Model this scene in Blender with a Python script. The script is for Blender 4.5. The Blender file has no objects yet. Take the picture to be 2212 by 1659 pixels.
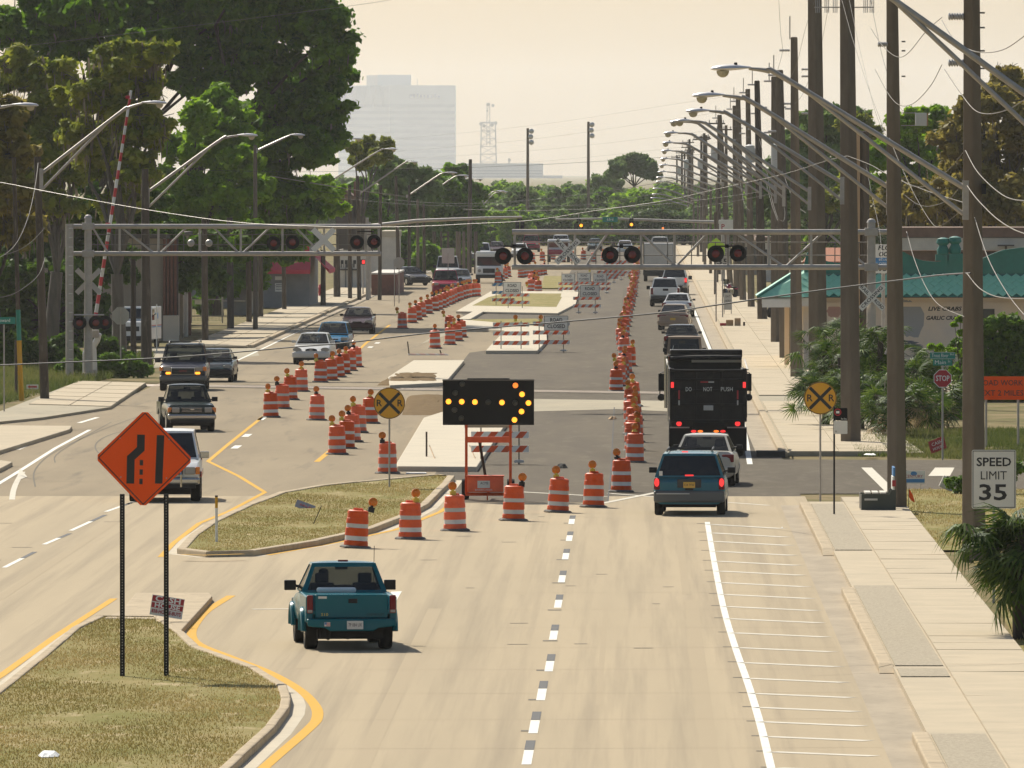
import bpy, bmesh, math, random
import numpy as np
from mathutils import Vector, Matrix, Euler
R = math.radians
scene = bpy.context.scene
COL = scene.collection
# ------------------------------------------------------------------ camera, sky, sun, exposure
F = 24000.0          # focal length in pixels of a 2212 px wide view (a long telephoto)
VU, VV = 1378.0, 369.0   # where the road vanishes
HC = 8.96            # eye height above the road
yaw = math.atan((VU-1106.0)/F); pitch = math.atan((829.5-VV)/F)
cam_d = bpy.data.cameras.new('camera'); cam = bpy.data.objects.new('camera', cam_d); COL.objects.link(cam)
cam.location = (0, 0, HC); cam.rotation_euler = (R(90)-pitch, 0, yaw)
cam_d.sensor_width = 36.0; cam_d.lens = F/2212.0*36.0; cam_d.clip_start = 1.0; cam_d.clip_end = 30000.0
scene.camera = cam
SUN = Vector((-0.50, 1.0, 1.0)).normalized()
world = bpy.data.worlds.new('World'); scene.world = world; world.use_nodes = True
wn = world.node_tree; bg = wn.nodes['Background']
sky = wn.nodes.new('ShaderNodeTexSky'); sky.sky_type = 'NISHITA'; sky.sun_disc = False
sky.sun_elevation = math.asin(SUN.z); sky.sun_rotation = math.atan2(SUN.x, SUN.y)
sky.dust_density = 2.0; sky.air_density = 1.0; sky.ozone_density = 1.0; sky.altitude = 0
wn.links.new(sky.outputs[0], bg.inputs[0]); bg.inputs[1].default_value = 0.088
sl = bpy.data.lights.new('sun', 'SUN'); sl.energy = 5.0; sl.angle = R(0.53); sl.color = (1.0, 0.945, 0.83)
so = bpy.data.objects.new('sun', sl); COL.objects.link(so); so.location = (-50, 200, 200)
so.rotation_euler = SUN.to_track_quat('Z', 'Y').to_euler()
scene.render.engine = 'CYCLES'
vs = scene.view_settings; vs.view_transform = 'Standard'; vs.look = 'None'; vs.gamma = 1.0; vs.use_curve_mapping = False
vs.exposure = 0.28
cy = scene.cycles
cy.use_denoising = True; cy.max_bounces = 8; cy.diffuse_bounces = 4; cy.glossy_bounces = 3; cy.transmission_bounces = 6
cy.volume_bounces = 2; cy.transparent_max_bounces = 12; cy.use_adaptive_sampling = True; cy.adaptive_threshold = 0.02
cy.sample_clamp_indirect = 6.0; cy.caustics_reflective = False; cy.caustics_refractive = False
random.seed(7); rng = np.random.default_rng(7)

# ------------------------------------------------------------------ picture measures -> world metres
def sc(v): return (v-VV)/HC                     # pixels per metre for ground seen at row v
def dist(v): return F*HC/(v-VV)
def at(u, v, z=0.0):                            # ground point (height z) seen at u,v
    d = F*(HC-z)/(v-VV); return Vector(((u-VU)*d/F, d, z))
def W(u, v, d): return Vector(((u-VU)*d/F, d, HC-(v-VV)*d/F))

# ------------------------------------------------------------------ materials
MATS = {}
def mat(name, c, rough=0.6, metal=0.0, c2=None, sc_=1.0, stretch=(1,1,1), lo=0.35, hi=0.65, bump=0.0, bsc=None,
        coat=0.0, emit=None, es=0.0, world_=False, spec=0.5, c3=None, sc3=1.0, lo3=0.5, hi3=0.7, trans=0.0, det=6.0, stretch3=None):
    m = bpy.data.materials.new(name); m.use_nodes = True; nt = m.node_tree; N = nt.nodes; L = nt.links
    if world_ and spec == 0.5: spec = 0.08
    b = N['Principled BSDF']; b.inputs['Base Color'].default_value = (*c, 1); b.inputs['Roughness'].default_value = rough
    b.inputs['Metallic'].default_value = metal; b.inputs['Specular IOR Level'].default_value = spec
    if coat: b.inputs['Coat Weight'].default_value = coat; b.inputs['Coat Roughness'].default_value = 0.08
    if emit: b.inputs['Emission Color'].default_value = (*emit, 1); b.inputs['Emission Strength'].default_value = es
    def coords(st):
        if world_:
            g = N.new('ShaderNodeNewGeometry'); src = g.outputs['Position']
        else:
            g = N.new('ShaderNodeTexCoord'); src = g.outputs['Object']
        mp = N.new('ShaderNodeMapping'); mp.inputs['Scale'].default_value = st; L.new(src, mp.inputs['Vector']); return mp.outputs[0]
    def noise(scale, st):
        n = N.new('ShaderNodeTexNoise'); n.inputs['Scale'].default_value = scale; n.inputs['Detail'].default_value = det
        n.inputs['Roughness'].default_value = 0.62; L.new(coords(st), n.inputs['Vector']); return n.outputs['Fac']
    def mix(fac, a, bcol, l, h):
        r = N.new('ShaderNodeMapRange'); r.inputs[1].default_value = l; r.inputs[2].default_value = h; L.new(fac, r.inputs[0])
        x = N.new('ShaderNodeMix'); x.data_type = 'RGBA'; L.new(r.outputs[0], x.inputs[0])
        if isinstance(a, tuple): x.inputs[6].default_value = (*a, 1)
        else: L.new(a, x.inputs[6])
        x.inputs[7].default_value = (*bcol, 1); return x.outputs[2]
    out = None
    if c2: out = mix(noise(sc_, stretch), c, c2, lo, hi)
    if c3: out = mix(noise(sc3, stretch3 or (1,1,1)), out if out else c, c3, lo3, hi3)
    if out is not None: L.new(out, b.inputs['Base Color'])
    if bump:
        bp = N.new('ShaderNodeBump'); bp.inputs['Strength'].default_value = bump; bp.inputs['Distance'].default_value = 0.02
        L.new(noise(bsc or sc_*4, (1,1,1)), bp.inputs['Height']); L.new(bp.outputs[0], b.inputs['Normal'])
    if trans:
        t = N.new('ShaderNodeBsdfTranslucent'); t.inputs[0].default_value = (*c, 1)
        if out is not None: L.new(out, t.inputs[0])
        mx = N.new('ShaderNodeMixShader'); mx.inputs[0].default_value = trans
        L.new(b.outputs[0], mx.inputs[1]); L.new(t.outputs[0], mx.inputs[2]); L.new(mx.outputs[0], N['Material Output'].inputs[0])
    MATS[name] = m; return m
def leaf_mat(name, a, b_, trans=0.35, tcol=None):
    """leaf colour varies from leaf to leaf (face attribute 'tint')"""
    k_ = 1.75 if trans >= .35 else 1.25; a = tuple(min(.6, q*k_) for q in a); b_ = tuple(min(.6, q*k_) for q in b_)   # half is reflected, half let through
    m = bpy.data.materials.new(name); m.use_nodes = True; nt = m.node_tree; N = nt.nodes; L = nt.links
    p = N['Principled BSDF']; p.inputs['Roughness'].default_value = 0.6; p.inputs['Specular IOR Level'].default_value = 0.12
    at_ = N.new('ShaderNodeAttribute'); at_.attribute_name = 'tint'
    x = N.new('ShaderNodeMix'); x.data_type = 'RGBA'; x.inputs[6].default_value = (*a, 1); x.inputs[7].default_value = (*b_, 1)
    L.new(at_.outputs['Fac'], x.inputs[0]); L.new(x.outputs[2], p.inputs['Base Color'])
    t = N.new('ShaderNodeBsdfTranslucent'); L.new(x.outputs[2], t.inputs[0])
    mx = N.new('ShaderNodeMixShader'); mx.inputs[0].default_value = trans
    L.new(p.outputs[0], mx.inputs[1]); L.new(t.outputs[0], mx.inputs[2]); L.new(mx.outputs[0], N['Material Output'].inputs[0])
    MATS[name] = m; return m
def glass_mat(name, tint, rough=0.03, see=0.35):
    m = bpy.data.materials.new(name); m.use_nodes = True; nt = m.node_tree; N = nt.nodes; L = nt.links
    p = N['Principled BSDF']; p.inputs['Base Color'].default_value = (0.01, 0.013, 0.014, 1); p.inputs['Roughness'].default_value = rough
    p.inputs['Specular IOR Level'].default_value = 0.6
    t = N.new('ShaderNodeBsdfTransparent'); t.inputs[0].default_value = (*tint, 1)
    mx = N.new('ShaderNodeMixShader'); mx.inputs[0].default_value = see
    L.new(p.outputs[0], mx.inputs[1]); L.new(t.outputs[0], mx.inputs[2]); L.new(mx.outputs[0], N['Material Output'].inputs[0])
    MATS[name] = m; return m
M = MATS
# ground and masonry
mat('concrete_road', (.43,.345,.225), .9, c2=(.375,.303,.20), sc_=.45, stretch=(1,.035,1), c3=(.27,.22,.15), sc3=2.0, lo3=.46, hi3=.80, stretch3=(1.0,.010,1), bump=.25, bsc=30, world_=True)
mat('asphalt', (.12,.10,.07), .92, c2=(.098,.081,.058), sc_=.5, stretch=(1,.1,1), c3=(.15,.125,.09), sc3=2.2, lo3=.5, hi3=.75, stretch3=(1,.2,1), bump=.4, bsc=40, world_=True)
mat('asphalt_light', (.305,.243,.158), .92, c2=(.25,.20,.132), sc_=.4, stretch=(1,.08,1), c3=(.16,.135,.098), sc3=1.1, lo3=.55, hi3=.8, stretch3=(1.2,.06,1), bump=.4, bsc=40, world_=True)
mat('asphalt_new', (.135,.112,.08), .93, c2=(.108,.09,.067), sc_=.45, stretch=(1,.1,1), c3=(.17,.143,.10), sc3=1.5, lo3=.52, hi3=.8, stretch3=(1,.15,1), bump=.4, bsc=40, world_=True)
mat('tan_concrete', (.40,.345,.245), .92, c2=(.34,.30,.22), sc_=.6, stretch=(1,.3,1), c3=(.26,.23,.17), sc3=1.5, lo3=.56, hi3=.8, bump=.3, bsc=30, world_=True)
mat('sidewalk_concrete', (.50,.415,.29), .92, c2=(.44,.37,.262), sc_=.7, c3=(.38,.33,.25), sc3=2.5, lo3=.58, hi3=.85, bump=.2, bsc=30, world_=True)
mat('fresh_concrete', (.56,.49,.37), .9, c2=(.50,.44,.335), sc_=.8, bump=.2, bsc=20, world_=True)
mat('kerb_concrete', (.49,.395,.265), .92, c2=(.41,.33,.225), sc_=1.5, c3=(.27,.225,.16), sc3=4, lo3=.56, hi3=.75, bump=.3, bsc=20, world_=True)
mat('gutter_concrete', (.41,.34,.245), .92, c2=(.33,.275,.20), sc_=1.0, stretch=(1,.3,1), c3=(.26,.22,.16), sc3=3, lo3=.55, hi3=.8, world_=True)
mat('aggregate', (.45,.385,.28), .97, c2=(.31,.265,.195), sc_=14, c3=(.52,.45,.33), sc3=25, lo3=.55, hi3=.62, bump=.8, bsc=40, world_=True)
mat('dirt', (.13,.082,.034), .97, c2=(.18,.12,.055), sc_=1.6, c3=(.09,.058,.027), sc3=6, lo3=.55, hi3=.7, bump=.9, bsc=12, world_=True)
mat('dry_lawn', (.29,.23,.095), .97, c2=(.19,.175,.05), sc_=.55, stretch=(1,.5,1), c3=(.42,.33,.18), sc3=1.4, lo3=.56, hi3=.70, bump=.9, bsc=25, world_=True, stretch3=(1,.35,1))
mat('field', (.13,.115,.042), .97, c2=(.23,.17,.085), sc_=.25, c3=(.085,.095,.026), sc3=.7, lo3=.5, hi3=.7, bump=.8, bsc=10, world_=True)
mat('crack_filler', (.035,.032,.028), .9)
mat('white_paint', (.74,.71,.62), .75, c2=(.60,.57,.49), sc_=3, lo=.5, hi=.8, world_=True)
mat('worn_white_paint', (.63,.58,.47), .8, c2=(.50,.45,.36), sc_=4, lo=.4, hi=.7, world_=True)
mat('yellow_paint', (.60,.33,.035), .75, c2=(.52,.33,.09), sc_=2.5, lo=.5, hi=.8, world_=True)
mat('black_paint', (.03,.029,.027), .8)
mat('orange_plastic', (.86,.118,.013), .5, c2=(.72,.085,.013), sc_=3, c3=(.45,.08,.03), sc3=7, lo3=.6, hi3=.8, spec=.25)
mat('orange_faded', (.66,.10,.025), .55, c2=(.56,.08,.025), sc_=3, spec=.25)
mat('white_sheeting', (.66,.66,.62), .45, c2=(.55,.54,.50), sc_=5, lo=.5, hi=.8)
mat('rubber', (.016,.015,.014), .9, spec=.15)
mat('rubber_dusty', (.17,.155,.13), .9, c2=(.09,.083,.07), sc_=4)
mat('amber_lens', (.80,.26,.015), .18, trans=.35)
mat('yellow_plastic', (.62,.52,.05), .5)
mat('black_plastic', (.014,.014,.014), .5, spec=.25)
mat('orange_sheeting', (.95,.105,.007), .5, c2=(.90,.098,.007), sc_=1.5, spec=.2)
mat('yellow_sign', (.74,.36,.012), .45)
mat('white_sign', (.72,.70,.63), .5, c2=(.66,.64,.57), sc_=2)
mat('grey_sign', (.50,.48,.42), .55, c2=(.43,.41,.36), sc_=3)
mat('green_sign', (.01,.22,.15), .45)
mat('red_sign', (.42,.012,.018), .45)
mat('blue_sign', (.05,.20,.42), .5)
mat('black_letter', (.014,.014,.014), .5)
mat('white_letter', (.78,.78,.72), .5)
mat('red_letter', (.38,.03,.03), .6)
mat('sign_back', (.36,.34,.30), .5, metal=.4)
mat('galvanised', (.44,.40,.345), .5, metal=.25, c2=(.36,.325,.28), sc_=3)
mat('galvanised_dark', (.16,.145,.12), .5, metal=.4)
mat('aluminium_arm', (.40,.365,.31), .45, metal=.35, c2=(.33,.30,.25), sc_=3)
mat('lamp_metal', (.60,.58,.55), .35, metal=.4)
mat('lamp_glass', (.62,.57,.42), .2, trans=.5)
mat('concrete_pole', (.19,.155,.112), .92, c2=(.15,.12,.086), sc_=2.5, stretch=(1,1,.25), c3=(.19,.155,.11), sc3=5, lo3=.6, hi3=.75, bump=.3, bsc=20, spec=.15)
mat('wood_pole', (.10,.075,.05), .92, c2=(.06,.047,.034), sc_=3, stretch=(1,1,.1), c3=(.18,.145,.105), sc3=6, lo3=.55, hi3=.7, stretch3=(1,1,.15))
mat('pale_wood', (.48,.33,.19), .9, c2=(.38,.26,.15), sc_=3, stretch=(1,1,.1))
mat('cable_black', (.02,.019,.018), .7)
mat('cable_grey', (.20,.18,.15), .7, spec=.2)
mat('insulator', (.42,.40,.38), .25)
mat('transformer_grey', (.50,.50,.47), .5)
mat('red_lens_dark', (.16,.008,.008), .2)
mat('signal_black', (.008,.008,.008), .6, spec=.15)
mat('gate_red', (.45,.02,.025), .5)
mat('rail_steel', (.14,.095,.065), .6, metal=.4)
# lamps that are lit
mat('lit_amber', (.9,.35,.02), .4, emit=(1.0,.36,.03), es=1.7)
mat('lit_orange', (.9,.2,.02), .4, emit=(1.0,.22,.03), es=1.1)
mat('lit_red', (.7,.02,.02), .3, emit=(1.0,.04,.04), es=.9)
mat('unlit_lamp', (.035,.033,.022), .3)
mat('red_lens', (.17,.008,.012), .25, spec=.25)
mat('amber_light', (.7,.2,.02), .2)
mat('clear_lens', (.30,.29,.26), .12)
# vehicles
def paint(name, c, metal=0.0, rough=.2): return mat(name, c, rough, metal, spec=.2)
paint('teal_paint', (.002,.115,.145)); paint('blue_teal_paint', (.035,.145,.19)); paint('beige_paint', (.50,.46,.38))
paint('black_car_paint', (.014,.014,.017)); paint('navy_paint', (.012,.017,.032)); paint('dark_green_paint', (.017,.028,.024))
paint('green_paint', (.01,.04,.045)); paint('silver_paint', (.56,.55,.51)); paint('blue_paint', (.02,.14,.26)); paint('maroon_paint', (.035,.010,.016))
paint('white_car_paint', (.74,.73,.69), 0.0); paint('red_paint', (.28,.018,.045)); paint('tan_paint', (.36,.27,.19)); paint('brown_paint', (.085,.055,.04))
paint('slate_paint', (.10,.12,.14)); mat('truck_black', (.009,.008,.007), .5, c2=(.022,.019,.016), sc_=2, spec=.2, c3=(.06,.05,.038), sc3=3.5, lo3=.58, hi3=.85); mat('tarp_canvas', (.33,.25,.16), .9)
mat('trim_dark', (.035,.035,.033), .55); mat('bumper_grey', (.10,.105,.10), .5); mat('chrome', (.45,.44,.41), .2, metal=.9)
mat('interior', (.045,.043,.04), .9); mat('seat_grey', (.07,.065,.06), .9); mat('tyre', (.016,.015,.014), .9, spec=.15); mat('wheel_metal', (.40,.39,.36), .3, metal=.7)
mat('plate_yellow', (.70,.42,.06), .5); mat('plate_white', (.66,.64,.58), .5); mat('soft_top', (.22,.16,.11), .9); mat('truck_grey', (.42,.41,.38), .6)
glass_mat('car_glass', (.50,.54,.52), see=.55); glass_mat('dark_glass', (.12,.13,.13), see=.18)
mat('skin', (.30,.17,.11), .6); mat('dark_cloth', (.03,.03,.035), .9)
# buildings
mat('cream_stucco', (.74,.60,.44), .95, c2=(.66,.54,.40), sc_=.5, c3=(.55,.49,.43), sc3=.22, lo3=.5, hi3=.72, bump=.2, bsc=20)
mat('teal_trim', (.012,.16,.12), .6, c2=(.010,.125,.095), sc_=2); mat('teal_shingle', (.24,.58,.39), .65, c2=(.19,.49,.33), sc_=3)
mat('white_wall', (.62,.58,.50), .9, c2=(.52,.48,.41), sc_=1.2); mat('grey_wall', (.25,.245,.225), .9, c2=(.20,.195,.18), sc_=1.0)
mat('beige_wall', (.36,.29,.21), .95, c2=(.30,.245,.18), sc_=.8); mat('brick', (.20,.085,.055), .95, c2=(.15,.065,.045), sc_=4); mat('red_canvas', (.50,.045,.065), .85)
mat('roof_dark', (.09,.075,.06), .95); mat('brown_roof', (.20,.125,.08), .95, c2=(.14,.09,.06), sc_=2); mat('roof_tile', (.42,.17,.09), .9)
mat('mural_blue', (.30,.30,.29), .95); mat('mural_dark', (.12,.13,.15), .95); mat('mural_pink', (.40,.24,.20), .95)
mat('tower_face', (.40,.45,.46), .8, c2=(.37,.42,.43), sc_=.01); mat('tower_window', (.20,.26,.30), .6); mat('steel_tower', (.42,.40,.38), .6); mat('tower_blue', (.01,.07,.22), .6)
mat('window_dark', (.03,.032,.033), .15); mat('litter_white', (.75,.74,.70), .8); mat('cardboard', (.40,.25,.12), .9)
# plants
mat('bark', (.06,.045,.03), .95, c2=(.035,.026,.018), sc_=4, stretch=(1,1,.2)); mat('bark_grey', (.13,.11,.085), .95, c2=(.08,.068,.053), sc_=4, stretch=(1,1,.2))
leaf_mat('oak_leaf', (.020,.062,.004), (.115,.205,.010), .5); leaf_mat('bright_leaf', (.075,.15,.006), (.19,.29,.015), .5); leaf_mat('olive_leaf', (.065,.095,.008), (.20,.205,.025), .45); leaf_mat('thicket_leaf', (.016,.045,.004), (.075,.13,.010), .45)
leaf_mat('brown_leaf', (.105,.088,.016), (.23,.185,.040), .45); leaf_mat('moss', (.13,.11,.075), (.22,.18,.12), trans=.2); leaf_mat('far_leaf', (.06,.11,.025), (.13,.18,.05))
leaf_mat('palmetto_leaf', (.014,.042,.004), (.10,.145,.020), trans=.3); leaf_mat('dead_frond', (.26,.19,.09), (.36,.28,.15), trans=.2); leaf_mat('hedge_leaf', (.03,.07,.008), (.12,.19,.02))
leaf_mat('grass_blade', (.205,.165,.048), (.38,.28,.115), trans=.3); leaf_mat('weed_blade', (.07,.10,.02), (.17,.17,.05), trans=.3); leaf_mat('pine_leaf', (.03,.06,.016), (.07,.10,.028))

# every drum has faded and dirtied differently
def vary(name, amt_v=.45, amt_s=.25):
    nt = MATS[name].node_tree; b = nt.nodes['Principled BSDF']; src = b.inputs['Base Color'].links[0].from_socket; oi = nt.nodes.new('ShaderNodeObjectInfo'); h = nt.nodes.new('ShaderNodeHueSaturation')
    for key, lo, hi in (('Value', 1-amt_v, 1.08), ('Saturation', 1.05, 1-amt_s)):
        r = nt.nodes.new('ShaderNodeMapRange'); r.inputs[3].default_value = lo; r.inputs[4].default_value = hi; nt.links.new(oi.outputs['Random'], r.inputs[0]); nt.links.new(r.outputs[0], h.inputs[key])
    nt.links.new(src, h.inputs['Color']); nt.links.new(h.outputs[0], b.inputs['Base Color'])
vary('orange_plastic', .30, .06); vary('white_sheeting', .25, 0)
# ------------------------------------------------------------------ mesh helpers
class MB:
    """collects shapes and links them as ONE mesh object"""
    def __init__(s): s.v = []; s.f = []; s.mi = []; s.mats = []
    def m_(s, m):
        m = MATS[m] if isinstance(m, str) else m
        if m not in s.mats: s.mats.append(m)
        return s.mats.index(m)
    def add(s, vs_, fs, m):
        o = len(s.v); s.v += [tuple(p) for p in vs_]; i = s.m_(m)
        for f in fs: s.f.append([k+o for k in f]); s.mi.append(i)
        return s
    def box(s, c, size, m, rot=None, taper=1.0):
        x, y, z = size[0]/2, size[1]/2, size[2]/2; t = taper
        p = [(-x,-y,-z),(x,-y,-z),(x,y,-z),(-x,y,-z),(-x*t,-y*t,z),(x*t,-y*t,z),(x*t,y*t,z),(-x*t,y*t,z)]
        p = [Vector(q) for q in p]
        if rot is not None: p = [rot @ q for q in p]
        c = Vector(c); p = [q+c for q in p]
        return s.add(p, [(3,2,1,0),(4,5,6,7),(0,1,5,4),(1,2,6,5),(2,3,7,6),(3,0,4,7)], m)
    def tube(s, path, r, m, n=8, cap=True):
        path = [Vector(p) for p in path]; k = len(path); rs = r if isinstance(r, (list, tuple)) else [r]*k
        vs_ = []; up = None
        for i, p in enumerate(path):
            d = (path[min(i+1, k-1)]-path[max(i-1, 0)]).normalized()
            if up is None: up = d.orthogonal().normalized()
            up = (up-d*up.dot(d)).normalized(); w = d.cross(up)
            for j in range(n):
                a = 2*math.pi*j/n+(math.pi/4 if n == 4 else 0); vs_.append(p+(up*math.cos(a)+w*math.sin(a))*rs[i])
        fs = [(i*n+j, i*n+(j+1)%n, (i+1)*n+(j+1)%n, (i+1)*n+j) for i in range(k-1) for j in range(n)]
        if cap: fs += [tuple(reversed(range(n))), tuple(range((k-1)*n, k*n))]
        return s.add(vs_, fs, m)
    def lathe(s, prof, m, n=16, c=(0,0,0), axis='Z', rot=None):
        vs_ = []; c = Vector(c)
        for r_, z in prof:
            for j in range(n):
                a = 2*math.pi*j/n; x, y = r_*math.cos(a), r_*math.sin(a)
                p = Vector((x, y, z)) if axis == 'Z' else (Vector((x, z, y)) if axis == 'Y' else Vector((z, x, y)))
                if rot is not None: p = rot @ p
                vs_.append(p+c)
        k = len(prof); fs = [(i*n+j, i*n+(j+1)%n, (i+1)*n+(j+1)%n, (i+1)*n+j) for i in range(k-1) for j in range(n)]
        fs += [tuple(reversed(range(n))), tuple(range((k-1)*n, k*n))]
        return s.add(vs_, fs, m)
    def prism(s, poly, z0, z1, m, axis='Z'):
        """poly (2-D) raised from z0 to z1; axis Y: poly in x,z and depth along y; axis X: poly in y,z"""
        n = len(poly)
        def P(p, h): return (p[0], p[1], h) if axis == 'Z' else ((p[0], h, p[1]) if axis == 'Y' else (h, p[0], p[1]))
        vs_ = [P(p, z0) for p in poly]+[P(p, z1) for p in poly]
        fs = [tuple(reversed(range(n))), tuple(range(n, 2*n))]+[(i, (i+1)%n, (i+1)%n+n, i+n) for i in range(n)]
        return s.add(vs_, fs, m)
    def sheet(s, pts, m): return s.add(pts, [tuple(range(len(pts)))], m)
    def mesh(s, name, smooth=False, angle=40):
        me = bpy.data.meshes.new(name); me.from_pydata(s.v, [], s.f)
        for m in s.mats: me.materials.append(m)
        me.polygons.foreach_set('material_index', s.mi)
        bm = bmesh.new(); bm.from_mesh(me); bmesh.ops.recalc_face_normals(bm, faces=bm.faces); bm.to_mesh(me); bm.free()
        if smooth: me.shade_smooth(); me.set_sharp_from_angle(angle=R(angle))
        me.update(); return me
    def build(s, name, parent=None, loc=None, smooth=False, bevel=0, seg=2, angle=40, rz=None):
        return link(name, s.mesh(name, smooth, angle), parent, loc, bevel, seg, rz)
def link(name, me, parent=None, loc=None, bevel=0, seg=2, rz=None):
    o = bpy.data.objects.new(name, me); COL.objects.link(o)
    if parent is not None: o.parent = parent
    if loc is not None: o.location = loc
    if rz is not None: o.rotation_euler = (0, 0, rz)
    if bevel:
        b = o.modifiers.new('bevel', 'BEVEL'); b.width = bevel; b.segments = seg; b.limit_method = 'ANGLE'; b.angle_limit = R(35)
    return o
KIDS = {}
def kids(o): return [c for c in bpy.data.objects if c.parent == o]
def tag(o, label=None, cat=None, group=None, kind=None):
    if label: o['label'] = label
    if cat: o['category'] = cat
    if group: o['group'] = group
    if kind: o['kind'] = kind
    return o
def thing(name, label, cat, loc=(0,0,0), rz=0.0, group=None):
    o = bpy.data.objects.new(name, None); COL.objects.link(o); o.empty_display_size = .2
    o.location = loc; o.rotation_euler = (0, 0, rz); return tag(o, label, cat, group)
def dup(root, loc, rz, label, group=None, scale=None):
    def cp(o, parent):
        c = o.copy(); COL.objects.link(c)
        if parent is not None: c.parent = parent
        for ch in o.children: cp(ch, c)
        return c
    r = cp(root, None); r.location = loc; r.rotation_euler = (0, 0, rz)
    if scale: r.scale = scale if isinstance(scale, tuple) else (scale,)*3
    r['label'] = label
    if group: r['group'] = group
    return r
def fastmesh(name, co, quads, mats, tint=None, nper=4):
    """co (n,3), faces of nper consecutive vertices"""
    me = bpy.data.meshes.new(name); n = len(co); nf = n//nper
    me.vertices.add(n); me.vertices.foreach_set('co', np.ascontiguousarray(co, dtype=np.float32).ravel())
    me.loops.add(n); me.loops.foreach_set('vertex_index', np.arange(n, dtype=np.int32))
    me.polygons.add(nf); me.polygons.foreach_set('loop_start', np.arange(0, n, nper, dtype=np.int32))
    me.update(calc_edges=True)
    for m in mats: me.materials.append(MATS[m] if isinstance(m, str) else m)
    if tint is not None:
        a = me.attributes.new('tint', 'FLOAT', 'FACE'); a.data.foreach_set('value', np.ascontiguousarray(tint, dtype=np.float32))
    me.validate(); return me
TXT = {}
def text(s, size, m, parent, loc, rot=(R(90),0,0), name='lettering', width=None, shear=0.0, bold=0.0):
    """flat lettering: converted to a mesh, 2 mm thick, centred on loc"""
    key = (s, shear, bold)
    if key not in TXT:
        cu = bpy.data.curves.new('lettering', 'FONT'); cu.body = s; cu.size = 1.0; cu.align_x = 'CENTER'; cu.align_y = 'CENTER'
        cu.resolution_u = 2; cu.extrude = .002; cu.shear = shear; cu.offset = bold
        o = bpy.data.objects.new('lettering', cu); COL.objects.link(o); bpy.context.view_layer.update()
        me = bpy.data.meshes.new_from_object(o.evaluated_get(bpy.context.evaluated_depsgraph_get()))
        bpy.data.objects.remove(o); bpy.data.curves.remove(cu); xs = [v.co.x for v in me.vertices]; TXT[key] = (me, max(xs)-min(xs))
    me0, w = TXT[key]; me = me0.copy(); me.name = name; me.materials.clear(); me.materials.append(MATS[m])
    o = bpy.data.objects.new(name, me); COL.objects.link(o); o.parent = parent; o.location = loc; o.rotation_euler = rot
    sx = size if width is None else width/w
    o.scale = (sx, size, 1.0); return o
ORD = ['first','second','third','fourth','fifth','sixth','seventh','eighth','ninth','tenth','eleventh','twelfth','thirteenth','fourteenth','fifteenth',
       'sixteenth','seventeenth','eighteenth','nineteenth','twentieth','twenty-first','twenty-second','twenty-third','twenty-fourth','twenty-fifth','twenty-sixth','twenty-seventh','twenty-eighth','twenty-ninth','thirtieth']
def nth(i):
    if i < 30: return ORD[i]
    if i < 99: return ('thirtieth','fortieth','fiftieth','sixtieth','seventieth','eightieth','ninetieth')[(i+1)//10-3] if (i+1)%10 == 0 else ('thirty','forty','fifty','sixty','seventy','eighty','ninety')[(i+1)//10-3]+'-'+ORD[(i+1)%10-1]
    return 'hundredth' if i == 99 else 'hundred and '+nth(i-100)
# ------------------------------------------------------------------ the setting: ground, roads, medians, markings
def struct(name, mb, parent=None, **k):
    o = mb.build(name, parent, **k)
    if parent is None: o['kind'] = 'structure'
    return o
def flat(name, pts, m, z, parent=None):
    return struct(name, MB().sheet([(p[0], p[1], z) for p in pts], m), parent)
def px(pts, z=0.0): return [at(u, v, z).xy.to_3d() for u, v in pts]
def pxflat(name, pts, m, z, parent=None): return flat(name, px(pts), m, z, parent)
def smoothline(pts, k=6):
    out = []; P = [Vector(p) for p in pts]; n = len(P)
    for i in range(n-1):
        a, b, c, d = P[max(i-1,0)], P[i], P[i+1], P[min(i+2,n-1)]
        for j in range(k):
            t = j/k; out.append(.5*((2*b)+(c-a)*t+(2*a-5*b+4*c-d)*t*t+(3*b-a-3*c+d)*t**3))
    return out+[P[-1]]
def ribbon_pts(pts, w):
    L_, R_ = [], []
    for i, p in enumerate(pts):
        d = (pts[min(i+1, len(pts)-1)]-pts[max(i-1, 0)]); d.z = 0; d.normalize(); nrm = Vector((-d.y, d.x, 0))
        L_.append(p+nrm*w/2); R_.append(p-nrm*w/2)
    return L_, R_
def ribbon(mb, pts, w, z, m):
    L_, R_ = ribbon_pts(pts, w); n = len(pts)
    vs_ = [(p.x, p.y, z) for p in L_]+[(p.x, p.y, z) for p in R_]
    return mb.add(vs_, [(i, i+1, n+i+1, n+i) for i in range(n-1)], m)

ground = struct('ground', MB().sheet([(-700,-20,-.03),(700,-20,-.03),(700,19500,-.03),(-700,19500,-.03)], 'field'))
D0 = dist(1072)
flat('concrete_road', [(-20.2,60),(4.6,60),(4.6,D0),(-20.2,D0)], 'concrete_road', 0.0)
flat('north_carriageway', [(-20.2,D0),(-6.0,D0),(-6.0,1320),(-20.2,1320)], 'asphalt_light', 0.0)
flat('south_carriageway', [(-6.0,D0),(4.5,D0),(4.5,1320),(-6.0,1320)], 'asphalt', 0.0)
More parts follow.
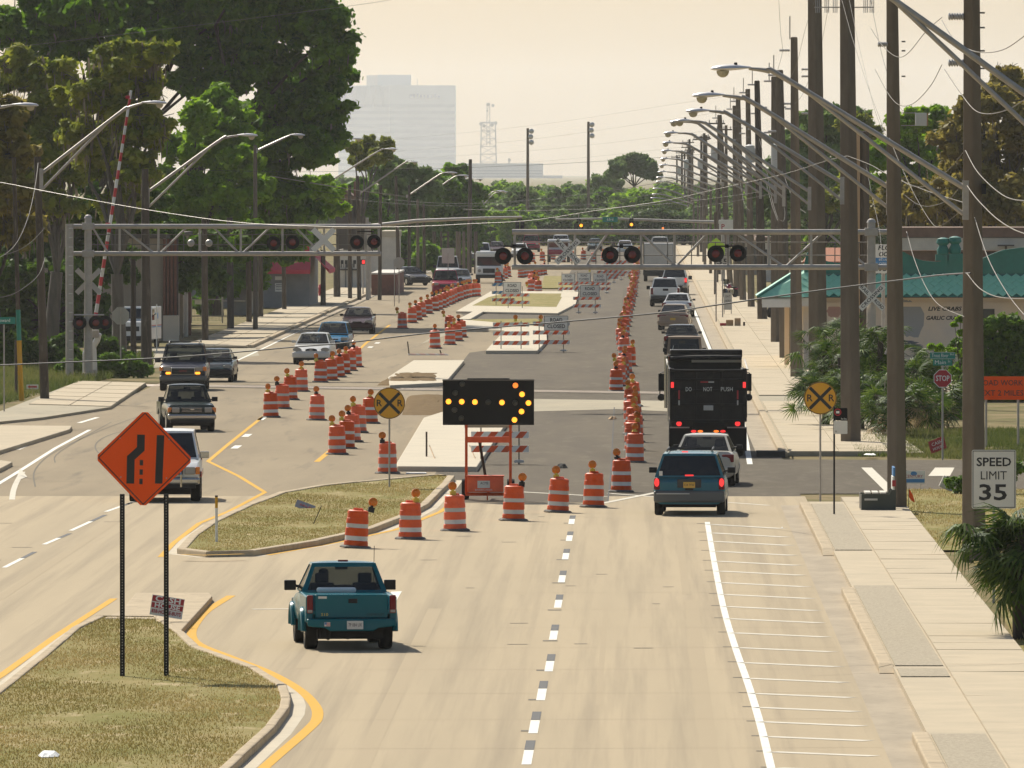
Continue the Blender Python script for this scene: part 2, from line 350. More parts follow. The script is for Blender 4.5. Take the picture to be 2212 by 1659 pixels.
# the side road on the right and the driveway openings on the left
flat('side_road', [(4.5,at(1700,1066).y),(40,at(2212,1058).y),(40,at(2212,1000).y),(4.5,at(1640,992).y)], 'asphalt', -.006)
pxflat('left_side_road', [(-300,925),(170,884),(330,858),(330,905),(-300,1000)], 'asphalt_light', .003)
pxflat('driveway', [(390,792),(560,768),(545,740),(446,742),(330,752),(240,762),(-40,795),(-40,812)], 'tan_concrete', .003)
pxflat('asphalt_patch', [(1100,888),(1327,880),(1320,1017),(1313,1086),(985,1086),(1014,1024),(1040,960)], 'asphalt_new', .004)
pxflat('asphalt_patch', [(900,838),(972,815),(1014,762),(1050,757),(1165,757),(1215,700),(1232,660),(1243,596),(1348,596),(1338,745),(1318,838)], 'asphalt_new', .004)
pxflat('asphalt_patch', [(1040,705),(1180,690),(1240,690),(1240,674),(985,672)], 'asphalt_new', .005)
pxflat('concrete_strip', [(1150,862),(1446,866),(1446,889),(1330,884),(1150,889)], 'tan_concrete', .006)
pxflat('concrete_strip', [(860,760),(1000,712),(1000,690),(905,745)], 'tan_concrete', .003)
# level crossing: filled track bed and rails
ra, rb = at(300,832), at(1700,853); rd = (rb-ra).normalized(); rn = Vector((-rd.y, rd.x, 0))
def rail_pts(off): return [ra+rn*off-rd*60, ra+rn*off+rd*70]
mb = MB(); ribbon(mb, [Vector((-20.2,0,0))*0+ra+rd*3, ra+rd*30], 5.0, .009, 'asphalt_new'); struct('level_crossing', mb)
for off in (-.75, .75):
    mb = MB(); mb.tube([p+Vector((0,0,-.05)) for p in rail_pts(off)], .075, 'rail_steel', 6)
    tag(mb.build('railway_rail'), 'rusty steel rail of the railway track, %s edge of the level crossing' % ('nearer' if off < 0 else 'farther'), 'rail', 'rails of the level crossing')

# kerbed medians and islands: concrete slab with a kerb, a filled top
def grow(poly, w):
    n = len(poly); out = []; ar = sum(poly[i].x*poly[(i+1)%n].y-poly[(i+1)%n].x*poly[i].y for i in range(n)); sg = 1 if ar > 0 else -1
    for i in range(n):
        d = (poly[(i+1)%n]-poly[i-1]); d.normalize(); out.append(poly[i]+Vector((d.y, -d.x, 0))*w*sg)
    return out
def P2(l): return [(p.x, p.y) for p in l]
def gutter_ring(poly, w0, w1, z, m, parent):
    a, b = grow(poly, w0), grow(poly, w1); n = len(a); mb = MB(); mb.add([(p.x,p.y,z) for p in a]+[(p.x,p.y,z-.001) for p in b], [(i,(i+1)%n,(i+1)%n+n,i+n) for i in range(n)], m); mb.build('gutter', parent)
def kerb_ring(poly, w, h, m, parent, name='kerb'):
    """a kerb of separate stones round the polygon"""
    out = grow(poly, w); n = len(poly); k = 0
    for i in range(n):
        a, b, c, d = poly[i], poly[(i+1)%n], out[(i+1)%n], out[i]; L_ = (b-a).length; q = max(1, int(L_/2.6))
        for j in range(q):
            t0, t1 = j/q+.004/max(L_,.1), (j+1)/q-.004/max(L_,.1)
            pp = [a.lerp(b,t0), a.lerp(b,t1), d.lerp(c,t1), d.lerp(c,t0)]
            mb = MB(); mb.prism(P2(pp), -.02, h+(k%3)*.004, m); mb.build(name, parent, bevel=.03, seg=2); k += 1
def grass_on(poly, n, hmin, hmax, name, z=0, m='grass_blade', w=.010, parent=None, clump=0):
    P = np.array([(p.x, p.y) for p in poly]); lo, hi = P.min(0), P.max(0); pts = np.zeros((0,2))
    while len(pts) < n:
        q = rng.uniform(lo, hi, (n*2, 2)); ins = np.zeros(len(q), bool); j = len(P)-1
        for i in range(len(P)):
            c = ((P[i,1] > q[:,1]) != (P[j,1] > q[:,1])) & (q[:,0] < (P[j,0]-P[i,0])*(q[:,1]-P[i,1])/(P[j,1]-P[i,1]+1e-12)+P[i,0]); ins ^= c; j = i
        q = q[ins]
        nz = np.sin(q[:,0]*1.7+2*np.sin(q[:,1]*.33))+np.sin(q[:,1]*.45+1.3*np.sin(q[:,0]*.8))+rng.normal(0,.7,len(q)); q = q[nz > -.75+clump]
        pts = np.vstack([pts, q])
    pts = pts[:n]; a = rng.uniform(0, 6.28, n); h = rng.uniform(hmin, hmax, n); ln = rng.uniform(.1,.7,n)*h; b = rng.uniform(0,6.28,n)
    co = np.zeros((n,3,3)); dx, dy = np.cos(a)*w, np.sin(a)*w
    co[:,0] = np.c_[pts[:,0]-dx, pts[:,1]-dy, np.full(n,z)]; co[:,1] = np.c_[pts[:,0]+dx, pts[:,1]+dy, np.full(n,z)]
    co[:,2] = np.c_[pts[:,0]+np.cos(b)*ln, pts[:,1]+np.sin(b)*ln, z+h]
    g = np.clip(.5+.35*np.sin(pts[:,0]*.9+1.1*np.sin(pts[:,1]*.21))+rng.normal(0,.25,n),0,1)
    me = fastmesh(name, co.reshape(-1,3), None, [m], g, 3); o = link(name, me, parent)
    return tag(o, None if parent else 'short dry grass growing over the soil', None if parent else 'grass', kind='stuff')
# M1 near median with the large orange sign
m1 = px([(-330,1800),(-330,1659),(-140,1570),(0,1500),(107,1414),(172,1358),(224,1333),(331,1334),(378,1367),(409,1397),(537,1444),(598,1482),(606,1510),(602,1530),(572,1570),(475,1659),(330,1800)], .12)
MED1 = struct('near_median', MB().prism(P2(m1), -.02, .11, 'dry_lawn'))
kerb_ring(m1, .17, .14, 'kerb_concrete', MED1); gutter_ring(m1, .16, .42, .0035, 'fresh_concrete', MED1)
struct('nose_slab', MB().prism(P2(px([(222,1336),(262,1318),(292,1281),(452,1281),(458,1288),(385,1368),(331,1337)], .125)), -.02, .125, 'kerb_concrete'), MED1, bevel=.02)
grass_on(m1, 42000, .02, .05, 'grass', .11)
g_ = bpy.data.objects['grass']; g_['label'] = 'dry yellowish grass on the near median below the merge sign'
# M2 middle median with the railway advance sign
m2 = px([(402,1186),(430,1155),(473,1126),(545,1092),(619,1064),(700,1050),(774,1042),(951,1026),(966,1029),(955,1043),(937,1060),(909,1088),(860,1114),(791,1141),(671,1168),(529,1191),(460,1193)], .12)
MED2 = struct('middle_median', MB().prism(P2(m2), -.02, .11, 'dry_lawn'))
kerb_ring(m2, .22, .14, 'kerb_concrete', MED2); gutter_ring(m2, .21, .45, .0035, 'fresh_concrete', MED2)
o = grass_on(m2, 20000, .02, .05, 'grass', .11); o['label'] = 'dry grass on the tapering median behind the row of drums'
mb = MB(); ribbon(mb, px([(391,1198),(440,1199.5),(525,1197)], .15), .2, .15, 'yellow_paint'); mb.build('yellow_nose_paint', MED2)
# new concrete islands in the closed lanes
def island(name, pts, m, h=.16, **k): return struct(name, MB().prism(P2(px(pts, h)), -.02, h, m), bevel=.03, **k)
island('concrete_island', [(1049,757),(1161,757),(1182,735),(1180,706),(1000,690),(994,706),(1090,713)], 'fresh_concrete', .18)
island('concrete_island', [(838,814),(842,832),(962,826),(1003,778),(893,778)], 'fresh_concrete')
island('concrete_island', [(856,1000),(858,1007),(1030,1008),(1110,890),(1060,880),(952,890),(915,902)], 'fresh_concrete')
island('concrete_island', [(989,689),(1016,689),(1052,668),(1030,668)], 'fresh_concrete')
island('concrete_island', [(1210,641),(1246,641),(1242,624),(1216,622)], 'fresh_concrete')
gm = island('grass_island', [(985,672),(1205,676),(1244,656),(1250,630),(1226,629),(1060,629)], 'fresh_concrete', .15)
flat('lawn', px([(1020,660),(1202,663),(1218,634),(1088,633),(1055,642)], .155), 'dry_lawn', .155, gm)
gm = island('grass_island', [(1000,690),(1006,702),(1080,706),(1180,702),(1160,688)], 'dry_lawn', .10)
gm = island('grass_island', [(1168,622),(1238,622),(1226,596),(1176,596)], 'dry_lawn', .10)
def heap(name, pts, h, m, lab):
    poly = px(pts); c = sum(poly, Vector())/len(poly); mb = MB(); n = 28; vs_ = []; fs = []
    ring = []
    for i in range(n):
        t = i/n*len(poly); a = poly[int(t)%len(poly)].lerp(poly[(int(t)+1)%len(poly)], t-int(t)); ring.append(a)
    for k, (f, z) in enumerate(((1,-.02),(.93,.45),(.8,.75),(.55,1),(.25,.95))):
        for p in ring: q = c.lerp(p, f); vs_.append((q.x, q.y, max(-.02, h*z*(random.uniform(.75,1.15) if k else 1))))
    for k in range(4): fs += [(k*n+i, k*n+(i+1)%n, (k+1)*n+(i+1)%n, (k+1)*n+i) for i in range(n)]
    fs.append(tuple(range(4*n, 5*n))); mb.add(vs_, fs, m); o = mb.build(name, smooth=True, angle=60); return tag(o, lab, 'dirt mound')
heap('dirt_mound', [(814,833),(955,835),(955,812),(850,811)], .22, 'dirt', 'low brown mound of loose dirt beside the level crossing')
heap('dirt_mound', [(868,897),(960,897),(1000,868),(950,853),(880,856)], .14, 'dirt', 'flat brown patch of dug soil behind the round railway sign')

# pavement on the right: kerb stones, gutter, aggregate verge, slabs
dA, dB = at(1700,1092).y, 130.0
gut = flat('gutter', [(3.82,60),(4.6,60),(4.6,dA),(3.82,dA)], 'gutter_concrete', .005)
rk = struct('right_verge', MB().prism([(4.56,60),(5.5,60),(5.5,dA),(4.56,dA)], -.02, .105, 'sidewalk_concrete'))
def drive(y): return not (at(0,1204).y > y > at(0,1277).y or at(0,1466).y > y > at(0,1600).y)
kb = MB(); kb.prism([(-.0,0),(.27,0),(.27,3.026),(0,3.026)], -.02, .15, 'kerb_concrete'); kme = kb.mesh('kerb')
wd_ = MB(); wd_.add([(0,-.9,0),(.27,-.9,0),(.27,0,0),(0,0,0),(0,-.9,.02),(.27,-.9,.02),(.27,0,.148),(0,0,.148)], [(3,2,1,0),(4,5,6,7),(0,1,5,4),(1,2,6,5),(2,3,7,6),(3,0,4,7)], 'kerb_concrete'); wdm = wd_.mesh('kerb_end'); was = True
y = 132.0; i = 0
while y < dA-3:
    if drive(y+1.5) and drive(y) and drive(y+3):
        o = link('kerb', kme, rk, (4.30+.002*(i%3), y, .002*(i%2)), bevel=.03, seg=2); o.rotation_euler = (0,0,.002*((i%3)-1))
        if not was: link('kerb_end', wdm, rk, (4.30, y-.02, 0), bevel=.03)
        was = True
    else: was = False
    y += 3.03; i += 1
for (v0, v1, u0) in ((1098,1199,0),(1277,1452,0),(1459,1476,0),(1602,1760,0)):
    mb = MB(); mb.prism([(4.60,dist(v1)),(5.46,dist(v1)),(5.46,dist(v0)),(4.60,dist(v0))], .0, .125, 'aggregate'); mb.build('aggregate_panel', rk)
sw = struct('sidewalk', MB().prism([(5.5,60),(7.1,60),(7.1,dA+4),(5.5,dA+4)], -.02, .115, 'gutter_concrete'))
sme = MB().box((0,0,0), (1.58,2.98,.08), 'sidewalk_concrete').mesh('slab'); y = 131.5; i = 0
while y < dA+3:
    o = link('slab', sme, sw, (6.30, y, .09+random.uniform(-.004,.004))); o.rotation_euler = (random.uniform(-.002,.002), random.uniform(-.004,.004), 0); y += 2.995; i += 1
sw2 = struct('sidewalk', MB().prism([(4.45,at(0,984).y),(9.0,at(0,984).y),(8.4,at(0,900).y),(7.8,900),(4.55,900)], -.02, .10, 'tan_concrete'))
mb = MB()
sl2 = MB().box((0,0,0), (1.56,3.97,.08), 'sidewalk_concrete').mesh('slab')
y = at(0,984).y+2; i = 0
while y < 890:
    for xx in (5.55, 7.13):
        if abs(y-at(0,868).y) > 6: o = link('slab', sl2, sw2, (xx, y, .10+random.uniform(-.004,.004))); o.rotation_euler = (0, random.uniform(-.004,.004), 0)
    y += 3.99; i += 1
gk = struct('far_kerb', MB().prism([(4.45,at(0,986).y),(4.7,at(0,986).y),(4.7,1500),(4.45,1500)], -.02, .145, 'kerb_concrete'), bevel=.03)
flat('gutter', [(3.75,at(0,986).y),(4.45,at(0,986).y),(4.45,1500),(3.75,1500)], 'gutter_concrete', .005)
flat('sidewalk', [(4.7,900),(8.5,900),(8.5,1500),(4.7,1500)], 'sidewalk_concrete', .10)
flat('worn_verge', [(9.0,at(0,984).y),(30,at(0,984).y),(30,480),(8.0,480)], 'field', -.005)
lawn = px([(1962,1108),(2030,1190),(2090,1190),(2212,1420),(2400,1659),(2600,1659),(2400,1058),(1955,1058)])
flat('lawn', lawn, 'dry_lawn', .02)
o = grass_on(lawn, 26000, .03, .075, 'grass', .02); o['label'] = 'green and tan grass between the sidewalk and the concrete poles'
o = grass_on(px([(1850,985),(2300,1000),(2300,930),(1830,930)]), 24000, .05, .22, 'weeds', 0, 'weed_blade', .02); o['label'] = 'tall dry weeds around the stop sign'
o = grass_on(px([(-120,905),(170,832),(330,800),(330,770),(-120,790)]), 30000, .08, .45, 'weeds', 0, 'weed_blade', .03); o['label'] = 'green weeds along the railway track beside the gantry mast'
# pavement on the left
for k, pts in enumerate(([(0,973),(-260,1040),(-260,960),(0,919),(155,920),(150,927)], [(-260,1080),(0,994),(26,998),(0,1012),(-260,1100)])):
    island('sidewalk', pts, 'sidewalk_concrete', .13)
swl = struct('sidewalk', MB().prism(P2(px([(-80,925),(169,829),(315,833),(239,885),(90,908)])), -.02, .10, 'tan_concrete'))
swf = struct('sidewalk', MB().prism([(-23.2,dist(752)),(-19.7,dist(752)),(-19.3,1000),(-22.6,1000)], -.02, .08, 'tan_concrete'))
a_, b_, c_, d_ = at(169,829), at(315,833), at(239,885), at(60,880)
for i in range(6):
    for j in range(2):
        def q(s, t): return a_.lerp(b_, s).lerp(d_.lerp(c_, s), t)
        e = .006; pp = [q(j/2+e,i/6+e), q((j+1)/2-e,i/6+e), q((j+1)/2-e,(i+1)/6-e), q(j/2+e,(i+1)/6-e)]
        MB().prism(P2(pp), .05, .125+random.uniform(0,.006), 'sidewalk_concrete').build('slab', swl)
y = dist(752)+1.5
while y < 900:
    for xx in (-22.2, -20.6):
        if not (600 < y < 606 or 664 < y < 672 or 780 < y < 795): link('slab', sl2, swf, (xx, y, .085+random.uniform(-.004,.004)))
    y += 3.99
for (p0, p1) in ((752,712),(711,678),(676,657),(655,622)):
    mb = MB(); y0, y1 = dist(p0), dist(p1); n = int((y1-y0)/6)
    for k in range(n): mb.prism([(-19.72,y0+k*6),(-19.45,y0+k*6),(-19.45,y0+k*6+5.98),(-19.72,y0+k*6+5.98)], -.02, .16, 'kerb_concrete')
    mb.build('kerb', swf, bevel=.03)
struct('left_gutter', MB().sheet([(-19.5,dist(752),.005),(-19.0,dist(752),.005),(-18.6,1000,.005),(-19.3,1000,.005)], 'gutter_concrete'))

# ---------- road markings
mk = struct('edge_line', ribbon(MB(), smoothline(px([(1528,1128),(1541,1204),(1562.6,1311.5),(1588,1397.5),(1618,1483),(1644,1569.5),(1666,1659),(1700,1790)]), 4), .13, .005, 'white_paint'))
hs = [(1133,1530),(1151.5,1533),(1169.6,1536),(1191,1540),(1212.6,1544),(1234,1548),(1259,1553),(1284.5,1558),(1310.6,1563),(1337,1570),(1367.6,1579),(1399.7,1589),(1432,1600),(1466,1612),(1498.7,1624),(1529,1633),(1560,1642),(1592,1653),(1625,1664),(1660,1674)]
for v, u in hs:
    ur = VU+3.62*sc(v+9)
    struct('parking_line', ribbon(MB(), [at(u+4,v), at(ur,v+9)], .34, .005, 'worn_white_paint'))
y = 160.0
ydash = 1640
vdash = [(1140,1637),(1154,1571),(1170,1501),(1187,1440),(1196,1373),(1206,1305),(1214,1251),(1222,1202),(1230,1163),(1235,1127)]
for u, v in vdash:
    p = at(u, v); struct('lane_dash', MB().sheet([(p.x-.075,p.y-2.1,.005),(p.x+.075,p.y-2.1,.005),(p.x+.075,p.y+2.1,.005),(p.x-.075,p.y+2.1,.005)], 'white_paint'))
    struct('lane_dash_contrast', MB().sheet([(p.x-.075,p.y+2.2,.005),(p.x+.075,p.y+2.2,.005),(p.x+.075,p.y+5.0,.005),(p.x-.075,p.y+5.0,.005)], 'black_paint'))  # black contrast paint following the white dash
for (a, b) in (((8,1227),(47,1207)),((94,1177),(127,1163)),((152,1147),(196,1127)),((228,1106),(262,1094)),((1020-745,1090),(300,1078))):
    struct('lane_dash', ribbon(MB(), px([a, b]), .12, .005, 'white_paint'))
    c, d = at(*b), at(b[0]+(b[0]-a[0])*.7, b[1]+(b[1]-a[1])*.7); struct('lane_dash_contrast', ribbon(MB(), [c, d], .12, .005, 'black_paint'))
for a in ((510,966),(533,941),(565,905),(607,877),(668,838),(765,775),(800,750),(815,741),(830,731)):
    p = at(*a); struct('lane_dash', MB().sheet([(p.x-.12,p.y-2,.005),(p.x+.12,p.y-2,.005),(p.x+.12,p.y+2,.005),(p.x-.12,p.y+2,.005)], 'white_paint'))
for pts, w in (([(-200,1585),(0,1461),(120,1375),(245,1294)], .16), ([(499,1287.6),(447,1320),(422,1348),(413,1371),(428,1392),(494.5,1419),(580.5,1453),(645,1490),(679,1524),(685,1550),(667,1575),(575,1655),(450,1770)], .19),
               ([(346,1204),(374,1174),(430,1131),(494,1105),(572,1064),(516,1029.5),(449,997),(494.5,958.6),(568,900),(640,850)], .14), ([(578,1200),(731,1172),(856,1144.5),(951,1106),(985,1082)], .15),
               ([(684,998),(712,975)], .18), ([(750,780),(790,742),(842,702)], .16)):
    pl = px(pts); pl = smoothline(pl, 5) if len(pts) > 6 and pts[0][0] > 400 else pl
    struct('yellow_line', ribbon(MB(), pl, w, .005, 'yellow_paint'))
struct('edge_line', ribbon(MB(), px([(-150,1135),(46,1015),(120,968),(193,929)]), .14, .005, 'white_paint'))
struct('edge_line', ribbon(MB(), [Vector((-18.95,dist(830),0)), Vector((-18.9,dist(745),0)), Vector((-19.0,dist(700),0)), Vector((-18.6,1000,0))], .13, .005, 'white_paint'))
struct('edge_line', ribbon(MB(), px([(1620,1003),(1612,955),(1598,880)])+[Vector((3.62,dist(800),0)), Vector((3.6,1200,0))], .17, .006, 'white_paint'))
struct('stop_line', ribbon(MB(), px([(1110,1062),(1310,1073)]), .25, .005, 'worn_white_paint'))
struct('stop_line', ribbon(MB(), px([(1290,1090),(1420,1064)]), .2, .0085, 'worn_white_paint'))
struct('stop_line', ribbon(MB(), px([(545,1317),(640,1316)]), .3, .005, 'worn_white_paint'))
struct('crossing_line', ribbon(MB(), px([(1316,1066),(1660,1092)]), .2, .005, 'worn_white_paint'))
struct('crosswalk_line', ribbon(MB(), px([(1872,1010),(1925,1062)]), .32, .002, 'worn_white_paint'))
struct('crosswalk_line', MB().sheet([(*at(2005,1028).xy,.002),(*at(2052,1028).xy,.002),(*at(2062,1010).xy,.002),(*at(2020,1010).xy,.002)], 'worn_white_paint'))
struct('crosswalk_line', ribbon(MB(), px([(40,958),(70,946)]), .35, .005, 'white_paint'))
for a in ((1158,905),(70,940),(55,970)): pass
struct('lane_dash', ribbon(MB(), px([(170,914),(210,902)]), .18, .005, 'white_paint')); struct('lane_dash', ribbon(MB(), px([(35,972),(70,955)]), .25, .005, 'worn_white_paint'))
# turn arrow painted on the near left lane and the arrow beyond the pickup
struct('turn_arrow', ribbon(MB(), smoothline(px([(25,1080),(28,1060),(36,1040),(48,1020)]), 4), .16, .005, 'worn_white_paint'))
pxflat('turn_arrow', [(33,1040),(58,1031),(42,1012)], 'worn_white_paint', .0085)
pxflat('turn_arrow', [(838,1330),(868,1278),(845,1279),(826,1320)], 'white_paint', .005)
mat('tyre_mark', (.17,.15,.115), .9, world_=True); mat('tyre_mark_light', (.385,.31,.205), .95, world_=True)
for pts, w in (([(375,930),(280,930),(225,945),(205,965),(225,985),(300,995)], .05), ([(75,1052),(75,1015),(120,975),(230,925),(330,890)], .045), ([(240,912),(130,975),(118,1000)], .04), ([(0,1043),(240,1040),(330,1042)], .05)):
    struct('tyre_mark', ribbon(MB(), smoothline(px(pts), 5), w, .0065, 'tyre_mark'))
for k in range(16):
    x = random.choice((-4.3,-2.7,-.9,.9,-6.0,-12.2,-13.3,-15.6,-17.2))+random.gauss(0,.2); y0 = random.uniform(150,240); L_ = random.uniform(35,70)
    if y0+L_ < D0 and not (-11.5 < x < -6.5): struct('wheel_track', ribbon(MB(), [Vector((x+.0006*j*j, y0+L_*j/4, 0)) for j in range(5)], random.uniform(.10,.30), .0012+k*.0001, 'tyre_mark_light'))
for v, u in hs: p = at(u-16, v-2); struct('pavement_marker', MB().sheet([(p.x-.10,p.y-.12,.004),(p.x+.10,p.y-.12,.004),(p.x+.10,p.y+.12,.004),(p.x-.10,p.y+.12,.004)], 'tyre_mark'))
for (ua, va), (ub, vb) in zip(vdash[:-1], vdash[1:]):
    p = at((ua+ub)/2-3, va*.40+vb*.60-16*(sc(va)/130)); struct('pavement_marker', MB().sheet([(p.x-.14,p.y-.2,.004),(p.x+.14,p.y-.2,.004),(p.x+.14,p.y+.25,.004),(p.x-.14,p.y+.25,.004)], 'tyre_mark'))
for k in range(26):
    x, y = random.choice((random.uniform(-5,1.6),random.uniform(-18,-11.6))), random.uniform(165,295); w = random.uniform(.06,.25); struct('road_scratch', MB().sheet([(x-w,y-.1,.0045),(x+w,y-.05,.0045),(x+w*.9,y+.12,.0045),(x-w,y+.08,.0045)], 'tyre_mark'))
# cracks and the saw-cut joints of the near concrete
for yj in np.arange(172, 300, 9.1):
    struct('road_joint', MB().sheet([(-5.2,yj,.0055),(3.8,yj+.5,.0055),(3.8,yj+.53,.0055),(-5.2,yj+.03,.0055)], 'tyre_mark_light'))
for pts in ([(1588,1082+360),(1700,1440),(1850,1437)], [(900,1175),(1090,1182),(1230,1186),(1500,1190)]):
    pass
struct('pavement_crack', ribbon(MB(), px([(1740,1460),(1925,1452),(2010,1457),(2212,1450)]), .03, .14, 'crack_filler'))
struct('road_patch_edge', ribbon(MB(), px([(1014,1024),(985,1086),(1313,1086),(1320,1017),(1327,880)]), .04, .0075, 'crack_filler'))
struct('road_patch_edge', ribbon(MB(), px([(1240,1010),(1330,1012)]), .05, .0075, 'crack_filler'))
# grates and drain
mb = MB(); mb.box((*at(1665,986).xy, .08), (.9,1.2,.2), 'crack_filler'); tag(mb.build('storm_drain'), 'dark storm drain opening in the kerb beside the dump truck', 'drain')
# ------------------------------------------------------------------ vehicles (local: nose towards +y, origin on the road at the middle)
def loft(mb, st, m, z0, cap=True):
    """st: (y, zbottom, ztop, halfwidth) from tail to nose; sides keep their levels, arches only lift the bottom"""
    vs_ = []; n = 0
    for y, zb, zt, w in st:
        h = zt-z0
        ring = [(0,z0),(w*.84,z0),(w*.955,z0+.10*h),(w*.99,z0+.32*h),(w,z0+.55*h),(w*.985,z0+.78*h),(w*.94,z0+.93*h),(w*.84,z0+h),(w*.4,z0+h*1.012),(0,z0+h*1.015)]
        ring = [(x, max(z, min(zb, zt-.03))) for x, z in ring]
        full = ring+[(-x, z) for x, z in reversed(ring[1:-1])]; n = len(full)
        vs_ += [(x, y, z) for x, z in full]
    fs = [(i*n+j, i*n+(j+1)%n, (i+1)*n+(j+1)%n, (i+1)*n+j) for i in range(len(st)-1) for j in range(n)]
    if cap: fs += [tuple(range(n)), tuple(range((len(st)-1)*n, len(st)*n))]
    mb.add(vs_, fs, m)
def arch(yc, r): return [(yc-1.13*r, None), (yc-1.08*r, .75*r+.18*r), (yc-.72*r, 1.62*r), (yc, 2.03*r), (yc+.72*r, 1.62*r), (yc+1.08*r, .93*r), (yc+1.13*r, None)]
def body_stations(pts, zl, wheels, r):
    """pts: (y, ztop, halfwidth) control stations; adds wheel-arch stations"""
    ys = [(y, None) for y, _, _ in pts]
    for yc in wheels: ys = [t for t in ys if not (yc-1.2*r < t[0] < yc+1.2*r)]+arch(yc, r)
    ys.sort(key=lambda t: t[0]); P = [p[0] for p in pts]
    return [(y, zl if zb is None else zb, float(np.interp(y, P, [p[1] for p in pts])), float(np.interp(y, P, [p[2] for p in pts]))) for y, zb in ys]
def cabin(root, g, body, glass, split=.52, pm=.075, roof_crown=.045):
    """greenhouse: open frames, glass panes set into them, a crowned roof"""
    yrb, yrt, yft, yfb, zb, zt, wb, wt = g
    B = [Vector((-wb,yrb,zb)), Vector((wb,yrb,zb)), Vector((wb,yfb,zb)), Vector((-wb,yfb,zb))]
    T = [Vector((-wt,yrt,zt)), Vector((wt,yrt,zt)), Vector((wt,yft,zt)), Vector((-wt,yft,zt))]
    mb = MB(); panes = []
    def frame(a, b, c, d, ml, mr, mt, mbm, nm):
        q = lambda s, t: a.lerp(b, s).lerp(d.lerp(c, s), t)
        lw = (b-a).length; hh = (d-a).length; i = [q(ml/lw, mbm/hh), q(1-mr/lw, mbm/hh), q(1-mr/lw, 1-mt/hh), q(ml/lw, 1-mt/hh)]
        mb.add([a,b,c,d]+i, [(0,1,5,4),(1,2,6,5),(2,3,7,6),(3,0,4,7)], body); nrm = (b-a).cross(d-a).normalized()
        panes.append((nm, [p-nrm*.012 for p in i]))
    frame(B[0], B[1], T[1], T[0], pm, pm, pm*.8, .05, 'rear_window')
    frame(B[2], B[3], T[3], T[2], pm*.75, pm*.75, pm*.8, .04, 'windscreen')
    for s in (0, 1):
        b0, b1, t1, t0 = (B[1], B[2], T[2], T[1]) if s == 0 else (B[3], B[0], T[0], T[3])
        sp = split if s == 0 else 1-split
        bm_, tm = b0.lerp(b1, sp), t0.lerp(t1, sp)
        if split <= 0 or split >= 1: frame(b0, b1, t1, t0, .09, .09, .06, .03, 'side_window')
        else:
            frame(b0, bm_, tm, t0, .10, .04, .06, .03, 'side_window'); frame(bm_, b1, t1, tm, .04, .10, .06, .03, 'side_window')
    nx, ny = 7, 7; vs_ = []; fs = []
    for j in range(ny):
        for i in range(nx):
            s, t = i/(nx-1), j/(ny-1); p = T[0].lerp(T[1], s).lerp(T[3].lerp(T[2], s), t); cr = roof_crown*(1-(2*s-1)**4)*(1-.8*(2*t-1)**4); vs_.append((p.x, p.y, p.z+cr))
    fs = [(j*nx+i, j*nx+i+1, (j+1)*nx+i+1, (j+1)*nx+i) for j in range(ny-1) for i in range(nx-1)]
    mb.add(vs_, fs, body)
    o = mb.build('roof_and_pillars', root, smooth=True, angle=50)
    for nm, p in panes: MB().sheet(p, glass).build(nm, root)
    return o
def wheel(root, x, y, r, w, rim='wheel_metal'):
    s = 1 if x > 0 else -1; mb = MB()
    mb.lathe([(r*.62,-w/2),(r*.93,-w/2),(r,-w*.36),(r,w*.36),(r*.93,w/2),(r*.62,w/2),(r*.60,w*.2)], 'tyre', 20, axis='X')
    t = mb.build('wheel', root, (x, y, r), smooth=True)
    mb = MB(); mb.lathe([(r*.63,w*.50*s),(r*.58,w*.46*s),(r*.50,w*.28*s),(r*.22,w*.36*s),(r*.12,w*.40*s),(.001,w*.40*s)], rim, 16, axis='X'); mb.build('rim', t, smooth=True)
def slab(root, name, c, size, m, bevel=.012, rot=None): return MB().box((0,0,0), size, m, rot).build(name, root, c, bevel=bevel)
def oval(root, name, c, rx, rz_, m, d=.03, n=20, sup=1.0):
    pts = []
    for i in range(n):
        a = 2*math.pi*i/n; ca, sa = math.cos(a), math.sin(a); pts.append((rx*abs(ca)**sup*(1 if ca >= 0 else -1), rz_*abs(sa)**sup*(1 if sa >= 0 else -1)))
    return MB().prism(pts, -d/2, d/2, m, axis='Y').build(name, root, c, bevel=.008)
def mirror_pair(root, y, z, w, m='black_plastic', s=(.20,.10,.15)):
    for sx in (-1, 1):
        mb = MB(); mb.box((sx*(w+s[0]*.62), 0, 0), s, m); mb.tube([(sx*(w-.06),.03,-.03),(sx*(w+s[0]*.3),.0,-.01)], .03, m, 6); mb.build('side_mirror', root, (0, y, z), bevel=min(s)*.45, seg=3)
def plate(root, y, z, txt, m='plate_yellow', x=0.0, fc='black_letter', back=True, w=.305):
    o = slab(root, 'number_plate', (x, y, z), (w, .012, .155), m, .004)
    if txt: text(txt, .09, fc, o, (0, -.0085 if back else .0085, 0), (R(90),0,0) if back else (R(90),0,R(180)), width=w*.82)
    return o
def inside(root, g, rows=((.0,),), seats=True):
    yrb, yrt, yft, yfb, zb, zt, wb, wt = g; mb = MB(); mb.box((0,(yrb+yfb)/2,zb+.004), (wb*1.9, yfb-yrb-.1, .02), 'interior')
    mb.box((0,yfb-.28,zb+.05), (wb*1.8,.3,.1), 'interior'); mb.tube([(0,yft+.05,zt-.09),(0,yft+.06,zt-.02)], .015, 'interior'); mb.box((0,yft+.03,zt-.11), (.24,.03,.07), 'interior')
    mb.build('interior', root)
    if seats:
        for yy in rows:
            for x in (-wb*.5, wb*.5):
                mb = MB(); mb.box((x,yy[0],zb+.06), (.46,.12,.24), 'seat_grey'); mb.box((x,yy[0],zb+.26), (.26,.10,.20), 'seat_grey'); mb.build('seat', root, bevel=.04)
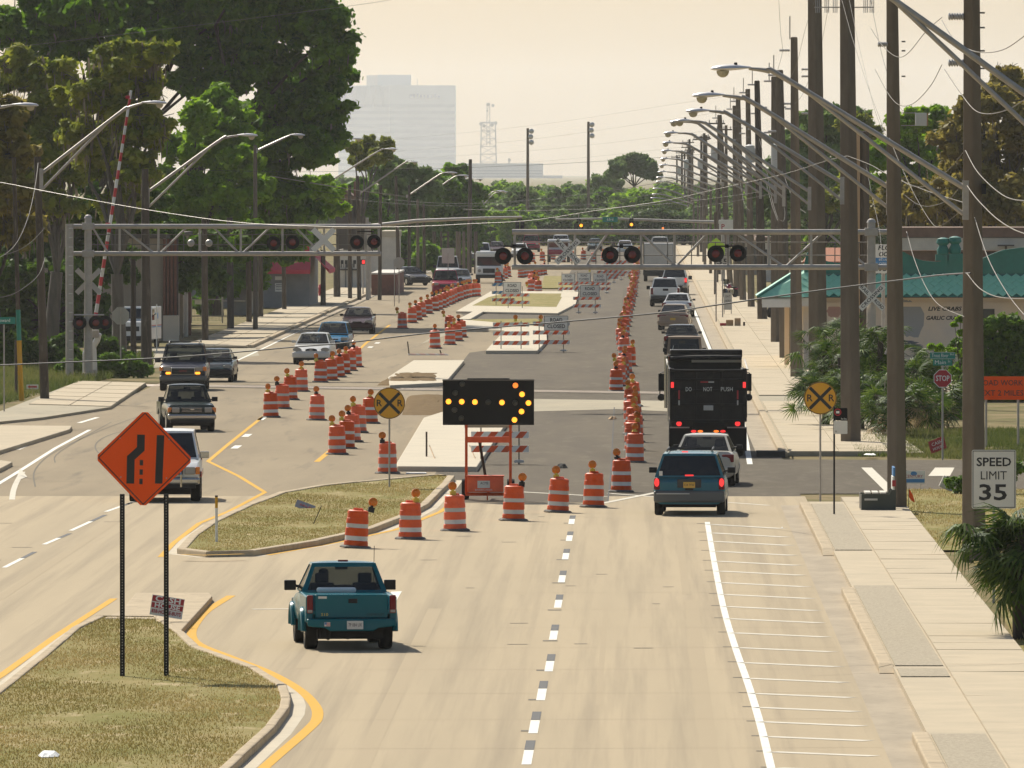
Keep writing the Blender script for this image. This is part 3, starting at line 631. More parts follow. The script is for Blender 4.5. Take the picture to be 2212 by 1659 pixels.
def car(name, lab, cat, loc, rz, S):
    """S: dict with the proportions and trims of one kind of car"""
    t = thing(name, lab, cat, loc, rz, S.get('group')); L_, Wd, r = S['L'], S['W'], S['r']; hl = L_/2; p = S['paint']; hw = Wd/2
    mb = MB(); loft(mb, body_stations(S['top'], S.get('zl', .24), S['wheels'], r), p, S.get('zl', .24)); mb.build('body', t, smooth=True, angle=32)
    mb = MB(); mb.box((0, (S['wheels'][0]+S['wheels'][1])/2, .30+S.get('lift', 0)), (Wd*.72, L_*.86, .18), 'rubber'); mb.tube([(-hw*.8,S['wheels'][0],r),(hw*.8,S['wheels'][0],r)], .06, 'rubber'); mb.build('underbody', t)
    for y in S['wheels']:
        for sx in (-1, 1): wheel(t, sx*(hw-S.get('tw',.22)/2-.03), y, r, S.get('tw',.22), S.get('rim','wheel_metal'))
    if 'cab' in S:
        cabin(t, S['cab'], p if 'roof' not in S else S['roof'], S.get('glass','car_glass'), S.get('split',.52), S.get('pm',.075), S.get('crown',.045)); inside(t, S['cab'], S.get('rows', ((.1,),(-.75,))))
        g = S['cab']; mirror_pair(t, g[3]-.28, g[4]+.10, S['cab'][6], S.get('mirror', 'black_plastic'), S.get('ms', (.18,.10,.13)))
    # rear
    if S.get('rear', True):
        ty, tz, tw_, th = S['tail']     # y of rear face, lamp centre height, width, height
        for sx in (-1, 1):
            o = slab(t, 'tail_light', (sx*(hw*S.get('tx',.97)-tw_/2), ty, tz), (tw_, .10, th), S.get('tailm', 'red_lens'), .025)
            if S.get('lit'): oval(o, 'lit_lamp', (0,-.055,th*.12), tw_*.42, th*.36, 'lit_red', .02)
        if S.get('bar'): slab(t, 'light_bar', (0, ty-.005, tz+.02), (Wd*.80, .06, .12), 'red_lens', .02)
        if S.get('third'): slab(t, 'brake_light', S['third'], (.22,.03,.035), 'lit_red' if S.get('lit') else 'red_lens', .006)
        plate(t, S.get('py', ty-.035), S.get('pz', tz-.05), S.get('ptxt',''), S.get('pm_','plate_yellow'))
        slab(t, 'rear_bumper', (0, -hl+.06, S.get('bz',.46)), (Wd*.97,.20,S.get('bh',.22)), S.get('bm', p), .05)
    # front
    if S.get('front', True):
        fy, fz, lw, lh = S['head']
        for sx in (-1, 1):
            if S.get('ovalh'): oval(t, 'headlight', (sx*(hw-.05-lw/2), fy, fz), lw/2, lh/2, 'clear_lens', .16)
            else: slab(t, 'headlight', (sx*(hw-.04-lw/2-S.get('mw',0)), fy, fz), (lw,.14,lh), 'clear_lens', .02)
            if S.get('mw'): slab(t, 'marker_light', (sx*(hw-.03-S['mw']/2), fy-.03, fz-S.get('mdz',0)), (S['mw'],.14,S.get('mh',lh)), S.get('mmat','lit_orange'), .02)
        gw, gh, gz = S['grille']; fg = S.get('gy', fy+.03)
        if S.get('ovalg'): o = oval(t, 'grille', (0, fg, gz), gw/2, gh/2, 'black_plastic', .10); oval(o, 'emblem', (0,.055,0), .08, .035, 'chrome', .02)
        else:
            if S.get('gring'): slab(t, 'grille_surround', (0, fg-.01, gz), (gw+.08,.10,gh+.08), 'chrome', .03)
            o = slab(t, 'grille', (0, fg, gz), (gw,.12,gh), 'black_plastic', .02)
            for k in range(3): slab(o, 'grille_bar', (0,.062,(k-1)*gh*.3), (gw*.92,.012,.018), S.get('gbar','trim_dark'), .003)
        slab(t, 'front_bumper', (0, hl-.07, S.get('fbz',.46)), (Wd*.97,.22,S.get('fbh',.24)), S.get('fbm', p), .06)
        slab(t, 'air_dam', (0, hl-.10, S.get('fbz',.46)-S.get('fbh',.24)/2-.05), (Wd*.86,.16,.12), 'black_plastic', .02)
    return t
def heading(x, d): return -math.atan2(x, d)
# --- teal pickup in front
def pickup_bed(t, p, hw, y0, y1, zf, zt, wheels_y, r, flare=True):
    """open load bed: floor, front wall, side walls with wheel openings, tailgate"""
    mb = MB(); mb.box((0,(y0+y1)/2,zf), (hw*1.9, y1-y0, .06), p); mb.build('bed_floor', t)
    for sx in (-1, 1):
        a = [(y0,.52),(wheels_y-1.15*r,.52)]+[(wheels_y+1.12*r*math.cos(math.pi-k*math.pi/8), max(.52, r+1.1*r*math.sin(k*math.pi/8))) for k in range(9)]+[(wheels_y+1.15*r,.52),(y1,.40),(y1,zt),(y0,zt-.02)]
        mb = MB(); mb.prism(a, sx*(hw-.13), sx*hw, p, axis='X'); mb.build('bed_side', t, bevel=.035, seg=3)
        if flare:
            mb = MB(); pp = []
            for k in range(9): aa = math.pi*(1-k/8); pp.append(Vector((sx*(hw+.01), wheels_y+1.2*r*math.cos(aa), r+1.15*r*math.sin(aa))))
            mb.tube(pp, .055, p, 8); mb.build('wheel_flare', t, smooth=True)
    MB().box((0,y1-.03,(zf+zt)/2), (hw*1.9,.05,zt-zf), p).build('bed_front', t)
x_, y_ = at(735,1402).xy
S10 = dict(L=4.85, W=1.70, r=.345, paint='teal_paint', zl=.42, wheels=(-1.42,1.42), tw=.24, rear=False, rim='chrome',
    top=[(-.52,1.02,.83),(-.3,1.02,.85),(.75,1.02,.85),(1.0,1.0,.85),(1.5,.96,.84),(2.15,.90,.81),(2.38,.78,.74)], cab=(-.50,-.36,.30,.95,1.02,1.57,.81,.60), split=0, glass='car_glass', rows=((-.18,),), pm=.10,
    head=(2.33,.74,.34,.17), grille=(.8,.17,.74), ms=(.22,.12,.19), crown=.03, mirror='black_plastic')
t = car('pickup_truck', 'teal compact pickup truck driving away towards the row of orange drums', 'pickup', (x_, y_+1.45, 0), R(5.6), S10); PICK = t
pickup_bed(t, 'teal_paint', .85, -2.33, -.50, .72, 1.035, -1.42, .345)
tg = slab(t, 'tailgate', (0,-2.30,.83), (1.36,.07,.44), 'teal_paint', .02)
slab(tg, 'handle', (.03,-.03,.10), (.17,.03,.085), 'black_plastic', .012)
text('S10', .075, 'yellow_plastic', tg, (-.50,-.0375,-.155), (R(90),0,0), width=.13, name='emblem'); text('CHEVROLET', .06, 'green_paint', tg, (.45,-.0375,-.155), (R(90),0,0), width=.33, name='emblem')
o = slab(tg, 'dealer_sticker', (-.54,-.036,.165), (.16,.004,.045), 'white_sign', .001)
for sx in (-1, 1):
    o = slab(t, 'tail_light', (sx*.775,-2.32,.87), (.115,.09,.34), 'red_lens', .02); slab(o, 'reverse_lamp', (0,-.046,-.13), (.09,.01,.05), 'clear_lens', .003)
mb = MB(); mb.prism([(-.82,.46),(-.50,.43),(-.40,.37),(.40,.37),(.50,.43),(.82,.46),(.84,.60),(-.84,.60)], -2.47, -2.30, 'teal_paint', axis='Y'); bp = mb.build('rear_bumper', t, bevel=.025, seg=2)
plate(t, -2.485, .485, '7P 084 UX', 'plate_white', x=.06); o = slab(t, 'flag_sticker', (-.46,-2.477,.50), (.11,.006,.075), 'white_sign', .001)
for k in range(3): slab(o, 'stripe', (.018,-.004,-.026+k*.022), (.074,.003,.010), 'red_sign', 0)
slab(o, 'blue_field', (-.03,-.004,.014), (.042,.003,.04), 'blue_sign', 0)
slab(t, 'brake_light', (-.02,-.40,1.615), (.19,.05,.035), 'red_lens', .008)
mb = MB(); mb.tube([(.05,-1.42,.345),(-.05,-1.42,.345)], .12, 'rubber', 10); mb.tube([(-.75,-1.42,.345),(.75,-1.42,.345)], .05, 'rubber', 8); mb.box((0,-1.5,.42), (1.1,1.4,.12), 'rubber'); mb.lathe([(.02,-.10),(.15,-.05),(.16,.05),(.02,.12)], 'rubber', 12, (0,-1.42,.33), axis='Y'); mb.build('rear_axle', t)
mb = MB(); mb.tube([(-.42,-2.3,.42),(-.42,-2.1,.22)], .04, 'rubber'); mb.box((-.5,-2.0,.30), (.14,.4,.14), 'rubber'); mb.build('exhaust', t)
MB().tube([(.66,1.0,1.0),(.67,.9,1.85)], .006, 'cable_black', 5).build('aerial', t)
for sx in (-1,1):
    mb = MB(); pp = []
    for k in range(9): aa = math.pi*(1-k/8); pp.append(Vector((sx*.86, 1.42+.41*math.cos(aa), .345+.40*math.sin(aa))))
    mb.tube(pp, .05, 'teal_paint', 8); mb.build('wheel_flare', t, smooth=True)
def in_car(root, p, rz=0): return root.matrix_basis @ Vector(p)
w_ = MB(); w_.box((0,0,0), (.74,.16,.10), 'litter_white'); o = w_.build('white_bag', None, bevel=.04, seg=3); bpy.context.view_layer.update()
o.location = in_car(PICK, (-.16,-.62,1.07)); o.rotation_euler = (0,0,R(5.6)); tag(o, 'white rolled bag lying in the bed of the teal pickup', 'bag')
for k in range(1): MB().box((-.1,-.72,.86), (.5,.4,.26), 'cardboard').build('bed_liner', PICK, bevel=.03)

# --- a seated person, one continuous skin
def make_person():
    P = [(0,0,0),(0,-.03,.28),(0,-.04,.48),(0,-.02,.57),(0,.02,.66),(0,.03,.76),(.19,-.03,.46),(.26,.08,.22),(.20,.36,.26),(-.19,-.03,.46),(-.26,.08,.22),(-.20,.36,.26),(.11,.06,-.02),(.12,.42,.0),(.12,.52,-.36),(-.11,.06,-.02),(-.12,.42,.0),(-.12,.52,-.36)]
    E = [(0,1),(1,2),(2,3),(3,4),(4,5),(2,6),(6,7),(7,8),(2,9),(9,10),(10,11),(0,12),(12,13),(13,14),(0,15),(15,16),(16,17)]
    rad = [.15,.16,.13,.055,.085,.09,.075,.048,.035,.075,.048,.035,.09,.07,.045,.09,.07,.045]
    me = bpy.data.meshes.new('person'); me.from_pydata(P, E, []); o = bpy.data.objects.new('person', me); COL.objects.link(o)
    o.modifiers.new('skin', 'SKIN'); sv = me.skin_vertices[0].data
    for i, r_ in enumerate(rad): sv[i].radius = (r_, r_)
    sv[0].use_root = True; ss = o.modifiers.new('sub', 'SUBSURF'); ss.levels = ss.render_levels = 1
    bpy.context.view_layer.update(); m2_ = bpy.data.meshes.new_from_object(o.evaluated_get(bpy.context.evaluated_depsgraph_get())); bpy.data.objects.remove(o)
    m2_.name = 'person'; m2_.materials.append(MATS['dark_cloth']); m2_.materials.append(MATS['skin'])
    for p in m2_.polygons: p.material_index = 1 if p.center.z > .56 or p.center.y > .25 and p.center.z > .15 else 0; p.use_smooth = True
    return m2_
PME = make_person()
def seat_person(root, p, lab, rz=None):
    bpy.context.view_layer.update(); o = link('person', PME); o.location = root.matrix_basis @ Vector(p); o.rotation_euler = (0,0,root.rotation_euler.z)
    tag(o, lab, 'person'); hb = MB(); hb.lathe([(.03,-.10),(.085,-.06),(.098,.02),(.085,.075),(.03,.105)], 'dark_cloth', 12, (0,.0,.735)); hb.build('hair', o, smooth=True)
seat_person(PICK, (-.36,-.02,.62), 'driver with short dark hair seen through the rear window of the teal pickup')

# --- minivan
x_, y_ = at(1494,1112).xy
MV = dict(L=4.75, W=1.90, r=.335, paint='blue_teal_paint', zl=.30, wheels=(-1.42,1.45), front=True, lit=True,
    top=[(-2.33,.86,.88),(-2.2,1.0,.93),(-1.2,1.0,.95),(.8,1.0,.95),(1.3,.97,.94),(1.9,.86,.90),(2.36,.66,.76)], cab=(-2.28,-2.02,.55,1.35,1.0,1.60,.90,.69), split=.6, glass='dark_glass', rows=((.3,),(-.6,),(-1.5,)),
    head=(2.28,.68,.36,.15), grille=(.7,.12,.66), tail=(-2.31,.83,.15,.30), tx=.965, third=(0,-2.30,1.05), bm='bumper_grey', bz=.50, bh=.30, fbm='blue_teal_paint', pz=.80, py=-2.36, ptxt='E24 7YW', ms=(.21,.10,.15), pm=.07)
t = car('minivan', 'blue-green minivan with roof rack and lit brake lights behind the beige sedan', 'minivan', (x_, y_+1.45, 0), R(-1.6), MV)
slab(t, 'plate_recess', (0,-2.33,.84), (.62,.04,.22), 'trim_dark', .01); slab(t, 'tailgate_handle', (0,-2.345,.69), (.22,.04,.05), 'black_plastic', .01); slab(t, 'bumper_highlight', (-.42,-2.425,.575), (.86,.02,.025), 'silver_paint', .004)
mb = MB()
for sx in (-1,1): mb.tube([(sx*.58,-1.9,1.66),(sx*.58,-1.85,1.71),(sx*.58,.2,1.72),(sx*.58,.3,1.66)], .022, 'black_plastic', 6)
mb.tube([(-.58,-1.75,1.715),(0,-1.75,1.745),(.58,-1.75,1.715)], .022, 'black_plastic', 6); mb.tube([(-.58,-.2,1.715),(.58,-.2,1.715)], .02, 'black_plastic', 6); mb.build('roof_rack', t)
slab(t, 'roof_brake_light', (-.12,-1.98,1.655), (.16,.03,.03), 'lit_red', .006)
slab(t, 'window_sticker', (-.74,-2.285,1.10), (.09,.004,.12), 'white_sign', .001)
# --- beige sedan
x_, y_ = at(1527,1049).xy
SED = dict(L=4.75, W=1.80, r=.32, paint='beige_paint', zl=.24, wheels=(-1.38,1.42), top=[(-2.34,.80,.78),(-2.2,.98,.84),(-1.75,1.0,.88),(-1.0,.96,.90),(.6,.95,.90),(1.2,.92,.88),(1.9,.80,.84),(2.34,.62,.68)], cab=(-1.78,-1.05,.32,1.18,.95,1.43,.80,.60), rows=((.1,),(-.8,)),
    head=(2.24,.68,.36,.15), ovalh=True, grille=(.7,.13,.64), tail=(-2.26,.80,.34,.22), third=(0,-1.55,1.0), py=-2.37, pz=.62, ptxt='', ms=(.17,.10,.12))
def sedan(lab, cat, loc, rz, **k):
    S = dict(SED); S.update(k); return car('sedan', lab, cat, loc, rz, S)
t = sedan('beige four-door sedan squeezed between the minivan and the dump truck', 'car', (x_, y_+1.38, 0), R(-2.8), tailm='red_lens')
slab(t, 'yellow_sticker', (-.62,-1.66,.99), (.12,.01,.05), 'yellow_plastic', .002)
# --- queue beyond the truck (tails towards us)
x_, y_ = at(1479,816).xy
JP = dict(L=3.9, W=1.60, r=.36, paint='brown_paint', zl=.42, wheels=(-1.2,1.2), top=[(-1.75,1.05,.74),(-1.6,1.08,.78),(.6,1.08,.78),(.9,1.05,.70),(1.85,1.0,.60),(1.92,.9,.58)], cab=(-1.72,-1.62,.35,.72,1.08,1.78,.76,.70), roof='soft_top', split=.5, rows=((.0,),), glass='car_glass', pm=.11, crown=.03,
    head=(1.93,.85,.18,.18), ovalh=True, grille=(.5,.25,.85), tail=(-1.76,.85,.14,.18), bm='black_plastic', bz=.5, bh=.14, fbm='black_plastic', ms=(.16,.08,.18))
t = car('jeep', 'dark brown off-road car with tan soft top in front of the dump truck', 'off-road car', (x_, y_+1.2, 0), 0, JP)
MB().tube([(-.55,-1.8,1.12),(-.48,-1.78,1.42)], .012, 'white_paint', 5).build('rear_wiper', t)
mb = MB(); mb.lathe([(.2,-.1),(.34,-.1),(.36,0),(.34,.1),(.2,.1)], 'tyre', 18, (0,-1.90,.92), axis='Y'); mb.build('spare_wheel', t, smooth=True)
x_, y_ = at(1473,766).xy; sedan('black sedan with dark windows directly ahead of the soft-top off-road car', 'car', (x_, y_+1.38, 0), 0, paint='black_car_paint', glass='car_glass')
x_, y_ = at(1458,713).xy; sedan('tan sedan with a full-width red tail light bar in the queue', 'car', (x_, y_+1.38, 0), R(-3), paint='tan_paint', bar=True, glass='dark_glass', tail=(-2.27,.80,.5,.13), third=None)
x_, y_ = at(1466,685).xy; sedan('cream-white sedan with round red tail lights ahead of the tan sedan', 'car', (x_, y_+1.38, 0), R(-3), paint='white_car_paint', W=1.86, tail=(-2.26,.78,.26,.20))
x_, y_ = at(1436,662).xy
FP = dict(L=5.7, W=1.98, r=.40, paint='white_car_paint', zl=.55, wheels=(-1.75,1.85), tw=.27, rear=False, top=[(-.95,1.12,.97),(1.2,1.12,.99),(1.5,1.12,.98),(2.4,1.05,.95),(2.82,.9,.86)], cab=(-.9,-.72,.65,1.25,1.12,1.86,.92,.72), split=.5, glass='dark_glass', rows=((.3,),(-.5,)), head=(2.75,.88,.34,.22), grille=(.9,.3,.88), fbm='chrome', fbz=.62, ms=(.24,.12,.24))
t = car('pickup_truck', 'large white crew-cab pickup with black tailgate emblem driving away', 'pickup', (x_, y_+1.75, 0), R(.6), FP)
pickup_bed(t, 'white_car_paint', .98, -2.80, -.93, .85, 1.25, -1.75, .40, False); tg = slab(t, 'tailgate', (0,-2.78,1.0), (1.52,.08,.52), 'white_car_paint', .02); slab(tg, 'emblem', (.02,-.045,.12), (.36,.03,.14), 'black_plastic', .03)
for sx in (-1,1): slab(t, 'tail_light', (sx*.87,-2.80,1.03), (.16,.08,.42), 'red_lens', .02)
slab(t, 'rear_bumper', (0,-2.85,.62), (1.92,.16,.22), 'trim_dark', .03); slab(t, 'roof_brake_light', (0,-.76,1.90), (.3,.04,.04), 'red_lens', .006)
x_, y_ = at(1449,637).xy
t = car('pickup_truck', 'white quad-cab pickup with lit brake light, farther ahead beside the kerb', 'pickup', (x_+.3, y_+1.75, 0), R(-2), dict(FP, ms=(.26,.14,.28), glass='dark_glass'))
pickup_bed(t, 'white_car_paint', .98, -2.80, -.93, .85, 1.25, -1.75, .40, False); slab(t, 'tailgate', (0,-2.78,1.0), (1.52,.08,.52), 'white_car_paint', .02)
for sx in (-1,1):
    o = slab(t, 'tail_light', (sx*.87,-2.80,1.05), (.18,.08,.42), 'red_lens', .02); slab(o, 'lit_lamp', (0,-.045,.03), (.15,.02,.3), 'lit_red', .01)
slab(t, 'rear_bumper', (0,-2.85,.62), (1.92,.16,.22), 'chrome', .03); slab(t, 'roof_brake_light', (0,-.76,1.90), (.34,.04,.05), 'lit_red', .006)
# box truck far ahead
x_, y_ = at(1420,608).xy; t = thing('box_truck', 'grey box truck with dark underside, farthest vehicle of the queue', 'truck', (x_, y_+3, 0))
slab(t, 'cargo_box', (.1,-.1,1.95), (2.45,5.6,2.3), 'truck_grey', .03); slab(t, 'rear_door', (.1,-2.93,1.95), (2.2,.05,2.1), 'white_wall', .01); slab(t, 'chassis', (0,.4,.62), (1.9,6.8,.36), 'truck_black', .03); slab(t, 'mudguard', (0,-2.9,.75), (2.3,.06,.5), 'truck_black', .02)
slab(t, 'cab', (.0,3.7,1.4), (2.2,1.7,1.9), 'truck_grey', .12)
for y in (-1.8, 3.6):
    for sx in (-1,1): wheel(t, sx*.95, y, .46, .3)
# --- oncoming traffic (noses towards us)
def onc(u, v, L_=0): x, y = at(u, v).xy; return (x, y+L_/2, 0)
WS = dict(L=5.0, W=1.98, r=.39, paint='white_car_paint', zl=.50, wheels=(-1.4,1.5), tw=.26, top=[(-2.4,1.1,.94),(-2.2,1.15,.97),(1.0,1.15,.99),(1.4,1.13,.98),(2.2,1.08,.95),(2.42,.95,.93)], cab=(-2.3,-2.15,.55,1.15,1.15,1.88,.92,.76), rows=((.3,),(-.7,)), glass='dark_glass', head=(2.42,.86,.28,.20), mw=.12, grille=(1.0,.22,.86), gbar='chrome', fbm='chrome', fbz=.58, fbh=.2, tail=(-2.4,1.0,.15,.4), mirror='chrome', ms=(.24,.12,.18), mmat='amber_light')
t = car('sport_utility', 'white full-size sport utility with chrome bumper half hidden behind the merge sign', 'car', onc(349,1086,5.0), R(180+1.5), WS)
mb = MB()
for sx in (-1,1): mb.tube([(sx*.45,2.53,.42),(sx*.45,2.56,.75),(sx*.42,2.50,.9)], .03, 'chrome', 6)
mb.build('bumper_guard', t); slab(t, 'red_side_trim', (.99,.3,.75), (.03,3.6,.16), 'red_paint', .01); slab(t, 'red_side_trim', (-.99,.3,.75), (.03,3.6,.16), 'red_paint', .01)
RG = dict(L=4.8, W=1.72, r=.355, paint='dark_green_paint', zl=.42, wheels=(-1.45,1.45), rear=False, top=[(-.6,1.0,.83),(.7,1.0,.85),(1.0,1.0,.85),(1.6,.98,.84),(2.2,.93,.82),(2.38,.78,.79)], cab=(-.5,-.38,.30,.92,1.0,1.58,.80,.62), split=0, rows=((-.1,),), head=(2.34,.76,.26,.17), mw=.13, mmat='amber_light', grille=(.74,.17,.76), gbar='chrome', gring=False, fbm='chrome', fbz=.53, fbh=.20, ms=(.2,.11,.16), glass='car_glass')
t = car('pickup_truck', 'dark green compact pickup with amber side lights coming towards us', 'pickup', onc(396,934,4.8), R(180+7), RG)
pickup_bed(t, 'dark_green_paint', .85, -2.35, -.58, .72, 1.02, -1.45, .355, False); slab(t, 'tailgate', (0,-2.31,.85), (1.5,.07,.42), 'dark_green_paint', .02)
oval(t, 'emblem', (0,2.445,.78), .085, .035, 'chrome', .02)
YK = dict(L=5.05, W=1.98, r=.39, paint='navy_paint', zl=.42, wheels=(-1.45,1.55), tw=.27, top=[(-2.4,1.1,.94),(-2.2,1.14,.97),(1.1,1.14,.99),(1.45,1.12,.98),(2.2,1.04,.95),(2.44,.86,.90)], cab=(-2.3,-2.1,.5,1.22,1.14,1.87,.92,.75), rows=((.3,),(-.7,)), head=(2.40,.90,.30,.17), mw=.15, mmat='amber_light', grille=(.92,.24,.80), gring=True, fbm='bumper_grey', fbz=.52, fbh=.22, tail=(-2.4,.95,.15,.4), ms=(.24,.12,.20))
t = car('sport_utility', 'dark navy sport utility with roof rails and chrome-ringed grille coming towards us', 'car', onc(393,845,5.05), R(180+.7), YK)
text('GMC', .10, 'red_letter', t, (0,2.50,.81), (R(90),0,R(180)), name='emblem', width=.34)
for sx in (-1,1): slab(t, 'lit_turn_signal', (sx*.60,2.46,.73), (.20,.08,.10), 'lit_amber', .03)
mb = MB()
for sx in (-1,1): mb.tube([(sx*.62,-2.0,1.92),(sx*.62,-1.9,1.99),(sx*.62,.3,1.99),(sx*.60,.5,1.93)], .025, 'black_plastic', 6)
mb.tube([(-.62,.2,1.99),(.62,.2,1.99)], .02, 'black_plastic', 6); mb.build('roof_rack', t)
CV = dict(SED, L=4.4, W=1.70, paint='green_paint', wheels=(-1.28,1.32), top=[(-2.18,.78,.76),(-1.9,.94,.82),(-1.0,.92,.85),(.6,.92,.85),(1.15,.88,.84),(1.75,.76,.80),(2.17,.58,.66)], cab=(-1.7,-1.0,.30,1.15,.92,1.37,.76,.58), head=(2.02,.66,.40,.16), ovalh=True, grille=(.6,.05,.60), fbm='black_car_paint', fbz=.42, fbh=.26, tail=(-2.1,.78,.3,.2), mw=0)
car('sedan', 'dark green compact coupe partly hidden behind the navy sport utility', 'car', onc(462,826,4.4), R(180-1.2), CV)
t = sedan('silver sedan with oval grille approaching the orange drums', 'car', onc(676,788,4.75), R(180-2.4), paint='silver_paint', ovalg=True, grille=(.55,.15,.68), head=(2.22,.70,.40,.19), fbz=.45, fbh=.26, mirror='silver_paint')
seat_person(t, (-.38,.05,.50), 'driver behind the windscreen of the oncoming silver sedan'); seat_person(t, (.38,.0,.50), 'front passenger behind the windscreen of the oncoming silver sedan')
BW = dict(CV, paint='blue_paint', L=4.5, cab=(-2.1,-1.8,.30,1.15,.94,1.48,.78,.60), head=(2.10,.70,.34,.15), ovalh=False, fbm='black_plastic', grille=(.7,.07,.68), split=.55)
car('station_wagon', 'bright blue station wagon right behind the oncoming silver sedan', 'car', onc(719,763,4.5), R(180-2.4), BW)
t = sedan('very dark maroon sedan alone in the oncoming lane near the drum line', 'car', onc(772,722,4.75), R(180-.7), paint='maroon_paint', ovalh=True, head=(2.20,.70,.44,.17), grille=(.5,.09,.66))
seat_person(t, (-.38,.05,.50), 'driver seen as a dark shape in the oncoming maroon sedan')
RP = dict(YK, paint='red_paint', grille=(.8,.2,.8), gring=False, fbm='red_paint')
car('sport_utility', 'bright crimson sport utility half hidden by the long curved drum line', 'car', onc(961,641,5), R(180+1), RP)
car('sport_utility', 'silver sport utility following the crimson one on the far road', 'car', onc(966,609,5), R(180+1), dict(YK, paint='silver_paint', cab=(-2.3,-2.1,.5,1.22,1.14,2.05,.92,.75)))
sedan('slate grey sedan emerging beside the crimson sport utility', 'car', onc(993,623,4.75), R(180+1), paint='slate_paint')
sedan('black sedan parked by the far left sidewalk beside the brick wall', 'car', onc(882,617,4.75), R(180+25), paint='black_car_paint')
# white step van
x_, y_ = at(1056,612).xy; t = thing('delivery_van', 'tall boxy white delivery van coming up the far left lane', 'van', (x_, y_+3, 0), R(180))
slab(t, 'van_body', (0,-.4,1.55), (2.15,5.0,1.9), 'white_car_paint', .12); slab(t, 'bonnet', (0,2.45,1.0), (2.0,1.0,.75), 'white_car_paint', .12); slab(t, 'windscreen', (0,2.11,1.75), (1.9,.05,.72), 'dark_glass', .03); slab(t, 'roof_cap', (0,1.95,2.36), (2.1,.4,.36), 'white_car_paint', .1)
slab(t, 'grille', (0,2.95,1.0), (.95,.06,.36), 'black_plastic', .02); slab(t, 'front_bumper', (0,3.0,.55), (2.1,.2,.28), 'black_plastic', .03)
for sx in (-1,1): oval(t, 'headlight', (sx*.75,2.96,1.0), .13, .13, 'clear_lens', .08); wheel(t, sx*.9, 2.0, .40, .28); wheel(t, sx*.9, -1.9, .40, .28); MB().box((sx*1.25,1.9,1.65), (.16,.08,.34), 'black_plastic').build('side_mirror', t, bevel=.02)
# postal van on the left
p0 = at(292,752); t = thing('mail_van', 'white boxy mail van with red and blue stripe under the trees', 'van', (p0.x, p0.y+1.6, 0), R(180-6))
body = MB(); body.prism([(-2.1,.42),(-2.1,2.08),(1.15,2.08),(1.32,1.45),(1.36,1.42),(2.15,1.32),(2.2,.55),(2.1,.42)], -.95, .95, 'white_car_paint', axis='X'); body.build('van_body', t, bevel=.07, seg=3)
slab(t, 'windscreen', (0,1.275,1.74), (1.6,.05,.52), 'dark_glass', .02, Matrix.Rotation(R(15),3,'X')); slab(t, 'grille', (0,2.2,.98), (.9,.05,.24), 'black_plastic', .01); slab(t, 'front_bumper', (0,2.24,.50), (1.85,.14,.24), 'black_plastic', .03)
for sx in (-1,1):
    slab(t, 'headlight', (sx*.68,2.19,1.0), (.26,.06,.2), 'clear_lens', .02)
    slab(t, 'side_window', (sx*.955,.75,1.68), (.02,.7,.56), 'dark_glass', .02); slab(t, 'red_stripe', (sx*.955,-.4,1.13), (.012,3.2,.05), 'red_sign', 0); slab(t, 'blue_stripe', (sx*.955,-.4,1.06), (.012,3.2,.06), 'blue_sign', 0)
    slab(t, 'eagle_emblem', (sx*.956,-.75,1.62), (.012,.42,.3), 'blue_sign', .0); slab(t, 'lettering_block', (sx*.956,-.1,1.72), (.012,.45,.1), 'blue_sign', .0)
    MB().tube([(sx*.95,1.1,1.6),(sx*1.2,1.25,1.75),(sx*1.2,1.25,1.5)], .03, 'black_plastic', 6).build('side_mirror', t)
    for y in (-1.3, 1.45): wheel(t, sx*.82, y, .34, .2)
# --- dump truck
x_, y_ = at(1529,985).xy; t = thing('dump_truck', 'black dump truck lettered DO NOT PUSH with lit red lamps', 'truck', (x_, y_+1.2, 0), R(.6))
tgz = [(z0, z1) for z0, z1 in ((1.10,1.52),(1.54,1.98),(2.0,2.34),(2.36,2.70))]
tg = MB(); tg.box((0,-1.42,1.90), (2.28,.10,1.62), 'truck_black'); tg = tg.build('tailgate', t, bevel=.02)
for z0 in (1.12,1.62,2.06,2.40,2.69): slab(tg, 'rib', (0,-1.50,z0), (2.30,.08,.07), 'truck_black', .015)
for x in (-1.15,-.4,.4,1.15): slab(tg, 'rib', (x,-1.49,1.90), (.08,.07,1.6), 'truck_black', .015)
for s_, x in (('DO',-.62),('NOT',-.02),('PUSH',.58)): text(s_, .19, 'white_sign', tg, (x,-1.548,2.13-.03), (R(90),0,0), width=.15*len(s_)*.62, name='lettering')
slab(tg, 'reflector', (-.13,-1.545,2.33), (.24,.012,.04), 'red_sign', 0); slab(tg, 'reflector', (.09,-1.545,2.33), (.18,.012,.04), 'grey_sign', 0)
for sx in (-1,1): slab(tg, 'reflector', (sx*.92,-1.548,1.93), (.05,.012,.28), 'red_sign', 0); slab(tg, 'reflector', (sx*.92,-1.548,1.68), (.045,.012,.15), 'grey_sign', 0)
o = slab(tg, 'number_plate', (.0,-1.555,1.52), (.305,.012,.155), 'grey_sign', .004)
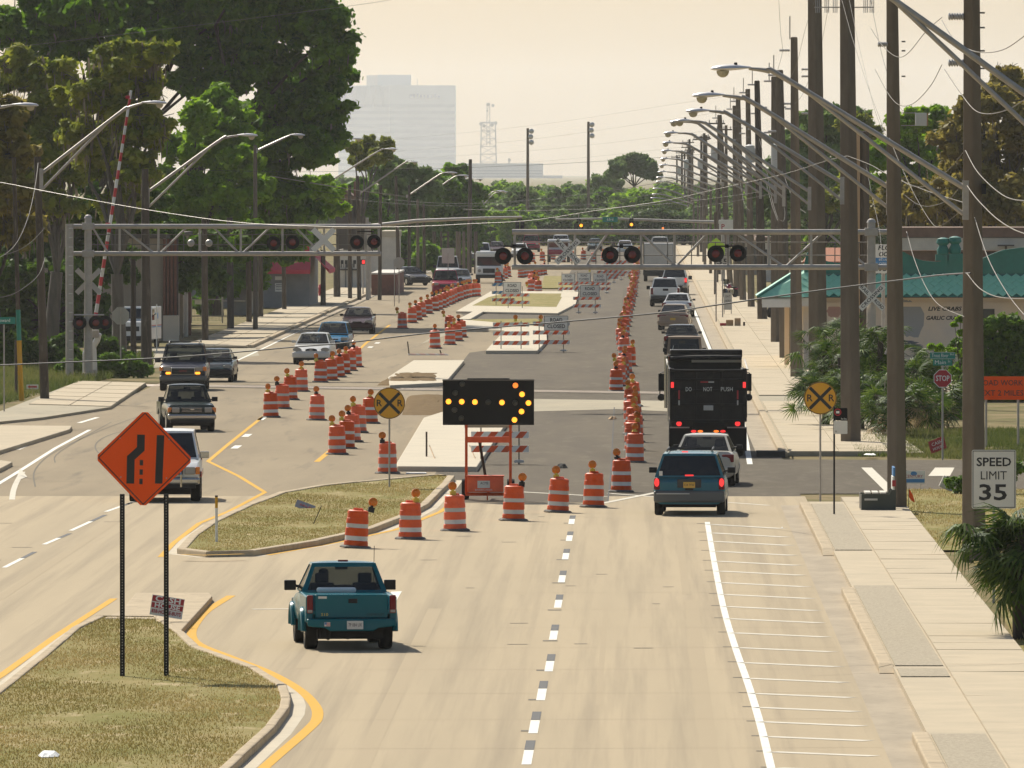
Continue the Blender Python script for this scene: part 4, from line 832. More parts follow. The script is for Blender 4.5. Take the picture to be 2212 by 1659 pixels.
for sx in (-1,1):
    slab(t, 'bed_side', (sx*1.16,1.2,1.95), (.12,5.2,1.5), 'truck_black', .03); slab(t, 'corner_post', (sx*1.14,-1.40,1.92), (.14,.2,1.68), 'truck_black', .02)
    o = slab(t, 'marker_lamp', (sx*1.13,-1.53,2.24), (.09,.04,.18), 'lit_red', .01)
    oval(t, 'tail_lamp', (sx*.92,-1.46,1.02), .085, .075, 'lit_red', .06); oval(t, 'tail_lamp', (sx*.46,-1.40,.78), .085, .042, 'lit_red', .05); oval(t, 'turn_lamp', (sx*.25,-1.40,.78), .085, .04, 'lit_orange', .05)
    slab(t, 'mudflap', (sx*.90,-1.38,.52), (.62,.03,.72), 'rubber', .01); slab(t, 'flap_bracket', (sx*.9,-1.39,.90), (.62,.04,.04), 'galvanised', .005)
    for y in (-.75, .65): wheel(t, sx*.98, y, .52, .28); wheel(t, sx*.66, y, .52, .26)
    wheel(t, sx*1.0, 5.2, .52, .3)
    mb = MB(); mb.tube([(sx*1.2,5.0,2.55),(sx*1.42,4.95,2.5),(sx*1.45,4.95,1.75),(sx*1.2,4.95,1.7)], .025, 'chrome', 6); mb.box((sx*1.38,4.95,2.2), (.22,.08,.55), 'black_plastic'); mb.lathe([(.02,-.05),(.11,-.03),(.12,.03),(.02,.05)], 'black_plastic', 12, (sx*1.40,4.93,1.72), axis='Y'); mb.build('side_mirror', t)
mb = MB(); mb.box((0,-1.30,1.0), (2.3,.18,.18), 'truck_black'); mb.box((0,.8,.95), (1.0,5.6,.22), 'rubber'); mb.box((0,-.9,.75), (1.1,.6,.26), 'rubber'); mb.build('chassis', t)
slab(t, 'bed_floor', (0,1.2,1.2), (2.2,5.1,.1), 'truck_black', .01); slab(t, 'bed_front', (0,3.78,2.15), (2.3,.1,1.9), 'truck_black', .02)
slab(t, 'cab_shield', (.02,4.3,3.14), (2.3,1.1,.24), 'truck_black', .03)
mb = MB(); mb.tube([(-1.12,3.6,2.98),(-.5,3.6,3.0),(.4,3.58,3.02),(1.15,3.6,3.02)], [.07,.09,.08,.06], 'truck_black', 8); mb.box((.35,3.5,2.90), (1.6,.1,.08), 'tarp_canvas'); mb.build('tarp_roll', t, smooth=True)
mb = MB(); mb.tube([(-1.25,3.9,1.4),(-1.25,3.9,3.05)], .07, 'chrome', 10); mb.build('exhaust_stack', t, smooth=True)
mb = MB()
for sx in (-1,1): mb.tube([(sx*1.24,-1.4,2.72),(sx*1.24,3.6,2.95)], .03, 'galvanised', 6)
mb.tube([(-1.27,-1.45,2.95),(-1.27,-1.45,1.1)], .022, 'chrome', 6); mb.build('tarp_rails', t)
slab(t, 'cab', (0,4.95,1.9), (2.2,1.6,2.0), 'truck_black', .12); slab(t, 'bonnet', (0,6.2,1.4), (1.7,1.3,1.0), 'truck_black', .15); slab(t, 'rear_cab_window', (0,4.14,2.3), (1.2,.03,.5), 'dark_glass', .02)
# far red and white truck among the drums
x_, y_ = at(1207,566).xy; t = thing('tow_truck', 'far white and red truck behind the railway crossing sign', 'truck', (x_, y_, 0), R(180))
slab(t, 'cab', (0,1.2,1.5), (2.2,2.0,1.5), 'white_car_paint', .15); slab(t, 'windscreen', (0,2.22,1.75), (1.9,.05,.6), 'dark_glass', .03); slab(t, 'bonnet', (0,2.5,1.0), (2.2,1.2,.5), 'red_paint', .1); slab(t, 'bed', (0,-1.5,1.0), (2.2,4.0,.5), 'red_paint', .05)
for sx in (-1,1): wheel(t, sx*.95, 2.2, .42, .3); wheel(t, sx*.95, -1.8, .42, .3)
# two parked motorcycles on the right sidewalk
def motorcycle(lab, loc, rz, tank):
    t = thing('motorcycle', lab, 'motorcycle', loc, rz)
    for y in (-.7,.72):
        mb = MB(); mb.lathe([(.24,-.06),(.30,-.07),(.33,0),(.30,.07),(.24,.06)], 'tyre', 18, (0,y,.33), axis='X'); w_ = mb.build('wheel', t, smooth=True)
        mb = MB(); mb.lathe([(.24,-.02),(.05,-.05),(.05,.05),(.24,.02)], 'chrome', 14, (0,y,.33), axis='X'); mb.build('rim', w_)
    mb = MB(); mb.box((0,.0,.42), (.34,.5,.34), 'chrome'); mb.tube([(.16,-.1,.3),(.18,-.9,.34)], .05, 'chrome', 8); mb.build('engine', t, bevel=.05)
    mb = MB(); mb.lathe([(.02,-.32),(.13,-.2),(.16,.0),(.12,.2),(.02,.28)], tank, 12, (0,.18,.78), axis='Y'); mb.build('fuel_tank', t, smooth=True); slab(t, 'seat', (0,-.4,.72), (.28,.7,.12), 'black_plastic', .05)
    mb = MB()
    for sx in (-1,1): mb.tube([(sx*.1,.74,.33),(sx*.11,.5,.95),(sx*.38,.36,1.05)], .025, 'chrome', 6)
    mb.build('fork_and_handlebar', t); mb = MB(); mb.lathe([(.02,-.1),(.1,-.04),(.11,.06),(.02,.07)], 'chrome', 12, (0,.66,.86), axis='Y'); mb.build('headlight', t, smooth=True)
    slab(t, 'windshield', (0,.55,1.12), (.42,.03,.36), 'car_glass', .03); slab(t, 'rear_fender', (0,-.8,.62), (.2,.5,.12), tank, .05)
    return t
p0 = at(1671,690); motorcycle('chrome motorcycle with a yellow tank parked between two concrete poles', (p0.x,p0.y,.1), R(160), 'yellow_plastic')
p0 = at(1577,646); motorcycle('distant red and chrome motorcycle parked on the far right sidewalk', (p0.x,p0.y,.1), R(150), 'red_paint')

# far hazy traffic beyond the works
for i, (x_, y_, rz, src) in enumerate(((-15.2,1010,180,'sedan'),(-15.4,1090,180,'sport_utility'),(-12.2,1150,180,'sedan.003'),(-15.0,1180,180,'sedan.006'),(2.2,1000,0,'sedan.001'),(2.0,1080,0,'sedan.002'),(2.3,1160,0,'sport_utility.003'),(-11.8,1230,180,'sport_utility.002'),(-1.4,1200,0,'sedan.003'),(-4.8,1240,180,'sedan.004'),(-8.5,1225,180,'sport_utility'),(2.2,1250,0,'sedan'))):
    o = bpy.data.objects.get(src)
    if o: dup(o, (x_,y_,0), R(rz), 'tiny hazy car on the far road beyond the works, %s of the scattered ones' % ORD[i], 'far hazy cars')
# ------------------------------------------------------------------ traffic drums
def drum_meshes():
    def lm(prof, m, n=20):
        mb = MB(); mb.lathe(prof, m, n); return mb.mesh('p', True, 35)
    D = {}
    D['barrel'] = lm([(.295,.05),(.300,.07),(.292,.17),(.280,.175),(.278,.305),(.290,.31),(.280,.485),(.268,.49),(.264,.60),(.278,.605),(.268,.72),(.258,.725),(.252,.835),(.262,.84),(.250,.90),(.20,.925),(.18,.915)], 'orange_plastic')
    for k, (z0, z1, r0, r1) in enumerate(((.185,.297,.2815,.2795),(.496,.596,.2695,.2665))): D['band%d' % k] = lm([(r0-.02,z0),(r0,z0),(r1,z1),(r1-.02,z1)], 'white_sheeting')
    mb = MB(); mb.tube([(-.12,0,.90),(-.10,0,.965),(.10,0,.965),(.12,0,.90)], .028, 'orange_plastic', 6); D['handle'] = mb.mesh('p', True)
    mb = MB(); mb.lathe([(.39,0),(.40,.02),(.36,.055),(.31,.065),(.29,.065)], 'rubber_dusty', 8); D['base'] = mb.mesh('p')
    for nm, mm in (('caseY', 'yellow_plastic'), ('caseB', 'black_plastic')):
        mb = MB(); mb.box((0,0,.985), (.15,.10,.13), mm); mb.tube([(0,0,1.04),(0,0,1.10)], .04, mm, 8); D[nm] = mb.mesh('p')
    mb = MB(); mb.lathe([(.02,-.055),(.075,-.045),(.098,-.02),(.102,0),(.098,.02),(.075,.045),(.02,.055)], 'amber_lens', 16, (0,0,1.175), axis='Y'); D['lens'] = mb.mesh('p', True)
    mb = MB(); mb.lathe([(.103,-.018),(.113,-.018),(.113,.018),(.103,.018)], 'amber_light', 16, (0,0,1.175), axis='Y'); D['ring'] = mb.mesh('p', True)
    return D
DM = drum_meshes(); NDRUM = 0
def drum(loc, lab, group, light=0, rz=0.0):
    """light: 0 none, 1 on the left of the lid, 2 on the right, 3 in the middle"""
    global NDRUM
    t = thing('traffic_drum', lab, 'traffic drum', loc, rz, group); t.scale = (.97, .97, random.uniform(.965, 1.0)); t.rotation_euler = (random.gauss(0,.02), random.gauss(0,.028), rz)
    link('barrel', DM['barrel'], t); link('reflective_band', DM['band0'], t); link('reflective_band', DM['band1'], t); link('handle', DM['handle'], t, (0,0,-.015)); link('rubber_base', DM['base'], t)
    if light:
        k = NDRUM % 3; dx = (-.15, .15, 0)[light-1]; b = link('battery_case', DM['caseY' if k else 'caseB'], t, (dx,.02,-.02)); b.rotation_euler = (random.gauss(0,.03), random.gauss(0,.07), random.gauss(0,.2))
        l_ = link('warning_light', DM['lens'], b); link('lens_ring', DM['ring'], b)
    NDRUM += 1; return t
def row(pts, fmt, group, lights):
    for i, (u, v) in enumerate(pts): drum(at(u, v), fmt % ORD[i], group, lights[i % len(lights)], random.uniform(-.5,.5))
row([(768,1184),(886,1165),(983,1147),(1109,1125),(1205,1107),(1282,1096),(1342,1063)], 'orange and white drum, %s from the left in the front row across the closed road', 'drums of the front row', [2,2,3,2,3,3,3])
row([(1371,999),(1369,973),(1371,955),(1368,938),(1366,922),(1370,908),(1364,893),(1368,878)], 'orange and white drum beside the dump truck, %s from the front of its bunch', 'drums beside the dump truck', [1,2,3,3,2,3,1,3])
pts = [(1331,845),(1336,834),(1341,824),(1346,815),(1352,806),(1360,791),(1349,770),(1347,757),(1344,747)]
y0, y1 = dist(747), dist(556); n = 30
for k in range(1, n):
    y = y0+(y1-y0)*(k/n)**1.05; v = VV+F*HC/y; pts.append((np.interp(v, [556,588,640,700,747], [1377,1374,1366,1352,1344])+random.uniform(-2,2), v))
group = 'drums between the closed road and the queue'
for i, (u, v) in enumerate(pts):
    w_ = ('orange and white drum, %s along the line left of the queued cars' % ORD[i]) if i < 30 else ('distant orange drum, %s of those beyond the second gantry lights' % ORD[i-30])
    drum(at(u, v), w_, group, [3,2,1,3][i % 4], random.uniform(-.5,.5))
row([(585,902),(609,883),(627,864),(650,846)], 'orange and white drum, %s of the four rising beside the yellow line', 'drums beside the yellow line', [1,1,3,3])
drum(at(684,908), 'orange and white drum standing alone right of the yellow line', 'drums beside the yellow line', 3)
row([(692,826),(715,822),(731,815),(743,808),(756,801),(769,793)], 'orange and white drum, %s of the six below the silver sedan', 'drums below the silver sedan', [1,3,2,3,0,1])
row([(728,982),(747,969),(761,955),(774,935),(799,915)], 'orange and white drum, %s of the five leading up to the round railway sign', 'drums by the round railway sign', [1,1,3,1,1])
drum(at(837,1023), 'orange and white drum behind the post of the round railway sign', 'drums by the round railway sign', 1)
row([(869,710),(890,698),(902,692),(911,685),(925,678),(939,672),(947,669),(955,665),(961,662),(968,658.5),(974,656),(980,653),(986,650.5),(993,648),(999,645.5),(1005,643.5),(1011,642),(1018,641),(1024,640.3),(1030,640)], 'orange and white drum, %s in the long curved line on the left', 'drums of the long curved line', [1,1,1,3,3])
row([(940,753),(972,745),(988,737),(997,729),(971,718)], 'orange and white drum, %s of the loose cluster left of the barricades', 'drums left of the barricades', [3,3,1,1,1])
row([(1163,632),(1147,630),(1152,626),(1156,622),(1148,617)], 'orange and white drum, %s of the far cluster beside the grass island', 'drums beside the grass island', [3,2,3])
row([(1076,612),(1083,607),(1090,602),(1097,598)], 'far orange drum, %s of the bunch right of the white van', 'drums right of the white van', [3])
row([(1126+k*7, 600-k*.9) for k in range(8)], 'far orange drum, %s in the hazy row under the gantry', 'drums in the hazy row', [0,3])
row([(1150+k*22, 566-(k%3)*2.5) for k in range(8)], 'hazy orange drum, %s across the far end of the works', 'drums at the far end', [0,3])
# ------------------------------------------------------------------ barricades
def stripes(o, w, h, n, lean, y):
    """slanted orange bars on a white board"""
    p = w/n
    for k in range(n):
        x0 = -w/2+k*p+(p*.05); a = [(x0,-h/2),(x0+p*.5,-h/2),(x0+p*.5+lean,h/2),(x0+lean,h/2)]; a = [(max(-w/2,min(w/2,x)),z) for x,z in a]
        MB().prism(a, y-.002, y, 'orange_faded', axis='Y').build('orange_stripe', o)
def barricade(loc, lab, w, rails, sign=None, light=(), rz=0, n=5, rh=.20, legs=.62, top=1.55, text_on=True, lean=.16, back=False):
    t = thing('barricade', lab, 'barricade', loc, rz, 'striped barricades of the closed road')
    for sx in (-1,1):
        mb = MB(); mb.tube([(sx*w/2*legs,0,0),(sx*w/2*legs,0,top)], .022, 'galvanised_dark', 4); mb.box((sx*w/2*legs,0,.03), (.05,.9,.05), 'galvanised_dark'); mb.build('upright', t)
        mb = MB(); mb.lathe([(.16,0),(.15,.07),(.05,.09)], 'grey_sign', 8, (sx*w/2*legs,-.35,.06)); mb.build('sandbag', t, smooth=True)
    for z in rails:
        o = MB().box((0,0,0), (w,.03,rh), 'white_sheeting').build('rail_board', t, (0,-.04,z))
        stripes(o, w, rh, n, lean, -.016)
    if sign:
        x, z, sw_, sh = sign; o = MB().box((0,0,0), (sw_,.015,sh), 'white_sign').build('sign_panel', t, (x,-.10,z))
        for pp in ((0,sh/2-.02,sw_-.03,.022),(0,-sh/2+.02,sw_-.03,.022)): MB().box((pp[0],-.009,pp[1]), (pp[2],.003,pp[3]), 'black_letter').build('border', o)
        for sx in (-1,1): MB().box((sx*(sw_/2-.02),-.009,0), (.022,.0034,sh-.03), 'black_letter').build('border', o)
        if text_on:
            text('ROAD', sh*.36, 'black_letter', o, (0,-.011,sh*.20), width=sw_*.50, bold=.02); text('CLOSED', sh*.36, 'black_letter', o, (0,-.011,-sh*.22), width=sw_*.74, bold=.02)
    for x in light:
        mb = MB(); mb.box((x,-.02,top+.03), (.15,.1,.13), 'yellow_plastic'); b = mb.build('battery_case', t)
        l_ = link('warning_light', DM['lens'], b, (x,-.02,top-.98)); link('lens_ring', DM['ring'], b, (x,-.02,top-.98))
    return t
barricade(at(1104,761), 'three-rail striped barricade standing left of the nearest ROAD CLOSED sign', 1.80, (.46,.935,1.37), None, (.22,), n=4, legs=.55)
barricade(at(1191,761), 'striped barricade carrying the nearest ROAD CLOSED sign', 1.82, (.50,.98,1.42), (.24,1.44,1.2,.74), (-.52,), n=4, legs=.66)
barricade(at(1113,670), 'striped barricade with ROAD CLOSED sign in front of the grass island', 1.82, (.50,.98), (-.20,1.42,1.17,.78), (.75,), n=4, legs=.5)
barricade(at(1268,678), 'striped barricade with ROAD CLOSED sign right of the grass island', 1.74, (.50,.98), (.18,1.42,1.22,.76), (.3,), n=4, legs=.6)
for k, (u, nm) in enumerate(((1228,'leftmost'),(1262,'middle'),(1297,'rightmost'))):
    barricade(at(u,634-k%2*2), 'far barricade with small ROAD CLOSED sign, %s of three together' % nm, 1.5, (.35,.72), (-.02,1.12,.98,.66), (.4,) if k == 1 else (), n=4)
for k, (u, v) in enumerate(((1312,612),(1328,606),(1345,600))): barricade(at(u,v), 'far striped barricade without a sign, %s behind the three ROAD CLOSED signs' % ORD[k], 1.7, (.45,.9,1.35), None, (), n=4)
barricade(at(1080,1003), 'striped barricade standing right behind the flashing arrow board', 1.76, (.47,.90,1.32), None, (), n=4, legs=.66)
t = barricade(at(1087,664), 'barricade seen from behind with dark blue and white boards', 1.5, (.5,.98,1.5), None, (), n=4)
for c in list(t.children):
    if c.name.startswith('rail_board') and c.location.z > .9:
        for d in list(c.children): d.active_material = MATS['blue_sign']
# toppled barricades
p0 = at(926,776); t = thing('fallen_barricade', 'toppled striped barricade lying flat on the far concrete island', 'barricade', (p0.x,p0.y,.16), R(4))
for k in range(3):
    o = MB().box((0,0,0), (1.85,.20,.03), 'white_sheeting').build('rail_board', t, (.0,-.6+k*.9,.05+.01*k))
    for j in range(4): MB().prism([(-.9+j*.46,-.1),(-.66+j*.46,-.1),(-.56+j*.46,.1),(-.8+j*.46,.1)], .0155, .018, 'orange_faded').build('orange_stripe', o)
for x, h in ((-.85,.66),(.70,.25)): MB().tube([(x,1.6,0),(x-.08,1.6,h)], .03, 'wood_pole', 4).build('upright', t)
p0 = at(967,1000); t = thing('fallen_barricade', 'fallen barricade with white planks and two upright posts beside the concrete slab', 'barricade', (p0.x,p0.y,.0), R(-2))
for k in range(3): MB().box((-.1+k*.12,-.1-1.6*k+1.4,.10-.02*k), (1.95,.22,.035), 'litter_white').build('rail_board', t, bevel=.004)
for x in (-.72,.52): MB().box((x,1.3,.45), (.055,.055,.95), 'wood_pole').build('upright', t)
for x in (-.62,.62): MB().tube([(x,1.2,.5),(x+.35,-1.6,.06)], .02, 'pale_wood', 4).build('brace', t)
mb = MB(); mb.box((.05,-1.75,.09), (.22,.12,.10), 'yellow_plastic'); mb.build('battery_case', t)
o = MB().box((0,0,0), (.6,.5,.03), 'litter_white').build('fallen_board', None, at(899,1022,.03)); tag(o, 'white board lying on the road behind the round railway sign', 'board')
# ------------------------------------------------------------------ flashing arrow board
p0 = at(1055,1082); t = thing('arrow_board', 'flashing arrow board on an orange trailer frame, lamps lit pointing right', 'arrow board', (p0.x,p0.y,0), R(1.2))
pan = MB().box((0,0,0), (2.48,.10,1.24), 'signal_black').build('panel', t, (0,0,2.68), bevel=.01)
MB().box((0,-.058,.60), (2.50,.02,.03), 'galvanised_dark').build('panel_edge', pan); MB().box((-.0,.0,.635), (1.15,.09,.03), 'black_plastic').build('panel_edge', pan)
def lam(zx, zy): return ((zx-1031)/568*2.48, -(zy-1006)/284*1.24)
for zx, zy, m in ((783,1002,'lit_amber'),(865,1003,'lit_amber'),(947,1005,'lit_amber'),(1115,1008,'lit_amber'),(1199,902,'lit_orange'),(1240,957,'lit_amber'),(1280,1011,'lit_amber'),(1237,1064,'lit_amber'),(1193,1116,'lit_amber'),(868,893,'unlit_lamp'),(824,948,'unlit_lamp'),(1030,1006,'unlit_lamp'),(1197,1010,'unlit_lamp'),(820,1054,'unlit_lamp'),(862,1106,'unlit_lamp')):
    x, z = lam(zx, zy); mb = MB(); mb.lathe([(.075,0),(.073,-.03),(.05,-.045),(.01,-.05)], m, 14, (x,-.05,z), axis='Y'); b = mb.build('lamp', pan, smooth=True)
    mb = MB(); mb.tube([(x+.088*math.cos(a),-.10,z+.088*math.sin(a)) for a in [math.pi*k/6 for k in range(7)]], .012, 'signal_black', 5); mb.build('lamp_hood', pan)
for sx in (-1,1):
    MB().box((sx*.60,.06,1.18), (.075,.075,2.0), 'orange_plastic').build('frame_post', t, bevel=.01)
    mb = MB(); mb.lathe([(.18,-.09),(.27,-.1),(.29,0),(.27,.1),(.18,.09)], 'tyre', 16, (sx*.62,1.1,.29), axis='X'); mb.build('wheel', t, smooth=True)
MB().box((0,.06,1.66), (1.15,.08,.16), 'orange_plastic').build('cross_beam', t, bevel=.01); MB().box((0,.06,.18), (1.25,.09,.09), 'orange_plastic').build('cross_beam', t, bevel=.01)
MB().box((0,.12,2.02), (1.3,.06,.07), 'galvanised').build('cross_beam', t)
mb = MB(); mb.tube([(-.25,.1,1.66),(-.05,1.2,.5)], .04, 'black_plastic', 6); mb.tube([(.0,.2,.2),(0,2.2,.35)], .05, 'orange_plastic', 6); mb.tube([(-.03,-.1,.2),(-.03,-.1,.02)], .02, 'orange_plastic', 6); mb.build('tow_bar', t)
bx = MB().box((0,0,0), (.98,.55,.42), 'orange_plastic').build('battery_box', t, (-.08,.1,.45), bevel=.02)
MB().box((0,.0,.225), (1.02,.58,.03), 'orange_faded').build('box_lid', bx); lb = MB().box((-.05,-.281,.0), (.34,.006,.20), 'white_sign').build('label_plate', bx)
text('ACME', .10, 'black_letter', lb, (-.03,-.288,.03), width=.22); text('BARRICADES', .06, 'white_letter', bx, (-.05,-.282,-.15), width=.46)
# ------------------------------------------------------------------ signs
def rounded(w, h, r, n=5):
    out = []
    for cx, cz, a0 in ((w/2-r,h/2-r,0),(-w/2+r,h/2-r,90),(-w/2+r,-h/2+r,180),(w/2-r,-h/2+r,270)):
        for k in range(n): a = R(a0+90*k/(n-1)); out.append((cx+r*math.cos(a), cz+r*math.sin(a)))
    return out
def panel(t, w, h, m, loc, r=.04, name='sign_panel', poly=None): return MB().prism(poly or rounded(w,h,r), -.004, .004, m, axis='Y').build(name, t, loc)
def bar(o, x, z, w, h, m='black_letter', rot=0, y=-.0065, name='symbol', th=.003):
    b = MB().box((0,0,0), (w,th,h), m).build(name, o, (x,y,z)); b.rotation_euler = (0, -rot, 0); return b
# merge sign
pL = at(264,1475); t = thing('merge_sign', 'large orange diamond sign with narrowing lane symbol on two black posts', 'road sign', (pL.x+.38,pL.y,0))
for sx in (-1,1):
    mb = MB(); mb.box((sx*.385,0,1.65), (.085,.05,3.3), 'galvanised_dark'); 
    o = mb.build('post', t); o.data.materials[0] = MATS['black_plastic']
    mb = MB()
    for k in range(64): mb.box((sx*.385,-.026,.1+k*.05), (.016,.004,.02), 'galvanised')
    mb.build('post_holes', t)
s_ = .865; dia = [(0,-s_),(s_,0),(0,s_),(-s_,0)]
def rdia(s, r=.05): return [(x,z) for x,z in [(-r,-s+r),(r,-s+r),(s-r,-r),(s-r,r),(r,s-r),(-r,s-r),(-s+r,r),(-s+r,-r)]]
sg = MB().prism(rdia(s_), -.006, .006, 'orange_sheeting', axis='Y').build('sign_panel', t, (.0,-.05,3.92)); sg.rotation_euler = (0,R(1.3),0)
bd = MB(); a, b = .81, .785
for k in range(4):
    p, q = dia[k], dia[(k+1)%4]; bd.prism([(p[0]/s_*a,p[1]/s_*a),(q[0]/s_*a,q[1]/s_*a),(q[0]/s_*b,q[1]/s_*b),(p[0]/s_*b,p[1]/s_*b)], -.0085, -.0065, 'black_letter', axis='Y')
bd.build('border', sg)
MB().prism([(-.30,-.44),(-.165,-.44),(-.165,-.02),(.005,.14),(.005,.42),(-.13,.42),(-.13,.20),(-.30,.04)], -.009, -.0065, 'black_letter', axis='Y').build('lane_symbol', sg)
MB().prism([(.20,-.43),(.33,-.43),(.345,.42),(.215,.42)], -.009, -.0065, 'black_letter', axis='Y').build('lane_symbol', sg)
for z in (-.40,-.235,-.07): bar(sg, -.045, z, .058, .095)
for x, z in ((-.43,.35),(.43,.35),(-.40,-.33),(.40,-.33)): MB().lathe([(.012,-.009),(.010,-.012),(.001,-.012)], 'galvanised', 8, (x,0,z), axis='Y').build('bolt', sg)
# round railway advance signs
def rr_sign(u, v, zc, lab, off=0.0):
    p = at(u, v); t = thing('railway_warning_sign', lab, 'road sign', (p.x,p.y,0), 0, 'round railway warning signs'); mb = MB(); mb.tube([(0,0,0),(0,0,zc+.2)], .028, 'galvanised', 6); mb.build('post', t)
    o = MB().lathe([(.44,-.004),(.44,.004)], 'yellow_sign', 36, (0,0,0), axis='Y').build('sign_panel', t, (0,-.04,zc))
    mb = MB(); pp = [(.425*math.cos(2*math.pi*k/36), -.006, .425*math.sin(2*math.pi*k/36)) for k in range(37)]; mb.tube(pp, .009, 'black_letter', 4); mb.build('border', o)
    for a in (45, -45): bar(o, 0, 0, .80, .085, 'black_letter', R(a), y=-.0065-.0006*(a > 0), th=.003)
    for x in (-.29,.29): text('R', .26, 'black_letter', o, (x,-.008,-.005), width=.15, bold=.015)
    return t
rr_sign(841,1061,2.46,'round yellow railway sign on the middle median left of the arrow board'); rr_sign(1772,1090,2.86,'round yellow railway sign on the right sidewalk beside the bus stop sign')
# speed limit
p0 = W(2147,1035,231); t = thing('speed_limit_sign', 'white SPEED LIMIT 35 sign behind the palm fronds', 'road sign', (p0.x,231,0)); MB().box((0,.03,1.3), (.06,.04,2.7), 'galvanised').build('post', t)
o = panel(t, .92, 1.22, 'white_sign', (0,0,p0.z)); 
for sx in (-1,1): bar(o, sx*.435, 0, .014, 1.17)
for sz in (-1,1): bar(o, 0, sz*.585, .87, .014, y=-.0068)
text('SPEED', .25, 'black_letter', o, (0,-.0065,.35), width=.72, bold=.02); text('LIMIT', .25, 'black_letter', o, (-.01,-.0065,.07), width=.54); text('35', .46, 'black_letter', o, (-.02,-.0065,-.29), width=.58, bold=.02)
# second far speed sign
p0 = at(1561,690); t = thing('speed_limit_sign', 'distant white speed sign reading 35 above the far sidewalk', 'road sign', (p0.x,p0.y,0)); MB().tube([(0,0,0),(0,0,4.3)], .04, 'galvanised', 5).build('post', t); o = panel(t, .9, 1.2, 'grey_sign', (0,-.05,3.75)); text('SPEED', .2, 'black_letter', o, (0,-.0065,.42), width=.6); text('LIMIT', .2, 'black_letter', o, (0,-.0065,.15), width=.5); text('35', .5, 'black_letter', o, (0,-.0065,-.28), width=.66, bold=.02)
p0 = at(1547,700); t = thing('school_sign', 'yellow-green school sign behind the rightmost gantry signals', 'road sign', (p0.x,p0.y,0)); mat('lime_sign', (.45,.70,.03), .5); MB().tube([(0,0,0),(0,0,4.9)], .04, 'galvanised', 5).build('post', t)
panel(t, 1, 1, 'lime_sign', (0,-.05,4.55), poly=[(-.5,-.5),(.5,-.5),(.5,.1),(0,.5),(-.5,.1)])
# stop sign with street names
p0 = at(2036,993); t = thing('stop_sign', 'red octagonal STOP sign with two green street name blades', 'road sign', (p0.x,p0.y,0)); MB().tube([(0,0,0),(0,0,3.35)], .032, 'galvanised', 6).build('post', t)
oc = [(.30*math.cos(R(22.5+45*k)), .30*math.sin(R(22.5+45*k))) for k in range(8)]; o = panel(t, 1, 1, 'white_letter', (0,-.045,2.52), poly=oc); i_ = MB().prism([(x*.93,z*.93) for x,z in oc], -.0065, -.0045, 'red_sign', axis='Y').build('red_field', o)
text('STOP', .24, 'white_letter', o, (0,-.009,0), width=.42, bold=.015)
o = panel(t, .78, .21, 'green_sign', (0,-.05,3.23), .01, 'street_name_blade'); bar(o, 0, .095, .76, .008, 'white_letter'); bar(o, 0, -.095, .76, .008, 'white_letter'); text('Trout River', .17, 'white_letter', o, (-.08,-.0065,0), width=.52); text('Blvd', .08, 'white_letter', o, (.29,-.0065,.04), width=.12)
o = panel(t, .60, .19, 'green_sign', (0,-.03,3.02), .01, 'street_name_blade'); text('Main', .17, 'white_letter', o, (-.07,-.0065,0), width=.34); text('St', .08, 'white_letter', o, (.2,-.0065,.03), width=.08)
# road work
p0 = W(2158,838,360); t = thing('road_work_sign', 'wide orange ROAD WORK NEXT 2 MILES sign behind the concrete pole', 'road sign', (p0.x,360,0))
for x in (-.42,.62): MB().tube([(x,.04,0),(x,.04,2.0)], .04, 'galvanised', 6).build('post', t)
o = panel(t, 1.68, .76, 'orange_sheeting', (0,0,p0.z), .03); text('ROAD WORK', .25, 'black_letter', o, (.05,-.0065,.16), width=1.42); text('NEXT 2 MILES', .25, 'black_letter', o, (.0,-.0065,-.17), width=1.56)
# bus stop
p0 = at(1802,1121); t = thing('bus_stop_sign', 'thin black bus stop sign with red round bus symbol', 'bus stop sign', (p0.x,p0.y,0)); MB().tube([(0,0,0),(0,0,2.9)], .025, 'black_plastic', 6).build('post', t)
o = panel(t, .36, .32, 'signal_black', (.16,-.03,2.70), .03); oval(o, 'bus_symbol', (-.07,-.007,.05), .095, .095, 'red_sign', .004); oval(o, 'bus_symbol_centre', (-.07,-.010,.05), .065, .065, 'signal_black', .003); slab(o, 'bus_shape', (-.07,-.0125,.05), (.085,.003,.06), 'white_letter', .0)
text('Bus Stop', .06, 'white_letter', o, (.09,-.0065,-.12), width=.14)
o = panel(t, .35, .34, 'white_sign', (.165,-.03,2.36), .02); text('55', .05, 'black_letter', o, (-.12,-.0065,-.11), width=.05)
# cash house sign
p0 = at(357,1357); t = thing('yard_sign', 'crooked red and white CASH HOUSE sign stuck behind the merge sign post', 'yard sign', (p0.x,p0.y,.11), 0); o = panel(t, .64, .40, 'white_sign', (.03,0,.30), .005); o.rotation_euler = (R(-8),R(9),0)
for z, h in ((.13,.115),(0,.10)): bar(o, 0, z, .62, h, 'red_letter', y=-.006)
text('CASH', .15, 'white_letter', o, (0,-.0085,.13), width=.5, bold=.03); text('HOUSE', .13, 'white_letter', o, (0,-.0085,0), width=.5, bold=.03); text('838-HOUSE-BUYS', .10, 'red_letter', o, (0,-.0065,-.12), width=.58, bold=.03)
MB().tube([(-.2,.02,0),(-.17,.02,.3)], .006, 'galvanised', 4).build('stake', t)
p0 = at(2025,985); t = thing('yard_sign', 'small faded red yard sign leaning at the foot of the stop sign', 'yard sign', (p0.x,p0.y,0), R(30)); o = panel(t, .6, .4, 'red_letter', (0,0,.35), .005); o.rotation_euler = (0,R(-18),0); text('CASH', .15, 'white_letter', o, (0,-.0065,.06), width=.4); text('HOUSE', .12, 'white_letter', o, (0,-.0065,-.09), width=.4)
